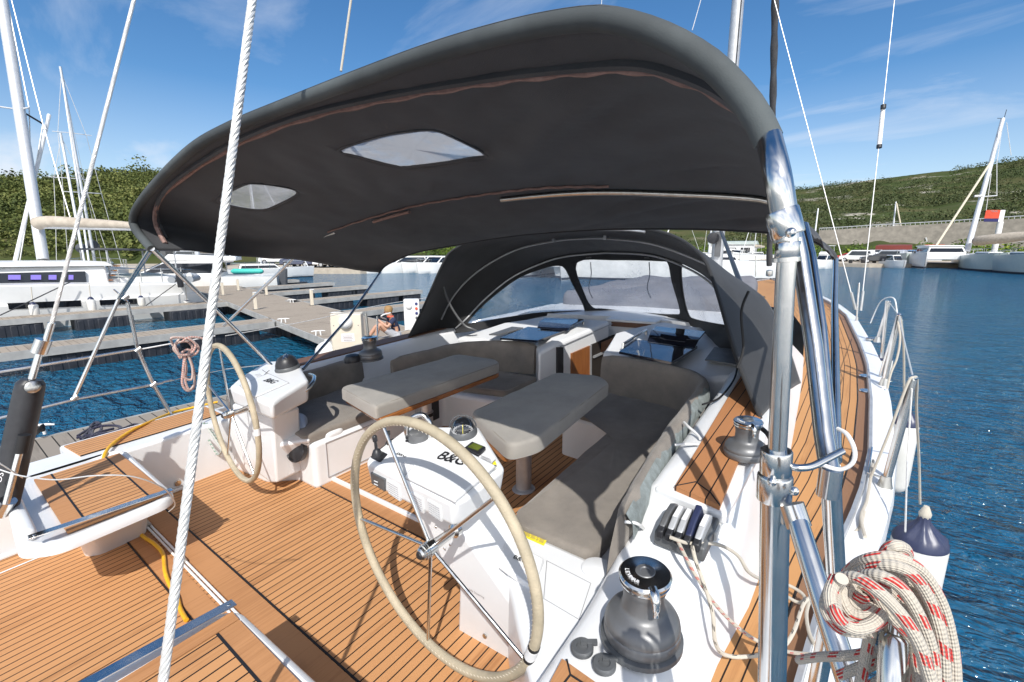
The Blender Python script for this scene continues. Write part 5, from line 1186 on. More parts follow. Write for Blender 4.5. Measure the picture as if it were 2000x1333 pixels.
rope('tie_rope', [bh(1690, 1050, hd(2.4)+.05), bh(1682, 1010, hd(2.6)+.05), bh(1693, 980, hd(2.8)+.05), bh(1699, 945, hd(3)+.06), bh(1706, 900, hd(3)+.06)]+[], .0075, ROPEG, 'off white rope lying along the starboard toe rail')
rope('tie_rope', [bh(1642, 1044, hd(2.4)+.02), bh(1665, 1042, hd(2.4)+.02), bh(1680, 1030, hd(2.4)+.03), bh(1688, 1000, hd(2.5)+.05)], .0075, ROPEG, 'short off white rope end on the brown margin board')
rope('tie_rope', [by(1700, 632, 8.7), by(1720, 590, 8.6), by(1745, 583, 8.4), by(1752, 610, 8.3), by(1757, 640, 8.2)], .0085, PWHITE, 'white rope loop tied by the shrouds over the starboard rail')
rope('tie_rope', [by(1752, 622, 5.3), by(1758, 660, 5.25), by(1752, 700, 5.2), by(1740, 730, 5.15), by(1733, 760, 5.1)], .0085, ROPEG, 'white rope wound down the middle starboard stanchion')
rope('tie_rope', [by(1759, 622, 5.3), by(1765, 680, 5.4), by(1766, 775, 5.6), by(1768, 800, 5.7)], .009, ROPEG, 'white fender rope hanging from the middle starboard stanchion')
gl_ = M(); gl_.tube([by(1784, 742, 3.05), by(1760, 640, 5.0), by(1757, 618, 5.3), by(1737, 592, 7.2)], .004, n=6); gl_.tube([by(1768, 1040, 2.6), by(1772, 900, 3.0), by(1781, 760, 3.1)], .004, n=6)
tag(gl_.build('guard_wire', WIRE), 'grey guard wire linking the heads of the starboard stanchions', 'guard wire')
def fender(p, r, Lh, label, ends=True):
    t = thing('fender', label, 'fender', p-V(0, 0, Lh), 'hull fenders')
    M().lathe([(0, -Lh*.5), (r*.35, -Lh*.49), (r*.8, -Lh*.44), (r, -Lh*.37), (r, Lh*.36), (r*.97, Lh*.40)][::1], p-V(0, 0, Lh*.5), n=36).build('body', FEND, t)
    cap = M(); prof = [(r*1.0, Lh*.385), (r*.97, Lh*.41), (r*.80, Lh*.455), (r*.45, Lh*.50), (r*.22, Lh*.55), (r*.2, Lh*.60), (0, Lh*.605)]
    k = 36; vs = []; fs = []
    for rr, h in prof:
        for j in range(k):
            q = 2*pi*j/k; w = 1+(.10*cos(q*8) if r*.2 < rr < r*.9 else 0); vs.append(p-V(0, 0, Lh*.5)+V(cos(q)*rr*w, sin(q)*rr*w, h))
    for i in range(len(prof)-1):
        for j in range(k): fs.append([i*k+j, i*k+(j+1) % k, (i+1)*k+(j+1) % k, (i+1)*k+j])
    cap.add(vs, fs); cap.build('end_cap', NAVY, t, angle=60)
    return t
fp_ = bd(1802, 1030, 3.02); fender(fp_, .148, .95, 'big white fender with navy cap hanging beside the rope coil')
M_ = fp_+V(0, 0, .0)
kn = M(); kn.lathe([(.012, -.05), (.03, -.03), (.034, 0), (.022, .03), (.014, .05)], fp_+V(0, 0, .10), n=14); tag(kn.build('rope_knot', ROPEG), 'knot of the rope tied to the big navy capped fender', 'knot')
fender(bd(1774, 812, 3.9), .085, .72, 'white fender farther forward between the stanchion and the hull side')
fender(bd(1727, 695, 6.6), .11, .5, 'small fender with navy end beyond the starboard gate')
# mast, furled sail, shrouds
mb = wd(1402, 495, 9.6); BOAT = False
ms = thing('mast', 'tall grey aluminium mast of the yacht rising behind the awning', 'mast', mb)
mm = M(); mx_ = [mb+V(0, 0, -.6), mb+V(-.02, 0, 1), mb+V(-.1, 0, 22)]; mm.tube(mx_, [.115, .115, .09], n=20); mm.build('mast_tube', ALU, ms)
M().tube([mb+V(.06, -.08, -.3), mb+V(-.0, -.12, 22)], .010, n=8).build('sail_track', DKPL, ms)
M().lathe([(.11, -.05), (.12, 0), (.11, .05), (.05, .06), (0, .06)], wd(1393, 466, 9.35), axis=(.3, -1, 0), n=20).build('winch_drum', DKPL, ms)
M().box(mb+V(.02, -.12, .18), (.1, .08, .5)).build('gooseneck', GREY, ms)
bx_ = M(); a = wd(1410, 455, 9.2); b_ = wd(1530, 810, 2.75); bx_.tube([wd(1408, 452, 9.2), wd(1448, 560, 5.0), wd(1485, 640, 3.9), wd(1512, 690, 3.4)], [.03, .028, .026, .024], n=10)
tag(bx_.build('black_strut', DKPL), 'slanting black strut beside the spray hood from the mast foot', 'strut')
fb = wd(1502, 541, 15.3); mtop = V(-2.9, 9.3, 22)
fs_ = thing('furled_headsail', 'dark grey furled headsail on the forestay at the bow', 'furled sail', fb)
d = (mtop-fb).normalized(); SAILC = pm('grey_sail_cover', (.085, .085, .088), .85, col2=(.05, .05, .053), scale=8, stretch=(1, 1, .15))
ks = [fb+d*(.4+.3*k) for k in range(60)]; M().tube(ks, [.085+.012*sin(k*1.9) for k in range(60)], n=10).build('sail_roll', SAILC, fs_)
M().lathe([(.03, 0), (.10, .02), (.11, .12), (.10, .2), (.04, .22)], fb, n=16).build('furling_drum', STEELB, fs_)
ht = V(-2.5, 9.4, 21)
s0 = wd(1671, 606, 9.6)
M_ = M(); M_.tube([s0, wd(1512, 0, 10.6), wd(1512, 0, 10.6)+(wd(1512, 0, 10.6)-s0)*.5], .009, n=8); sh1 = thing('shroud', 'starboard lower shroud wire slanting inwards to the mast', 'shroud', s0, 'starboard shrouds'); M_.build('wire', WIRE, sh1)
M().tube([s0, wd(1663, 572, 9.6)], .026, n=10).build('turnbuckle', STEELB, sh1)
s1 = wd(1681, 608, 9.6); sh2 = thing('shroud', 'upright starboard shroud wire with a clear sleeve halfway up', 'shroud', s1, 'starboard shrouds')
M().tube([s1, wd(1716, 290, 9.8), wd(1747, 0, 10.1), wd(1763, -150, 10.3)], .009, n=8).build('wire', WIRE, sh2); M().tube([s1, wd(1686, 570, 9.6)], .026, n=10).build('turnbuckle', STEELB, sh2)
sv = M().tube([wd(1717, 288, 9.8), wd(1725, 210, 9.85)], .042, n=12).build('sleeve', PWHITE, sh2)
for p, q in (((1717, 290), (1717.5, 284)), ((1725, 213), (1725.6, 206))): M().tube([wd(*p, 9.8), wd(*q, 9.8)], .05, n=12).build('sleeve_end', DKPL, sh2)
tl_ = M(); tl_.tube([wd(694, -60, 4.2), wd(666, 140, 4.2)], .011, n=8); tag(tl_.build('topping_lift', ROPEG), 'thin white line rising behind the middle of the awning', 'line', 'running lines')
tl_ = M(); tl_.tube([wd(1372, -10, 9), wd(1352, 60, 9)], .008, n=6); tag(tl_.build('halyard', WIRE), 'thin grey line just left of the mast above the awning', 'line', 'running lines')
tl_ = M(); tl_.tube([wd(1176, -10, 6), wd(1173, 40, 6)], .005, n=6); tag(tl_.build('halyard', WIRE), 'very thin line over the highest part of the awning', 'line', 'running lines')
# foredeck rail beyond
BOAT = True
pf = thing('pulpit_rail', 'thin steel rail standing on the white foredeck edge', 'guard rail', bh(1476, 541, .2))
M().tube([by(1476, 541, 16), by(1476, 500, 16)], .02, n=8).build('post', CHROME, pf)
# rope coil at the right edge
def cpx(u, v, d): return bd(u, v, d)
rcx = thing('rope_coil', 'thick white rope coil with red flecks hung at the lower right rail', 'rope coil', cpx(1740, 1420, .42))
rr = .0050
arcs = [[(1652, 1135, .45), (1668, 1108, .43), (1700, 1092, .41), (1750, 1090, .40), (1800, 1118, .40), (1838, 1180, .40), (1858, 1260, .40), (1862, 1340, .40), (1850, 1430, .41)],
        [(1655, 1150, .44), (1680, 1118, .42), (1725, 1104, .40), (1775, 1118, .39), (1812, 1168, .39), (1836, 1240, .385), (1843, 1320, .385), (1835, 1430, .39)],
        [(1640, 1150, .43), (1672, 1130, .41), (1715, 1125, .39), (1760, 1150, .38), (1795, 1205, .375), (1818, 1270, .375), (1824, 1340, .375), (1818, 1430, .38)],
        [(1632, 1140, .41), (1665, 1128, .395), (1705, 1148, .38), (1750, 1190, .37), (1788, 1245, .365), (1808, 1300, .365), (1822, 1360, .365), (1815, 1430, .37)],
        [(1700, 1150, .44), (1740, 1175, .42), (1770, 1215, .41), (1790, 1270, .40), (1795, 1340, .40), (1785, 1430, .40)],
        [(1780, 1110, .44), (1822, 1150, .44), (1850, 1220, .44), (1864, 1290, .44), (1868, 1400, .44)],
        [(1760, 1230, .44), (1775, 1270, .44), (1772, 1320, .43), (1755, 1380, .43)], [(1790, 1240, .45), (1812, 1300, .44), (1800, 1360, .44), (1770, 1420, .44)]]
random.seed(11)
arcs += [[(u+random.uniform(-9, 9)-6, v+random.uniform(-6, 6)+14*min(1, k/3), d+.012+random.uniform(-.012, .012)) for k, (u, v, d) in enumerate(A_)] for A_ in arcs]
for A_ in arcs: M().tube(cr_spline([cpx(*q) for q in A_], 10), rr, n=14).build('strand', ROPER, rcx)
wraps = [[(1632, 1130, .40), (1620, 1165, .39), (1632, 1205, .385), (1665, 1228, .38), (1700, 1222, .38), (1722, 1200, .39)],
         [(1648, 1128, .41), (1642, 1165, .40), (1660, 1198, .395), (1695, 1206, .39), (1718, 1182, .40)],
         [(1668, 1140, .42), (1668, 1170, .41), (1690, 1186, .405), (1715, 1165, .41)], [(1690, 1150, .42), (1692, 1165, .415), (1706, 1168, .41)],
         [(1622, 1150, .43), (1612, 1190, .42), (1640, 1228, .41), (1690, 1236, .40)],
         [(1722, 1100, .42), (1732, 1076, .41), (1748, 1066, .405), (1768, 1074, .41), (1772, 1096, .42)], [(1742, 1100, .41), (1748, 1088, .405), (1764, 1090, .41), (1770, 1110, .42)]]
wraps += [[(u+random.uniform(-11, 11)+8, v+random.uniform(-11, 11)-9, d+random.uniform(-.01, .02)) for u, v, d in A_] for A_ in wraps[:5]]
for A_ in wraps: M().tube(cr_spline([cpx(*q) for q in A_], 10), rr, n=14).build('strand', ROPER, rcx)
tails = [[(1712, 1200, .42), (1700, 1240, .42), (1690, 1290, .43), (1680, 1340, .43), (1670, 1420, .43)], [(1722, 1190, .42), (1740, 1225, .43), (1735, 1265, .44), (1700, 1275, .45), (1650, 1282, .47), (1600, 1284, .50), (1560, 1290, .55)],
         [(1680, 1310, .46), (1720, 1292, .45), (1760, 1262, .44)], [(1690, 1345, .45), (1730, 1325, .44), (1770, 1290, .44)], [(1640, 1320, .47), (1690, 1300, .455), (1740, 1280, .45)]]
for A_ in tails: M().tube(cr_spline([cpx(*q) for q in A_], 10), rr*.95, n=14).build('strand', ROPER, rcx)
tb2 = thing('turnbuckle', 'blue grey steel turnbuckle hanging inside the red flecked rope coil', 'turnbuckle', cpx(1740, 1420, .40))
M().tube([cpx(1752, 1195, .40), cpx(1748, 1240, .395)], .0055, n=12).build('stud', CHROME, tb2); M().tube([cpx(1748, 1236, .395), cpx(1747, 1246, .395), cpx(1738, 1400, .385)], [.008, .0105, .0105], n=16).build('body', CHROME, tb2)
# working lines on the starboard coaming
rope('control_line', [bh(1308, 1050, .70), bh(1345, 1062, .69), bh(1400, 1064, .66), bh(1440, 1085, .60), bh(1462, 1118, .52), bh(1490, 1133, .40), bh(1525, 1138, .36), bh(1560, 1155, .35), bh(1572, 1170, .35), bh(1560, 1178, .35), bh(1535, 1165, .35)], .0062, ROPEG, 'off white control line from the clutch bank down to the side deck')
rope('control_line', [bh(1352, 1068, .69), bh(1360, 1100, .66), bh(1378, 1150, .60), bh(1392, 1200, .55), bh(1396, 1250, .46), bh(1408, 1275, .38), bh(1435, 1284, .35), bh(1480, 1281, .35), bh(1525, 1268, .36), bh(1550, 1235, .38), bh(1570, 1180, .38), bh(1590, 1165, .38)], .0065, ROPEK, 'black flecked white line from the clutches to the teak side deck')
rope('control_line', [bh(1324, 1058, .69), bh(1340, 1090, .67), bh(1362, 1130, .62), bh(1400, 1185, .52), bh(1440, 1225, .42), bh(1478, 1252, .37), bh(1530, 1272, .36), bh(1590, 1280, .40)], .0060, ROPER, 'red flecked white line from the clutches towards the rope coil')
rope('control_line', [bh(1582, 1172, .36), bh(1575, 1200, .36), bh(1580, 1235, .36), bh(1592, 1262, .36)], .0062, ROPEG, 'short off white rope tail on the teak side deck')
rope('cushion_tie', [bh(1336, 826, .745), bh(1345, 835, .75), bh(1360, 848, .74), bh(1368, 858, .735)], .007, PWHITE, 'white cushion tie on the coaming near the small winch')
rope('cushion_tie', [bh(1318, 870, .74), bh(1340, 868, .745), bh(1364, 869, .735)], .006, PWHITE, 'white cushion tie just aft of the other tie')
rope('cushion_tie', [bh(1220, 1020, .70), bh(1245, 1024, .69), bh(1262, 1040, .60), bh(1266, 1060, .56)], .006, PWHITE, 'white cushion tie at the after end of the starboard backrest')
rope('winch_sheet', [bh(1488, 838, .86), bh(1500, 850, .85), bh(1512, 875, .80), bh(1516, 905, .74)], .010, BLACK, 'black sheet led off the small starboard winch', 'rope')
# port side ropes and cables
G0 = hd(1)+.05
rope('yellow_cable', [bh(425, 786, G0), bh(340, 806, G0), bh(290, 826, .44), bh(255, 843, .452), bh(222, 866, .455), bh(206, 885, .45), bh(201, 905, .42)], .0115, YEL, 'yellow cable over the port gunwale and down behind the far stern bench', 'cable')
rope('yellow_cable', [bh(258, 1020, .02), bh(277, 1046, .014), bh(300, 1062, .014), bh(318, 1082, .014), bh(322, 1115, .014), bh(330, 1140, .014), bh(345, 1165, .014), bh(352, 1190, .014), bh(364, 1212, .02)], .0105, YEL, 'yellow cable snaking on the teak sole between the stern benches', 'cable')
nr = thing('rope_hank', 'navy blue rope hank lying on the port gunwale', 'rope coil', bh(200, 845, G0))
for pts in ([(158, 858), (175, 842), (200, 833), (230, 833), (235, 840), (205, 848), (170, 855), (160, 862)], [(152, 852), (180, 835), (195, 828), (182, 840), (180, 852), (190, 846), (222, 838)], [(165, 862), (200, 852), (240, 838), (262, 830), (272, 833), (266, 846), (245, 850), (210, 850)], [(150, 856), (190, 848), (225, 846)], [(175, 850), (178, 832), (190, 826), (198, 838), (186, 852), (178, 852)]):
    M().tube(cr_spline([bh(u, v, G0+.02+.006*(i % 3)) for i, (u, v) in enumerate(pts)], 8), .0105, n=10).build('strand', ROPEN, nr)
rp = thing('rope_hank', 'faded pink rope hank hanging on the port guard wire beside the far wheel', 'rope coil', bx(368, 760, -4.86))
def px_(u, v, k): return bx(u, v, -4.84+.012*k)
for k, pts in enumerate(([(338, 676), (334, 662), (350, 660), (372, 664), (388, 680), (380, 694), (358, 698), (340, 684), (345, 672), (365, 668), (376, 680), (368, 690)], [(345, 682), (352, 700), (360, 692), (358, 720), (356, 750), (366, 764), (378, 758), (380, 735), (372, 705), (366, 690)], [(360, 698), (364, 720), (362, 745), (370, 762), (380, 748), (378, 722), (370, 698)], [(356, 668), (370, 660), (395, 662), (405, 672)], [(354, 690), (366, 684), (380, 690)], [(362, 700), (358, 722), (360, 738), (374, 742), (376, 720), (368, 696)], [(350, 664), (342, 676), (352, 694), (374, 690), (382, 674), (368, 662)])):
    M().tube(cr_spline([px_(u, v, k) for u, v in pts], 8), .0105, n=8).build('strand', ROPEP, rp)
gp = thing('rope_hank', 'green flecked rope hank hanging by the port helm seat side', 'rope coil', bh(410, 880, .1))
for k, pts in enumerate(([(398, 826), (402, 845), (412, 868), (425, 888), (432, 880), (420, 858), (406, 838)], [(404, 828), (415, 845), (428, 862), (430, 875)], [(398, 838), (408, 858), (420, 884), (428, 890)])):
    M().tube(cr_spline([by(u, v, 1.28+.02*k) for u, v in pts], 8), .009, n=8).build('strand', ROPEGR, gp)
rope('thin_wire', [bd(-10, 915, 1.5), bd(40, 930, 1.5), bd(110, 938, 1.45), bd(185, 930, 1.45), bd(260, 932, 1.5), bd(320, 955, 1.6), bd(342, 985, 1.75), bd(330, 1000, 1.85)], .0022, WIRE, 'thin loose wire curling over the far stern bench', 'wire', n=6)
rope('thin_wire', [bd(-10, 900, 1.5), bd(30, 925, 1.55), bd(44, 934, 1.6)], .0022, WIRE, 'short thin wire end left of the far stern bench', 'wire', n=6)
# ---------------------------------------------------------------- the marina: pontoons, boats, quay, person
BOAT = False
def lthing(name, label, cat, loc, rot=0, group=None, scale=None):
    o = bpy.data.objects.new(name, None); o.empty_display_size = .3; COL.objects.link(o); o.location = Vector(loc); o.rotation_euler = (0, 0, rot); BASE[o.name] = Vector((0, 0, 0))
    if scale: o.scale = (scale,)*3
    return tag(o, label, cat, group)
PZ = -.45
def pontoon(name, P, label, cat, group=None, floats=(), mat=PIER, rot=0.0):
    c = sum((Vector((p[0], p[1], 0)) for p in P), Vector())/len(P)
    t = lthing(name, label, cat, (c.x, c.y, WATERZ), 0, group); d = M(); q = [V(p[0]-c.x, p[1]-c.y, PZ-WATERZ) for p in P]
    cr_, sr_ = cos(rot), sin(rot)
    d.poly(q, uv=[(p.x*cr_+p.y*sr_, -p.x*sr_+p.y*cr_) for p in q]); d.build('deck', mat, t, smooth=False)
    f = M(); n = len(q)
    for i in range(n):
        a, b = q[i], q[(i+1) % n]; nn = V((b-a).y, -(b-a).x, 0).normalized()*.035
        f.hex([a-V(0, 0, .17), b-V(0, 0, .17), b+nn-V(0, 0, .17), a+nn-V(0, 0, .17)], [a+V(0, 0, .012), b+V(0, 0, .012), b+nn+V(0, 0, .012), a+nn+V(0, 0, .012)])
    f.build('edge_frame', ALUP, t, smooth=False)
    for (x, y, sx, sy) in floats:
        b = M(); b.box((x-c.x, y-c.y, .02), (sx, sy, .72))
        k = int(max(sx, sy)/.24)
        for j in range(k):
            o_ = (j+.5)/k-.5
            if sy > sx: b.box((x-c.x, y-c.y+o_*sy, .06), (sx+.03, .17, .56))
            else: b.box((x-c.x+o_*sx, y-c.y, .06), (.17, sy+.03, .56))
        b.build('float', FLOATM, t, bevel=.02)
    return t
ALUP = pm('grey_pontoon_frame', (.50, .49, .46), .6, .2, col2=(.36, .35, .33), scale=3)
rp_ = atan2(-.19, 1)
pontoon('main_pontoon', [(-5.1, 5.05), (-5.1, 7.55), (-62, 18.2), (-62, 15.9)], 'long weathered main pontoon running away behind the far wheel', 'pontoon', floats=[(-9-6.5*k, 6.9+1.22*k, 2.6, 2.0) for k in range(8)], rot=rp_+pi/2)
pontoon('finger_pontoon', [(-7.5, -4), (-5.02, -4), (-5.02, 5.0), (-7.5, 5.5)], 'old dark boarded finger pontoon against the port side of the yacht', 'pontoon', 'finger pontoons', floats=[(-6.2, -1, 2.1, 2.2), (-6.2, 3.4, 2.1, 2.2)], mat=PIERN)
FG = 'finger pontoons'
pontoon('finger_pontoon', [(-15.75, -9), (-14.85, -9), (-14.3, 6.7), (-15.2, 6.95)], 'near left finger pontoon in the water before the catamaran', 'pontoon', FG, floats=[(-15.0, 2.85, 1.0, 2.3), (-14.9, 5.4, 1.0, 1.8), (-15.1, -.2, 1.0, 1.8)])
pontoon('finger_pontoon', [(-22.35, -9), (-21.65, -9), (-21.2, 8.1), (-22.2, 8.3)], 'finger pontoon right along the white catamaran side', 'pontoon', FG, floats=[(-21.75, 1.6, .8, 1.9), (-21.6, 4.1, .8, 1.6), (-21.5, 6.8, .8, 1.6)])
for x0, y0, y1, lb in ((-14.4, 8.9, 16.4, 'right finger pontoon nearest the sitting person'), (-19.3, 9.8, 16.95, 'second right finger pontoon from the camera'), (-24.2, 10.7, 17.1, 'third right finger pontoon from the camera'), (-28.3, 11.6, 17.3, 'fourth right finger pontoon from the camera'), (-33, 12.5, 17.4, 'farthest visible right finger pontoon')):
    pontoon('finger_pontoon', [(x0-.38, y0), (x0+.38, y0), (x0+.38, y1), (x0-.38, y1)], lb, 'pontoon', FG, floats=[(x0, y0+1.9, .72, 1.9), (x0, y0+4.6, .72, 1.9), (x0, y1-.7, .72, 1.2)])
    if x0 < -30: continue
def bollard_post(p, label):
    t = lthing('pontoon_post', label, 'post', p, rp_, 'cream posts on the main pontoon')
    M().box((0, 0, .31), (.13, .10, .62)).build('post', BEIGE, t, bevel=.012); M().box((0, 0, .02), (.2, .18, .04)).build('foot_plate', STEELB, t); M().box((.0, .03, .64), (.15, .13, .03)).build('cap', PWHITE, t)
for u, v, lb in ((466, 569, 'cream post on the far right edge of the pontoon'), (521, 578, 'cream post at the root of the third right finger'), (610, 598, 'cream post at the root of the second right finger'), (500, 606, 'cream post on the left edge of the main pontoon'), (436, 578, 'cream post far along the left pontoon edge')): bollard_post(wz(u, v, PZ), lb)
def cleat(p, label, rot=0, black=False):
    t = lthing('mooring_cleat', label, 'cleat', p, rot, 'pontoon cleats')
    m = M(); m.tube([V(-.17, 0, .11), V(-.1, 0, .12), V(.1, 0, .12), V(.17, 0, .11)], [.010, .016, .016, .010], n=10); m.build('horns', PWHITE, t)
    for x in (-.06, .06): M().tube([V(x, 0, 0), V(x*.8, 0, .12)], .018, n=10).build('leg', PWHITE, t)
    return t
cleat(wz(76, 850, PZ), 'white cleat with a black line on the old finger pontoon by the yacht', radians(55))
bk_ = wz(76, 842, PZ+.1); bb = M()
for k in range(4): bb.tube([bk_+V(.05*cos(2*pi*j/12), .05*sin(2*pi*j/12), .015*k+.03*sin(j)) for j in range(12)], .008, n=6, closed=True)
tag(bb.build('black_line', BLACK), 'black line knotted round the white pontoon cleat', 'rope')
for u, v, lb in ((657, 505+113, 'white cleat where the nearest right finger meets the pontoon'), (570, 592, 'white cleat at the root of the second finger'), (554, 631, 'white cleat at the corner of the near left finger'), (622, 656, 'white cleat on the near left pontoon edge')): cleat(wz(u, v, PZ), lb, radians(60))
# service pedestals
def pedestal(p, h, w, d, rot, label, sockets=False):
    t = lthing('service_pedestal', label, 'service pedestal', p, rot, 'marina service pedestals')
    M().prism([(-w/2, -d/2), (w/2, -d/2), (w/2*.94, d/2), (-w/2*.94, d/2)], 0, h).build('housing', BEIGE if not sockets else PWHITE, t, bevel=.02, bseg=3)
    if not sockets:
        M().lathe([(.135, 0), (.13, .04), (.10, .085), (.05, .11), (0, .115)], V(.0, -d/2, h*.82), axis=(0, -1, .25), n=24).build('lamp_dome', PWHITE, t)
        lb = M(); lb.box((.02, -d/2-.003, h*.48), (.26, .006, .16)); l_ = lb.build('notice', INKW, t)
        for k in range(4): M().box((.02, -d/2-.008, h*.52-.03*k), (.2-.03*(k % 2), .004, .008)).build('notice_line', PINK, l_)
        for x in (-.24, .24):
            for z in (.2, .75): M().lathe([(.012, 0), (0, .004)], V(x, -d/2-.001, h*z), axis=(0, -1, 0), n=8).build('screw', GREY, t)
        M().lathe([(.11, 0), (.11, .03), (.08, .05), (0, .055)], V(.1, -d/2, .12), axis=(0, -1, 0), n=20).build('hose_socket', DKPL, t)
    else:
        M().lathe([(.09, 0), (.085, .03), (.05, .06), (0, .07)], V(-.07, -d/2, h*.8), axis=(0, -1, .2), n=18).build('lamp_dome', PWHITE, t)
        for k in range(4): M().lathe([(.038, 0), (.038, .02), (0, .025)], V(.13, -d/2, h*.86-.13*k), axis=(0, -1, 0), n=12).build('power_socket', (INKB, WRED, INKB, GPL)[k], t)
    return t
p_ = wz(688, 705, PZ); pedestal(V(-8.25, 5.35, PZ), .92, .60, .34, YAW+radians(-8)+radians(14), 'large beige service pedestal on the near pontoon edge beside the white balls')
pedestal(wz(806, 645, PZ), .86, .42, .24, YAW+radians(10), 'tall white service pedestal with blue sockets behind the sitting person', True)
pn = M(); pn.box(V(-8.62, 5.22, .0), (.06, .05, .62)); tag(pn.build('pontoon_post', BEIGE), 'slim cream post close to the left of the beige pedestal', 'post', 'cream posts on the main pontoon')
for u, v, lb in ((640, 690, 'left round white fender ball floating at the pontoon corner'), (672, 701, 'right round white fender ball touching the beige pedestal')):
    b = M().lathe([(0, -.29)]+[(.29*sin(pi*k/14), -.29*cos(pi*k/14)) for k in range(1, 14)]+[(.05, .30), (.05, .34), (0, .34)], wz(u, v, -.72), n=28); tag(b.build('round_fender', FEND), lb, 'round fender', 'round pontoon fenders')
# pole and crank standing on the pontoon by the winch
pl_ = M(); a = by(728, 676, 3.0); 
BOAT = True; pl_.tube([by(723, 690, 2.85), by(714, 612, 2.85)], .014, n=10); tag(pl_.build('crank_handle', STEELB), 'steel crank handle standing in the far port winch', 'winch handle')
st2 = M(); st2.tube([bx(737, 690, -4.86), bx(737, 618, -4.86)], .012, n=10); tag(st2.build('stanchion', CHROME), 'thin port stanchion in front of the pontoon by the far winch', 'stanchion', 'port stanchions')
gw = M(); gw.tube(cr_spline([bx(440, 657, -4.86), bx(600, 628, -4.86), bx(737, 598, -4.86), bx(850, 580, -4.86)], 4), .004, n=6); tag(gw.build('guard_wire', WIRE), 'thin upper guard wire crossing in front of the pontoon', 'guard wire', 'port guard wires')
gw = M(); gw.tube(cr_spline([bx(440, 722, -4.86), bx(610, 700, -4.86), bx(737, 662, -4.86), bx(850, 630, -4.86)], 4), .004, n=6); tag(gw.build('guard_wire', WIRE), 'thin lower guard wire crossing in front of the beige pedestal', 'guard wire', 'port guard wires')
BOAT = False
# --- the sitting person
SKIN = pm('skin', (.52, .30, .20), .55, col2=(.46, .25, .17), scale=20); HAIR = pm('blond_hair', (.36, .22, .09), .7, col2=(.25, .14, .05), scale=60)
CLN = pm('navy_shirt', (.022, .03, .075), .85); CLS = pm('pale_shorts', (.42, .43, .46), .85); SHOE = pm('dark_trainers', (.06, .05, .06), .6)
pc = wz(772, 664, PZ); per = lthing('person', 'person with blond hair in navy shirt and pale shorts sitting on the pontoon', 'person', pc, radians(-30))
def skin(name, J, E, mat, parent, sub=2):
    me = bpy.data.meshes.new(name); me.from_pydata([j[0] for j in J], E, []); ob = bpy.data.objects.new(name, me); COL.objects.link(ob)
    md = ob.modifiers.new('skin', 'SKIN'); 
    if not me.skin_vertices: pass
    for i, j in enumerate(J): me.skin_vertices[0].data[i].radius = (j[1], j[1] if len(j) < 3 else j[2])
    me.skin_vertices[0].data[0].use_root = True
    s = ob.modifiers.new('sub', 'SUBSURF'); s.levels = sub; s.render_levels = sub
    dg = bpy.context.evaluated_depsgraph_get(); m2 = bpy.data.meshes.new_from_object(ob.evaluated_get(dg)); bpy.data.objects.remove(ob)
    m2.name = name; m2.materials.clear(); m2.materials.append(mat)
    for p in m2.polygons: p.use_smooth = True
    o = bpy.data.objects.new(name, m2); COL.objects.link(o); o.parent = parent; BASE[o.name] = BASE[parent.name]; return o
def ensure_skin(): pass
J = [(V(0, .05, .12), .13, .11), (V(0, .02, .30), .12, .10), (V(0, -.04, .48), .14, .10), (V(0, -.08, .57), .06), (V(0, -.13, .66), .075, .085), (V(0, -.15, .74), .08, .09), (V(0, -.14, .80), .05),
     (V(.17, -.05, .52), .055), (V(.24, -.20, .36), .042), (V(.10, -.36, .50), .035), (V(.06, -.38, .54), .03),
     (V(-.17, -.05, .52), .055), (V(-.24, -.18, .34), .042), (V(-.14, -.36, .26), .035), (V(-.12, -.40, .24), .03),
     (V(.10, -.02, .11), .095), (V(.15, -.38, .44), .065), (V(.13, -.50, .06), .042), (V(.13, -.62, .04), .035),
     (V(-.10, -.02, .11), .095), (V(-.18, -.40, .36), .065), (V(-.17, -.62, .07), .042), (V(-.17, -.74, .06), .035)]
for q in range(2):
    s = 1 if q == 0 else -1; base = 10 if q == 0 else 14; h = J[base][0]
    for k in range(5): J.append((h+V((k-2)*.014*s, -.05+abs(k-2)*.008, .01-.012*k*.3), .010))
E = [(0, 1), (1, 2), (2, 3), (3, 4), (4, 5), (5, 6), (2, 7), (7, 8), (8, 9), (9, 10), (2, 11), (11, 12), (12, 13), (13, 14), (0, 15), (15, 16), (16, 17), (17, 18), (0, 19), (19, 20), (20, 21), (21, 22)]+[(10, 23+k) for k in range(5)]+[(14, 28+k) for k in range(5)]
skin('body', J, E, SKIN, per)
skin('shirt', [(V(0, .05, .13), .142, .125), (V(0, .02, .30), .135, .115), (V(0, -.04, .48), .152, .115), (V(.17, -.05, .52), .07), (V(.22, -.14, .42), .058), (V(-.17, -.05, .52), .07), (V(-.22, -.13, .41), .058)], [(0, 1), (1, 2), (2, 3), (3, 4), (2, 5), (5, 6)], CLN, per)
skin('shorts', [(V(0, .05, .10), .15, .125), (V(.10, -.02, .11), .11), (V(.135, -.26, .33), .085), (V(-.10, -.02, .11), .11), (V(-.155, -.26, .28), .085)], [(0, 1), (1, 2), (0, 3), (3, 4)], CLS, per)
M().lathe([(.098, -.05), (.102, .0), (.098, .05), (.07, .085), (.03, .10), (0, .102)], V(0, -.125, .755), axis=(0, .25, 1), n=20).build('hair', HAIR, per)
M().tube([V(.07*cos(q), -.09+.065*sin(q), .585) for q in [2*pi*k/16 for k in range(16)]], .02, n=8, closed=True).build('red_scarf', WRED, per)
for s, y in ((.13, -.57), (-.17, -.69)): M().box((s, y, .035), (.09, .26, .075)).build('shoe', SHOE, per, bevel=.03, bseg=3)
fc = M()
for x in (-.03, .03): fc.lathe([(.011, 0), (0, .004)], V(x, -.228, .715), axis=(0, -1, 0), n=8)
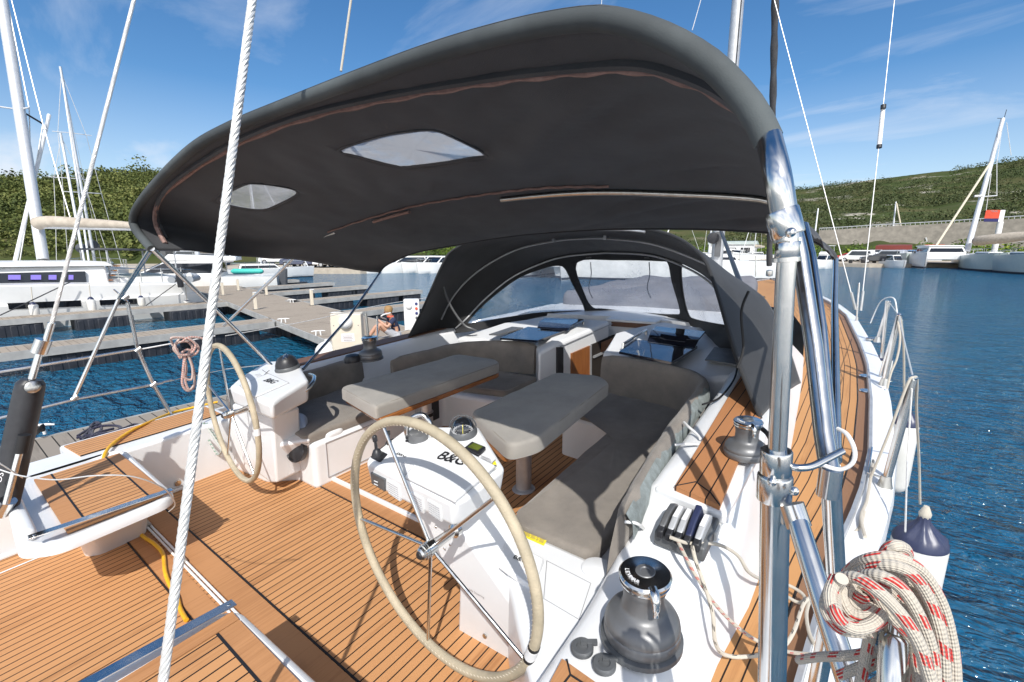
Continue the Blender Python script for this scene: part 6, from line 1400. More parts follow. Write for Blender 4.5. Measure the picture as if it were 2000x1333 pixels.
fc.lathe([(.016, -.01), (.012, .02), (0, .024)], V(0, -.225, .69), axis=(0, -1, -.2), n=8); fc.box((0, -.222, .655), (.045, .008, .008)); fc.build('face', pm('face_marks', (.16, .07, .05), .6), per)
rl_ = M(); h0 = pc+V(.1, -.3, .55); rl_.tube(cr_spline([wz(786, 668, PZ)+V(0, 0, .02), wz(783, 650, PZ)+V(.1, -.2, .25), pc+V(.05, -.42, .62), pc+V(.12, -.2, .70)], 6), .016, n=8); tag(rl_.build('white_rope', PWHITE), 'white rope held up by the sitting person', 'rope')
# ---------------------------------------------------------------- boats
WINB = pm('dark_boat_windows', (.010, .012, .016), .06, spec=.8); HULLW = pm('white_hull', (.80, .80, .78), .3, col2=(.72, .72, .70), scale=1.2, coat=.2)
HULLG = pm('pale_grey_green_hull', (.47, .53, .50), .3, col2=(.42, .48, .46), scale=1.2); SAILB = pm('beige_sail_cover', (.50, .44, .36), .85, col2=(.36, .31, .25), scale=3, bump=.3)
TEAL = pm('teal_board_cover', (.06, .50, .42), .6); BOTTOM = pm('dark_bootstripe', (.03, .035, .05), .5); DGREY = pm('dark_grey_cover', (.07, .075, .085), .8)
MASTW = pm('white_mast', (.66, .67, .68), .4, .3)
def hull_mesh(Lh, B, fb, x0=0, bow=1.25, tw=.78, pw=2.4, bm=.45):
    G = []; n = 22
    for i in range(n+1):
        t = i/n; y = -Lh/2+Lh*t; w = B/2*(tw+(1-tw)*min(1, t/.4))*(1-max(0, (t-bm)/(1-bm))**pw); w = max(w, .02); f = fb*(1+(bow-1)*t*t); rk = .12*fb*max(0, (t-.8)/.2)
        G.append([V(x0-w, y+rk, f), V(x0-w*.99, y+rk*.9, f*.86), V(x0-w*.94, y, f*.3), V(x0-w*.86, y-rk, -.0), V(x0, y-rk, -.4), V(x0+w*.86, y-rk, 0), V(x0+w*.94, y, f*.3), V(x0+w*.99, y+rk*.9, f*.86), V(x0+w, y+rk, f)])
    m = M().grid(G); m.poly(G[0][::-1])
    d = M().grid([[g[0]+V(.02, 0, -.02), V(x0, g[0].y, g[0].z+.03), g[-1]+V(-.02, 0, -.02)] for g in G])
    return m, d, G
def cabin(root, P0, P1, z0, z1, wz0, wz1, mat=HULLW):
    """P0 lower and P1 upper outline (x,y); a dark glazed band between two heights"""
    b = [V(*p, z0) for p in P0]; t = [V(*p, z1) for p in P1]; c = M().hex(b, t).build('cabin', mat, root, bevel=.05, bseg=2)
    k = len(P0)
    for i in range(k):
        a, b_ = b[i], b[(i+1) % k]; a1, b1 = t[i], t[(i+1) % k]
        if (b_-a).length < .6: continue
        n = (b_-a).cross(a1-a).normalized(); q = lambda s, h: (a.lerp(b_, s)).lerp(a1.lerp(b1, s), (h-z0)/(z1-z0))+n*.03
        M().hex([q(.05, wz0)-n*.05, q(.95, wz0)-n*.05, q(.95, wz1)-n*.05, q(.05, wz1)-n*.05], [q(.05, wz0), q(.95, wz0), q(.95, wz1), q(.05, wz1)]).build('window', WINB, root, smooth=False)
def rig(root, y, z, H, r=.10, boom=None, cover=None, stays=True, Lh=12, B=4, x=0, rake=.02, mat=MASTW):
    M().tube([V(x, y, z), V(x, y-H*rake, z+H)], [r, r*.8], n=10).build('mast', mat, root)
    for k in (.38, .68):
        M().tube([V(x-B*.28, y-H*rake*k-.15, z+H*k), V(x, y-H*rake*k, z+H*k), V(x+B*.28, y-H*rake*k-.15, z+H*k)], r*.3, n=6).build('spreader', mat, root)
    if stays:
        for s in (-1, 1):
            M().tube([V(x+s*B*.42, y-.3, z*.6), V(x+s*B*.28, y-H*rake*.38-.15, z+H*.38), V(x+s*B*.2, y-H*rake*.68-.15, z+H*.68), V(x, y-H*rake, z+H*.97)], .018, n=5).build('shroud', WIRE, root)
        M().tube([V(x, Lh*.47, z*.55), V(x, y-H*rake*.9, z+H*.93)], .055, n=8).build('furled_headsail', PWHITE, root)
        M().tube([V(x, -Lh*.48, z*.5), V(x, y-H*rake, z+H)], .014, n=5).build('backstay', WIRE, root)
    if boom:
        a = V(x, y-.2, z+1.0); b = V(x, y-boom, z+1.15); M().tube([a, b], .09, n=8).build('boom', mat, root)
        if cover: M().tube(cr_spline([a+V(0, 0, .42), a.lerp(b, .3)+V(0, 0, .34), a.lerp(b, .7)+V(0, 0, .22), b+V(0, 0, .14)], 5), [.05]+[.34-.012*i for i in range(14)]+[.1], n=12).build('sail_cover', cover, root, angle=80)
def rails(root, G, h=.6):
    for side in (0, -1):
        P = [g[side]+V(.06 if side == 0 else -.06, 0, h) for g in G[1:-1]]; M().tube(P, .018, n=5).build('guard_rail', CHROME, root)
        for g in G[2:-1:4]:
            q = g[side]+V(.06 if side == 0 else -.06, 0, 0); M().tube([q, q+V(0, 0, h)], .018, n=5).build('stanchion', CHROME, root)
def mono(label, p, rot, Lh, B, fb, hmat=HULLW, mast=None, boom=None, cover=None, cab=True, group=None, name='sailing_boat', cat='sailing boat', bim_=None, rail=True):
    r = lthing(name, label, cat, (p.x, p.y, WATERZ), rot, group); m, d, G = hull_mesh(Lh, B, fb); m.build('hull', hmat, r, angle=50); d.build('deck', HULLW, r)
    st = M(); st.grid([[V(g[3].x*1.012, g[3].y, -.05) if 0 else g[3]+V(-.015, 0, -.02), g[3].lerp(g[2], .35)+V(-.02, 0, 0)] for g in G]); st.grid([[g[5]+V(.015, 0, -.02), g[5].lerp(g[6], .35)+V(.02, 0, 0)] for g in G]); st.build('boot_stripe', BOTTOM, r)
    if cab: cabin(r, [(-B*.30, -Lh*.10), (B*.30, -Lh*.10), (B*.2, Lh*.24), (-B*.2, Lh*.24)], [(-B*.26, -Lh*.08), (B*.26, -Lh*.08), (B*.14, Lh*.18), (-B*.14, Lh*.18)], fb*.98, fb+.52, fb+.14, fb+.38)
    if mast: rig(r, Lh*.08, fb+.4, mast, .09, boom, cover, Lh=Lh, B=B)
    if rail: rails(r, G)
    if bim_:
        M().hex([V(-B*.36, -Lh*.42, fb+1.75), V(B*.36, -Lh*.42, fb+1.75), V(B*.36, -Lh*.16, fb+1.8), V(-B*.36, -Lh*.16, fb+1.8)], [V(-B*.3, -Lh*.42, fb+1.9), V(B*.3, -Lh*.42, fb+1.9), V(B*.3, -Lh*.16, fb+1.95), V(-B*.3, -Lh*.16, fb+1.95)]).build('bimini', bim_, r)
        for x in (-.34, .34):
            for y in (-.4, -.18): M().tube([V(B*x, Lh*y, fb), V(B*x, Lh*y, fb+1.8)], .02, n=5).build('bimini_leg', CHROME, r)
    return r
def cata(label, p, rot, Lh, B, fb, hmat=HULLW, mast=None, boom=None, cover=None, name='catamaran', group=None, rail=True):
    r = lthing(name, label, 'catamaran', (p.x, p.y, WATERZ), rot, group); hw = B*.24
    for s in (-1, 1):
        m, d, G = hull_mesh(Lh, hw, fb, x0=s*(B-hw)/2, bow=1.15, tw=.9, pw=2.0, bm=.55); m.build('hull', hmat, r, angle=50); d.build('deck', HULLW, r)
        st = M(); st.grid([[g[3]+V(-.02, 0, .05), g[3].lerp(g[2], .35)+V(-.025, 0, .05)] for g in G]); st.grid([[g[5]+V(.02, 0, .05), g[5].lerp(g[6], .35)+V(.025, 0, .05)] for g in G]); st.build('boot_stripe', BOTTOM, r)
        if rail: rails(r, G)
    M().box((0, -Lh*.06, fb*.82), (B-hw, Lh*.66, fb*.4)).build('bridge_deck', HULLW, r, bevel=.1)
    cabin(r, [(-B*.36, -Lh*.34), (B*.36, -Lh*.34), (B*.30, Lh*.14), (-B*.30, Lh*.14)], [(-B*.34, -Lh*.34), (B*.34, -Lh*.34), (B*.24, Lh*.05), (-B*.24, Lh*.05)], fb*.95, fb+1.15, fb+.32, fb+.88)
    M().hex([V(-B*.36, -Lh*.42, fb+1.16), V(B*.36, -Lh*.42, fb+1.16), V(B*.27, Lh*.07, fb+1.18), V(-B*.27, Lh*.07, fb+1.18)], [V(-B*.34, -Lh*.42, fb+1.30), V(B*.34, -Lh*.42, fb+1.30), V(B*.24, Lh*.05, fb+1.34), V(-B*.24, Lh*.05, fb+1.34)]).build('hard_top', HULLW, r, bevel=.05)
    if mast: rig(r, Lh*.05, fb+1.3, mast, .13, boom, cover, Lh=Lh, B=B*.8)
    return r
def motor(label, p, rot, Lh, B, fb, hmat=HULLW, fly=False, group=None, name='motor_boat'):
    r = lthing(name, label, 'motor boat', (p.x, p.y, WATERZ), rot, group); m, d, G = hull_mesh(Lh, B, fb, bow=1.35, tw=.92, pw=2.2, bm=.5); m.build('hull', hmat, r, angle=50); d.build('deck', HULLW, r)
    cabin(r, [(-B*.36, -Lh*.22), (B*.36, -Lh*.22), (B*.26, Lh*.22), (-B*.26, Lh*.22)], [(-B*.33, -Lh*.20), (B*.33, -Lh*.20), (B*.22, Lh*.04), (-B*.22, Lh*.04)], fb, fb+1.0, fb+.25, fb+.85)
    if fly:
        M().hex([V(-B*.35, -Lh*.3, fb+1.0), V(B*.35, -Lh*.3, fb+1.0), V(B*.24, Lh*.06, fb+1.02), V(-B*.24, Lh*.06, fb+1.02)], [V(-B*.33, -Lh*.3, fb+1.25), V(B*.33, -Lh*.3, fb+1.25), V(B*.2, Lh*.03, fb+1.4), V(-B*.2, Lh*.03, fb+1.4)]).build('flybridge', HULLW, r, bevel=.05)
        for x in (-.3, .3): M().tube([V(B*x, -Lh*.28, fb+1.2), V(B*x, -Lh*.2, fb+2.2)], .03, n=6).build('arch_leg', PWHITE, r)
        M().box((0, -Lh*.18, fb+2.25), (B*.7, Lh*.2, .08)).build('radar_arch', PWHITE, r, bevel=.03)
    for x in (-.18, .18): M().hex([V(B*x-.16, -Lh*.5-.45, .1), V(B*x+.16, -Lh*.5-.45, .1), V(B*x+.16, -Lh*.5-.05, .1), V(B*x-.16, -Lh*.5-.05, .1)], [V(B*x-.15, -Lh*.5-.55, fb+.4), V(B*x+.15, -Lh*.5-.55, fb+.4), V(B*x+.15, -Lh*.5-.1, fb+.4), V(B*x-.15, -Lh*.5-.1, fb+.4)]).build('outboard', DGREY, r, bevel=.05)
    rails(r, G[8:], .45); return r
# big catamaran beside the left pontoons: measured on its near side plane
def cx_(u, v, x=-22.62): return wx(u, v, x)
bc = lthing('catamaran', 'big white catamaran with purple lit windows moored along the left finger pontoons', 'catamaran', (0, 0, 0))
ST = [(8.1, -.55, .62), (7.6, .02, .9), (7.25, .30, 1.0), (6.6, .36, 1), (5, .44, 1), (3, .54, 1), (1, .60, 1), (-2, .66, .98), (-5, .72, .85), (-7, .76, .6), (-8, .78, .2)]
for x0, s in ((-23.55, 1), (-29.6, -1)):
    G = []
    for y, zd, w in ST:
        hw = .92*w; G.append([V(x0+s*hw*.8, y, -1.5), V(x0+s*hw*.86, y, -1.0), V(x0+s*hw*1.0, y, min(-.16, zd-.06)), V(x0+s*hw*1.005, y, min(-.12, zd-.04)), V(x0+s*hw*.92, y, min(-.06, zd-.02)), V(x0+s*hw*.92, y, zd-.05), V(x0+s*hw*.86, y, zd), V(x0, y, zd+.03), V(x0-s*hw*.86, y, zd), V(x0-s*hw*.9, y, -1.0), V(x0, y, -1.5)])
    M().grid(G).build('hull', HULLW, bc, angle=30)
for pix in ([(14, 593), (157, 587), (158, 599), (17, 605)], [(193, 587), (266, 584), (267, 594), (195, 597)]):
    q = [cx_(u, v, -22.70) for u, v in pix]; M().hex([p+V(-.25, 0, 0) for p in q], [p+V(.075, 0, 0) for p in q]).build('hull_window', WINB, bc, smooth=False)
zt = .44
M().hex([V(-29, 4.9, .3), V(-23.6, 4.9, .3), V(-24.0, -4.5, .5), V(-28.6, -4.5, .5)], [V(-28.8, 4.9, 1.12), V(-23.9, 4.9, 1.12), V(-24.6, -3.2, 1.22), V(-28, -3.2, 1.22)]).build('cabin', HULLW, bc, bevel=.08)
M().hex([V(-29, 5.15, 1.10), V(-23.7, 5.15, 1.10), V(-24.3, -3.4, 1.2), V(-28.3, -3.4, 1.2)], [V(-28.7, 5.0, 1.27), V(-24.1, 5.0, 1.27), V(-24.8, -3, 1.35), V(-27.8, -3, 1.35)]).build('coach_roof', HULLW, bc, bevel=.06)
q = [V(-23.66, 4.2, .44), V(-23.9, -3.6, .62), V(-24.02, -3.5, .98), V(-23.80, 4.25, .92)]; M().hex([p+V(-.12, 0, 0) for p in q], [p+V(.05, 0, 0) for p in q]).build('saloon_window', WINB, bc, smooth=False)
PURP = pm('purple_blind', (.22, .17, .62), .6)
for u0, u1 in ((16, 40), (60, 80), (95, 110), (134, 143)):
    q = [wx(u0, 547, -23.66), wx(u1, 547, -23.66), wx(u1, 538, -23.72), wx(u0, 538, -23.72)]; M().hex([p+V(-.02, 0, 0) for p in q], [p+V(.03, 0, 0) for p in q]).build('window_blind', PURP, bc, smooth=False)
M().box((-26.3, 6.2, .45), (4.6, 2.6, .3)).build('cockpit_floor', HULLW, bc, bevel=.04)
M().tube([V(-23.2, 5.0, 1.0), V(-23.2, 7.3, .92)], .02, n=6).build('guard_rail', CHROME, bc)
for y in (5.1, 5.8, 6.5, 7.2): M().tube([V(-23.2, y, .4), V(-23.2, y, .98)], .018, n=6).build('stanchion', CHROME, bc)
for k in range(4): M().box((-23.9, 4.95+.1*k, .55+.18*k), (.5, .12, .04)).build('boarding_step', VARN, bc)
M().hex([V(-29, 5.0, 1.72), V(-24.2, 5.0, 1.72), V(-24.2, 7.6, 1.66), V(-29, 7.6, 1.66)], [V(-29, 5.0, 1.80), V(-24.2, 5.0, 1.80), V(-24.2, 7.6, 1.74), V(-29, 7.6, 1.74)]).build('hard_top', DGREY, bc, bevel=.03)
for x, y in ((-24.4, 5.1), (-24.4, 7.4), (-28.8, 5.1), (-28.8, 7.4)): M().tube([V(x, y, .5), V(x+.1, y, 1.74)], .035, n=8).build('roof_post', ALU, bc)
mb_ = wd(84, 508, 19.5); M().tube([mb_, wd(2, -10, 20.2), wd(-15, -120, 20.5)], .20, n=14).build('mast', MASTW, bc)
for v, u in ((215, 37),): 
    p = wd(37, 215, 19.9); M().tube([wd(-10, 208, 19.9), p, wd(57, 211, 19.9)], .035, n=8).build('spreader', MASTW, bc); M().tube([p, wd(84, 243, 20.5)], .04, n=8).build('spreader', DKPL, bc)
for a, b in (((20, -10), (84, 243)), ((12, -10), (57, 212)), ((84, 243), (150, 470)), ((57, 212), (62, 400)), ((84, 243), (38, 515))): M().tube([wd(*a, 20.3), wd(*b, 20)], .022, n=6).build('shroud', WIRE, bc)
M().tube([wd(28, 518, 18.8), wd(96, 225, 21)], .07, n=8).build('furled_headsail', PWHITE, bc)
bm0, bm1 = wd(72, 438, 19.3), wd(285, 445, 17.5)
M().tube([bm0+V(0, 0, -.1), bm1+V(0, 0, -.05)], .10, n=10).build('boom', MASTW, bc)
M().tube(cr_spline([bm0, bm0.lerp(bm1, .15)+V(0, 0, .1), bm0.lerp(bm1, .5)+V(0, 0, .08), bm0.lerp(bm1, .8)+V(0, 0, .05), bm1], 5), [.20]+[.27-.008*i for i in range(18)]+[.1, .06], n=14).build('sail_cover', SAILB, bc, angle=80)
for u, v0, v1, lb in ((70, 593, 622, 'white fender with blue cap nearest the catamaran bow'), (182, 583, 612, 'middle white fender on the catamaran side'), (278, 580, 600, 'white fender near the catamaran stern'), (366, 588, 596, 'rear white fender lying low at the catamaran stern')):
    a, b = wx(u, v0, -22.35), wx(u, v1, -22.35); h = a.z-b.z; t = lthing('fender', lb, 'fender', b, 0, 'catamaran fenders')
    M().lathe([(0, 0), (.10, .05), (.125, .12), (.125, h*.85), (.08, h*.97), (0, h)], V(0, 0, 0), n=16).build('body', FEND, t); M().lathe([(.11, h*.88), (.08, h), (.03, h*1.1), (0, h*1.1)], V(0, 0, 0), n=14).build('end_cap', NAVY, t)
    M().tube([V(0, 0, h), V(-.1, .05, h+.55)], .015, n=5).build('lanyard', ROPEG, t)
ml = M(); ml.tube([wx(0, 617, -21.9), wx(137, 552, -22.5)], .018, n=6); tag(ml.build('mooring_line', DKPL), 'dark mooring line slanting up across the catamaran bow window', 'rope')
ml = M(); ml.tube([wx(285, 598, -21.9), wx(343, 556, -22.5)], .018, n=6); tag(ml.build('mooring_line', DKPL), 'dark mooring line slanting up to the catamaran stern', 'rope')
# dinghy and outboards on the catamaran stern
dg = lthing('dinghy', 'grey inflatable dinghy with outboard hung on the catamaran stern', 'dinghy', wd(362, 548, 18.8), radians(60), None, .6)
for s in (-.5, .5): M().tube([V(s, -1.2, .1), V(s, 1.0, .1), V(s*.5, 1.5, .18), V(0, 1.6, .2)], .22, n=12).build('tube', pm('grey_inflatable', (.32, .34, .36), .6) if s < 0 else MATS['grey_inflatable'], dg)
M().box((0, 0, .02), (.9, 2.2, .06)).build('floor_board', DGREY, dg); M().hex([V(-.15, -1.5, -.4), V(.15, -1.5, -.4), V(.15, -1.2, -.4), V(-.15, -1.2, -.4)], [V(-.17, -1.6, .65), V(.17, -1.6, .65), V(.17, -1.1, .6), V(-.17, -1.1, .6)]).build('outboard', DKPL, dg, bevel=.05)
M().lathe([(0, -.3), (.16, -.26), (.2, 0), (.16, .26), (0, .3)], V(.5, -.9, .35), axis=(0, 1, 0), n=14).build('round_fender', FEND, dg)
# more boats on the left
mono('white yacht with dark sail cover behind the big catamaran', wz(190, 528, WATERZ)*.55+V(0, 0, -.45), radians(-105), 11, 3.6, 1.3, mast=13.2, boom=4.5, cover=DGREY, group='yachts on the left')
bq = motor('white flybridge boat with curved roof beyond the catamaran stern', V(-34, 10.5, 0), radians(150), 11, 3.8, 1.05, fly=True, group='motor boats on the left')
b3 = mono('white yacht with thin mast farther behind on the left', V(-44, 7.9, 0), radians(-100), 11, 3.6, 1.0, mast=8.9, boom=4.5, cover=DGREY, group='yachts on the left')
ty = mono('white yacht with a teal board on its rail beside the far pontoon end', V(-46.5, 20.2, 0), radians(-22), 11.0, 3.5, .85, mast=11, boom=4.8, cover=SAILB, bim_=SAILB, group='yachts on the left')
tb_ = M(); ta = wd(452, 531, 41.0); te = wd(514, 531, 41.0); tb_.tube([ta, ta.lerp(te, .08), ta.lerp(te, .92), te], [.12, .27, .27, .12], n=14, flat=.9); tag(tb_.build('paddle_board', TEAL), 'teal covered paddle board standing on the rail of the far yacht', 'paddle board')
for u, v, L_, rt, lb in ((795, 530, 10, 60, 'white sports boat moored at the far shore seen beside the hood'), (836, 529, 8, 80, 'small white outboard boat next to the sports boat'), (862, 530, 7.5, 80, 'small white outboard boat nearest the hood edge')):
    p = wz(u, v+3, WATERZ); motor(lb, p, radians(rt+100), L_, 3.0, .95, group='motor boats by the far shore')
# boats seen through the hood windows
cata('white catamaran seen through the port hood window', V(-24.5, 40.5, 0), radians(190), 12, 6.5, 1.7, group='boats seen through the hood')
mono('large white yacht seen through the middle hood window', V(-17.2, 41, 0), radians(115), 14, 4.2, 1.75, mast=17, group='boats seen through the hood')
mono('white yacht with tall mast seen through the right of the middle hood window', V(-10.5, 46, 0), radians(130), 13, 4, 1.65, mast=16, group='boats seen through the hood')
# boats in the gap between hood and pole
for u, v, k, lb in ((1405, 512, 0, 'white motor boat behind the mast foot'), (1440, 511, 1, 'white motor boat right of the mast foot'), (1475, 513, 2, 'white yacht hull left of the furled sail')):
    p = wz(u, v, WATERZ)
    if k < 2: motor(lb, p, radians(150+30*k), 11, 3.6, 1.6, fly=k == 0, group='boats at the far quay')
    else: mono(lb, p, radians(160), 12, 3.8, 1.6, mast=13, boom=4, cover=SAILB, group='boats at the far quay')
# right hand row
RB = 'boats moored on the right'
def wq(u, v): return wz(u, v, WATERZ)
motor('small white tender left of the right hand boats', wq(1746, 524), radians(200), 5.5, 2.2, .9, group=RB)
mono('white yacht bow on the left of the right hand row', wq(1772, 522)+V(0, 5, 0), radians(176), 12, 4.0, 1.75, hmat=HULLG, cab=True, group=RB)
cata('large white catamaran with tall mast in the right hand row', wq(1852, 527)+V(0, 7, 0), radians(183), 13.5, 7.6, 2.0, mast=None, group=RB)
rg = lthing('catamaran_mast', 'tall pale catamaran mast leaning on the right with long boom', 'mast', wd(1888, 492, 78))
BASE[rg.name] = Vector(rg.location)
M().tube([wd(1888, 494, 78), wd(1959, 233, 80)], [.42, .30], n=12).build('mast_tube', MASTW, rg)
M().tube([wd(1818, 497, 73), wd(1935, 318, 77)], .16, n=8).build('furled_headsail', pm('cream_sail', (.62, .55, .42), .8), rg)
M().tube([wd(1910, 386, 78.5), wd(1947, 383, 78.5)], .10, n=8).build('spreader', MASTW, rg); M().box(wd(1911, 384, 78.3), (1.1, .8, .35)).build('radar_dome', PWHITE, rg, bevel=.1)
for a, b in (((1947, 383), (1947, 320)), ((1947, 320), (1959, 240)), ((1936, 340), (1926, 412)), ((1966, 240), (1975, 305))): M().tube([wd(*a, 78.5), wd(*b, 79)], .05, n=5).build('shroud', WIRE, rg)
M().tube([wd(1960, 236, 80), wd(1966, 215, 80)], .05, n=5).build('aerial', DKPL, rg); M().tube([wd(1948, 232, 80), wd(1962, 232, 80)], .05, n=5).build('wind_vane', DKPL, rg)
M().tube(cr_spline([wd(1903, 472, 77), wd(1940, 468, 74), wd(2010, 461, 70)], 4), [.5, .8, .8, .8, .8, .8, .8, .7, .7], n=10).build('boom_cover', SAILB, rg); M().tube([wd(1903, 478, 77), wd(2012, 470, 70)], .22, n=8).build('boom', PWHITE, rg)
mono('pale green grey yacht hull second from the right edge', wq(1945, 532)+V(0, 5.5, 0), radians(184), 13, 4.4, 1.9, hmat=HULLG, group=RB)
mono('pale green grey yacht hull cut by the right edge', wq(2010, 538)+V(.5, 5, 0), radians(186), 13, 4.4, 1.95, hmat=HULLG, group=RB)
for u, v0, v1, dd, lb in ((1742, 470, 395, 130, 'thin white mast standing before the retaining wall'), (1590, 470, 408, 120, 'short white mast behind the awning corner')):
    t = M(); t.tube([wd(u, v0, dd), wd(u+8, v1, dd)], [.22, .16], n=8)
    tag(t.build('distant_mast', MASTW), lb, 'mast', 'distant masts')
t = M(); t.tube([wd(1765, 472, 128), wd(1751, 398, 129)], .18, n=8); tag(t.build('distant_furled_sail', MATS['cream_sail']), 'cream furled sail slanting beside the thin white mast', 'furled sail')
t = M(); t.tube([wd(1816, 492, 110), wd(1808, 465, 110)], .16, n=6); tag(t.build('lamp_post', MASTW), 'short white post near the orange kiosk roof', 'post')
# ---------------------------------------------------------------- vehicles and shore buildings
TYRE = pm('tyre_rubber', (.02, .02, .022), .8); GLS = pm('car_glass', (.02, .025, .03), .05, spec=.8)
def paint(name, c): return pm(name, c, .25, 0, col2=tuple(q*.9 for q in c), scale=1, coat=.8)
PAINTS = dict(white=paint('white_car_paint', (.78, .78, .78)), navy=paint('navy_car_paint', (.02, .03, .08)), black=paint('black_car_paint', (.015, .017, .022)), red=paint('red_car_paint', (.55, .03, .03)), silver=paint('silver_car_paint', (.45, .48, .52)), blue=paint('blue_car_paint', (.10, .20, .38)))
def vehicle(kind, col, p, rot, label, group):
    van = kind == 'van'; Lc, Wc, Hc = (4.9, 1.9, 1.95) if van else (4.3, 1.75, 1.45)
    t = lthing('parked_van' if van else 'parked_car', label, 'van' if van else 'car', p, rot, group); mt = PAINTS[col]; h = Lc/2
    side = [(-h, .35), (h, .35), (h, .75), (h-.1, .95), (h-.9 if van else h-1.1, 1.05), (h-1.6 if van else h-1.9, Hc-.03), (h-2.2, Hc), (-h+.5 if not van else -h+.12, Hc-.02), (-h+.05, 1.0), (-h, .8)]
    def sec(x, k): return [V(x*(1 if z < 1.06 else k), y, z) for y, z in side]
    M().hex(sec(-Wc/2, .86), sec(Wc/2, .86)).build('body', mt, t, bevel=.07, bseg=2, bang=20)
    for s in (-1, 1):
        q = [V(s*(Wc/2+.01), h-1.25, 1.09), V(s*(Wc/2*.89+.025), h-1.75 if van else h-1.95, Hc-.18), V(s*(Wc/2*.89+.025), -h+.7, Hc-.18), V(s*(Wc/2+.01), -h+.5, 1.09)]
        M().hex([c-V(s*.1, 0, 0) for c in q], q).build('side_window', GLS, t, smooth=False)
        for y in (h-.85, -h+.85):
            wl = M().lathe([(.33, -.1), (.34, -.08), (.34, .08), (.33, .1)], V(s*(Wc/2-.06), y, .34), axis=(1, 0, 0), n=18).build('wheel', TYRE, t); M().lathe([(.2, 0), (.18, .02), (0, .02)], V(s*(Wc/2+.04), y, .34), axis=(s, 0, 0), n=14).build('rim', ALU, wl)
        M().box((s*Wc*.34, h-.02, .72), (.34, .06, .16)).build('headlight', INKW, t, bevel=.02); M().box((s*Wc*.40, -h+.0, .9), (.16, .06, .3)).build('tail_light', WRED, t, bevel=.02)
    q = [V(-Wc*.42, h-.98 if van else h-1.16, 1.06), V(Wc*.42, h-.98 if van else h-1.16, 1.06), V(Wc*.37, h-1.6 if van else h-1.88, Hc-.08), V(-Wc*.37, h-1.6 if van else h-1.88, Hc-.08)]
    n_ = V(0, .03, .03); M().hex([c-n_*3 for c in q], [c+n_ for c in q]).build('windscreen', GLS, t, smooth=False)
    M().box((0, -h-.005, 1.3 if van else 1.15), (Wc*.66, .03, .4 if van else .28)).build('rear_window', GLS, t, smooth=False); M().box((0, h+.0, .5), (Wc*.5, .05, .2)).build('grille', DKPL, t)
    return t
def onshore(u, extra):
    a = az(u); r = interp(a, SHORE)+extra; x, y = r*sin(a), r*cos(a); return V(x, y, ground(x, y)+.05)
LC = 'vehicles parked on the left quay'
for u, kind, col, ex, lb in ((583, 'car', 'navy', 4, 'navy car at the left of the quay row'), (612, 'van', 'white', 4, 'white van next to the navy car'), (643, 'van', 'white', 4, 'second white van along the quay row'), (672, 'car', 'white', 4, 'white car at the right of the quay row'), (410, 'van', 'white', 9, 'white van behind the teal board yacht'), (392, 'car', 'navy', 5, 'dark car left of the white mooring rope'), (365, 'van', 'silver', 8, 'grey van behind the catamaran stern'), (545, 'van', 'white', 10, 'white van farther back left of the navy car')):
    vehicle(kind, col, onshore(u, ex), radians(115+random.uniform(-8, 8)), lb, LC)
RC = 'vehicles parked on the right quay'
for u, kind, col, ex, lb, rt in ((1658, 'car', 'red', 9, 'red car on the far right quay', 80), (1676, 'van', 'white', 9, 'white van beside the red car', 85), (1715, 'car', 'black', 4, 'black car on the right quay', 100), (1736, 'van', 'silver', 9, 'silver van behind the black car', 70), (1763, 'van', 'blue', 10, 'blue van right of the silver van', 110), (1712, 'van', 'white', 13, 'white box van behind the black car', 175)):
    vehicle(kind, col, onshore(u, ex), radians(rt), lb, RC)
STONE = pm('stone_retaining_wall', (.27, .245, .205), .95, col2=(.17, .155, .13), scale=.9, bump=.6, bscale=2.5, detail=9)
def wr(u, v, r): d = ray(u, v); return V(0, 0, CAMZ)+d*(r/hypot(d.x, d.y))
WT = [(1600, 451), (1640, 449), (1720, 444), (1800, 440), (1870, 436), (1960, 430), (2060, 424), (2200, 416)]
rw = M(); tp = [wr(u, v, 152) for u, v in WT]; bt = [V(p.x*.985, p.y*.985, min(ground(p.x, p.y)-2, p.z-5)) for p in tp]
rw.grid([bt, tp, [p*1.02+V(0, 0, -.0) for p in tp]]); tag(rw.build('retaining_wall', STONE, angle=30), 'long grey stone retaining wall below the right hill', 'retaining wall')
gd = M(); gd.tube([p+V(0, 0, .55) for p in tp], .12, n=6)
for i in range(60): 
    k = i/59*(len(tp)-1); j = min(int(k), len(tp)-2); q = tp[j].lerp(tp[j+1], k-j); gd.tube([q, q+V(0, 0, .6)], .07, n=5)
tag(gd.build('guard_barrier', ALU), 'grey road barrier along the top of the stone wall', 'barrier')
# fuel station sign
sg = lthing('fuel_sign', 'tall white fuel station sign with orange and navy panel on the right bank', 'sign', (0, 0, 0)); sb = wr(1930, 490, 118); BASE[sg.name] = Vector((sb.x, sb.y, ground(sb.x, sb.y))); sg.location = BASE[sg.name]
rv = V(cos(YAW), sin(YAW), 0)
def spx(u, v): return wr(u, v, 118)
q = [spx(1921, 434), spx(1949, 434), spx(1954, 411), spx(1926, 411)]
back = V(ray(1930, 420).x, ray(1930, 420).y, 0).normalized()
pq = [q[0].lerp(q[3], .28), q[1].lerp(q[2], .28), q[2], q[3]]; po = M().hex([p+back*.5 for p in pq], pq).build('orange_panel', WRED, sg, smooth=False)
pq2 = [q[0], q[1], q[0].lerp(q[3], .26).lerp(q[1].lerp(q[2], .26), 1.0), q[0].lerp(q[3], .26)]; M().hex([p+back*.5 for p in pq2], pq2).build('navy_panel', PNAVY, sg, smooth=False)
pq3 = [q[1]+rv*.05, q[1]+rv*.9, q[2]+rv*.9, q[2]+rv*.05]; M().hex([p+back*.5 for p in pq3], pq3).build('white_edge', PWHITE, sg, smooth=False)
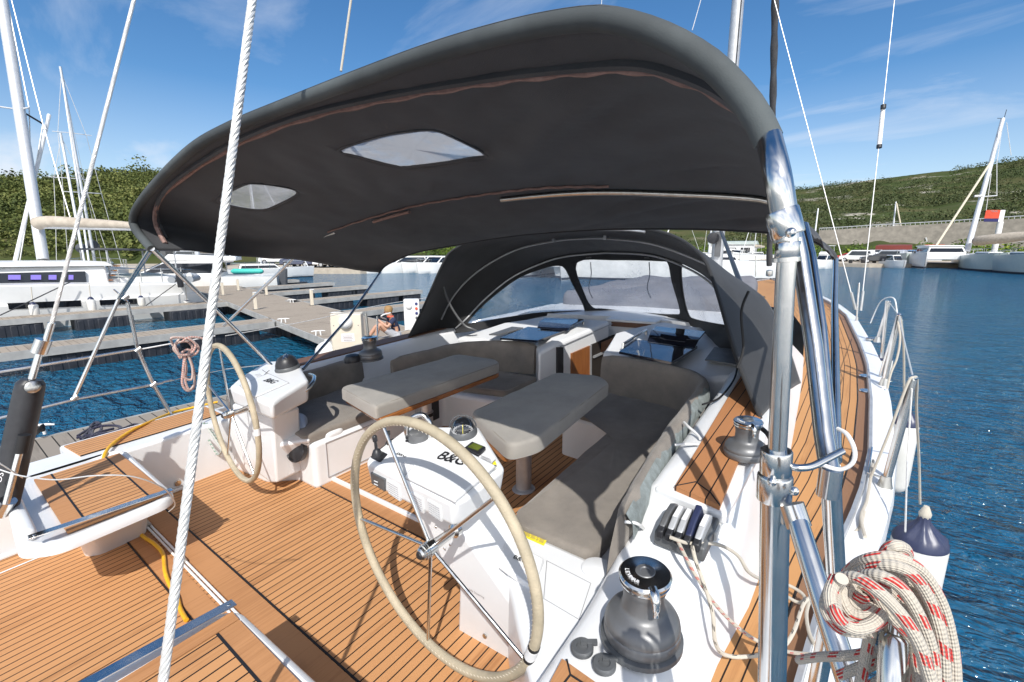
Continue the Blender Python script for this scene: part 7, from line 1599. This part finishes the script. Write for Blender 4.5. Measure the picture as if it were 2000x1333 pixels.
M().tube([V(q[1].x, q[1].y, ground(q[1].x, q[1].y)-1)+rv*.4, q[1]+rv*.45], .42, n=10).build('pole', PWHITE, sg)
mt = M(); ptext(mt, 'PETROL', q[3].lerp(q[0], .17)+rv*.35-back*.04, q[2].lerp(q[1], .17)-rv*.35-back*.04, q[3].lerp(q[2], .3)-back*.04, bold=.03); mt.build('lettering', INKW, po, smooth=False)
# kiosks, shed, grey hut
def hut(name, label, p, rot, L_, W_, H_, wall, roof, cat='building', canopy=0.0):
    t = lthing(name, label, cat, p, rot, None); M().box((0, 0, H_/2), (L_, W_, H_)).build('wall', wall, t, smooth=False)
    M().hex([V(-L_*.54, -W_*.56-canopy, H_), V(L_*.54, -W_*.56-canopy, H_), V(L_*.54, W_*.56, H_), V(-L_*.54, W_*.56, H_)], [V(-L_*.54, -W_*.56-canopy, H_+.7), V(L_*.54, -W_*.56-canopy, H_+.7), V(L_*.5, W_*.5, H_+.9), V(-L_*.5, W_*.5, H_+.9)]).build('roof', roof, t, smooth=False)
    for k in range(3): M().box((-L_*.3+L_*.3*k, -W_/2-.02, H_*.5), (L_*.2, .08, H_*.5)).build('window', WINB, t, smooth=False)
    return t
BRICKR = pm('dark_red_fascia', (.20, .035, .025), .6); ORR = pm('orange_roof', (.60, .16, .07), .7)
hut('fuel_kiosk', 'fuel kiosk with a dark red fascia behind the right quay', onshore(1746, 17), -.1, 4.6, 3, 1.9, PWHITE, BRICKR, canopy=.6)
hut('orange_roof_kiosk', 'small kiosk with an orange roof right of the fuel kiosk', onshore(1824, 17), -.1, 2.6, 2.4, 1.9, PWHITE, ORR)
hut('white_shed', 'long white shed with a pale roof beyond the mast', onshore(1432, 16), radians(5), 10, 6, 3.0, PWHITE, HULLG, canopy=0)
hut('grey_hut', 'flat grey hut among the bushes behind the left boats', onshore(372, 14), radians(60), 6, 4, 2.6, GPL, GPL)
# distant clutter at the fuel quay
for u, v, lb in ((1608, 508, 'white boat behind the steel pole at the far quay'),):
    p = wq(u, 524); motor(lb, V(p.x, p.y-2, 0), radians(170), 7, 2.6, 1.0, fly=True, group='boats at the far quay')
tp_ = M()
for k, u in enumerate((1628, 1660, 1684, 1706)):
    p = wq(u, 522); tag(M().box(V(p.x, p.y, -.4)*1.0, (.5, .5, 1.0)).build('quay_fender', BLACK, bevel=.08), 'black rubber fender on the wall of the right quay', 'quay fender', 'black fenders on the right quay wall')
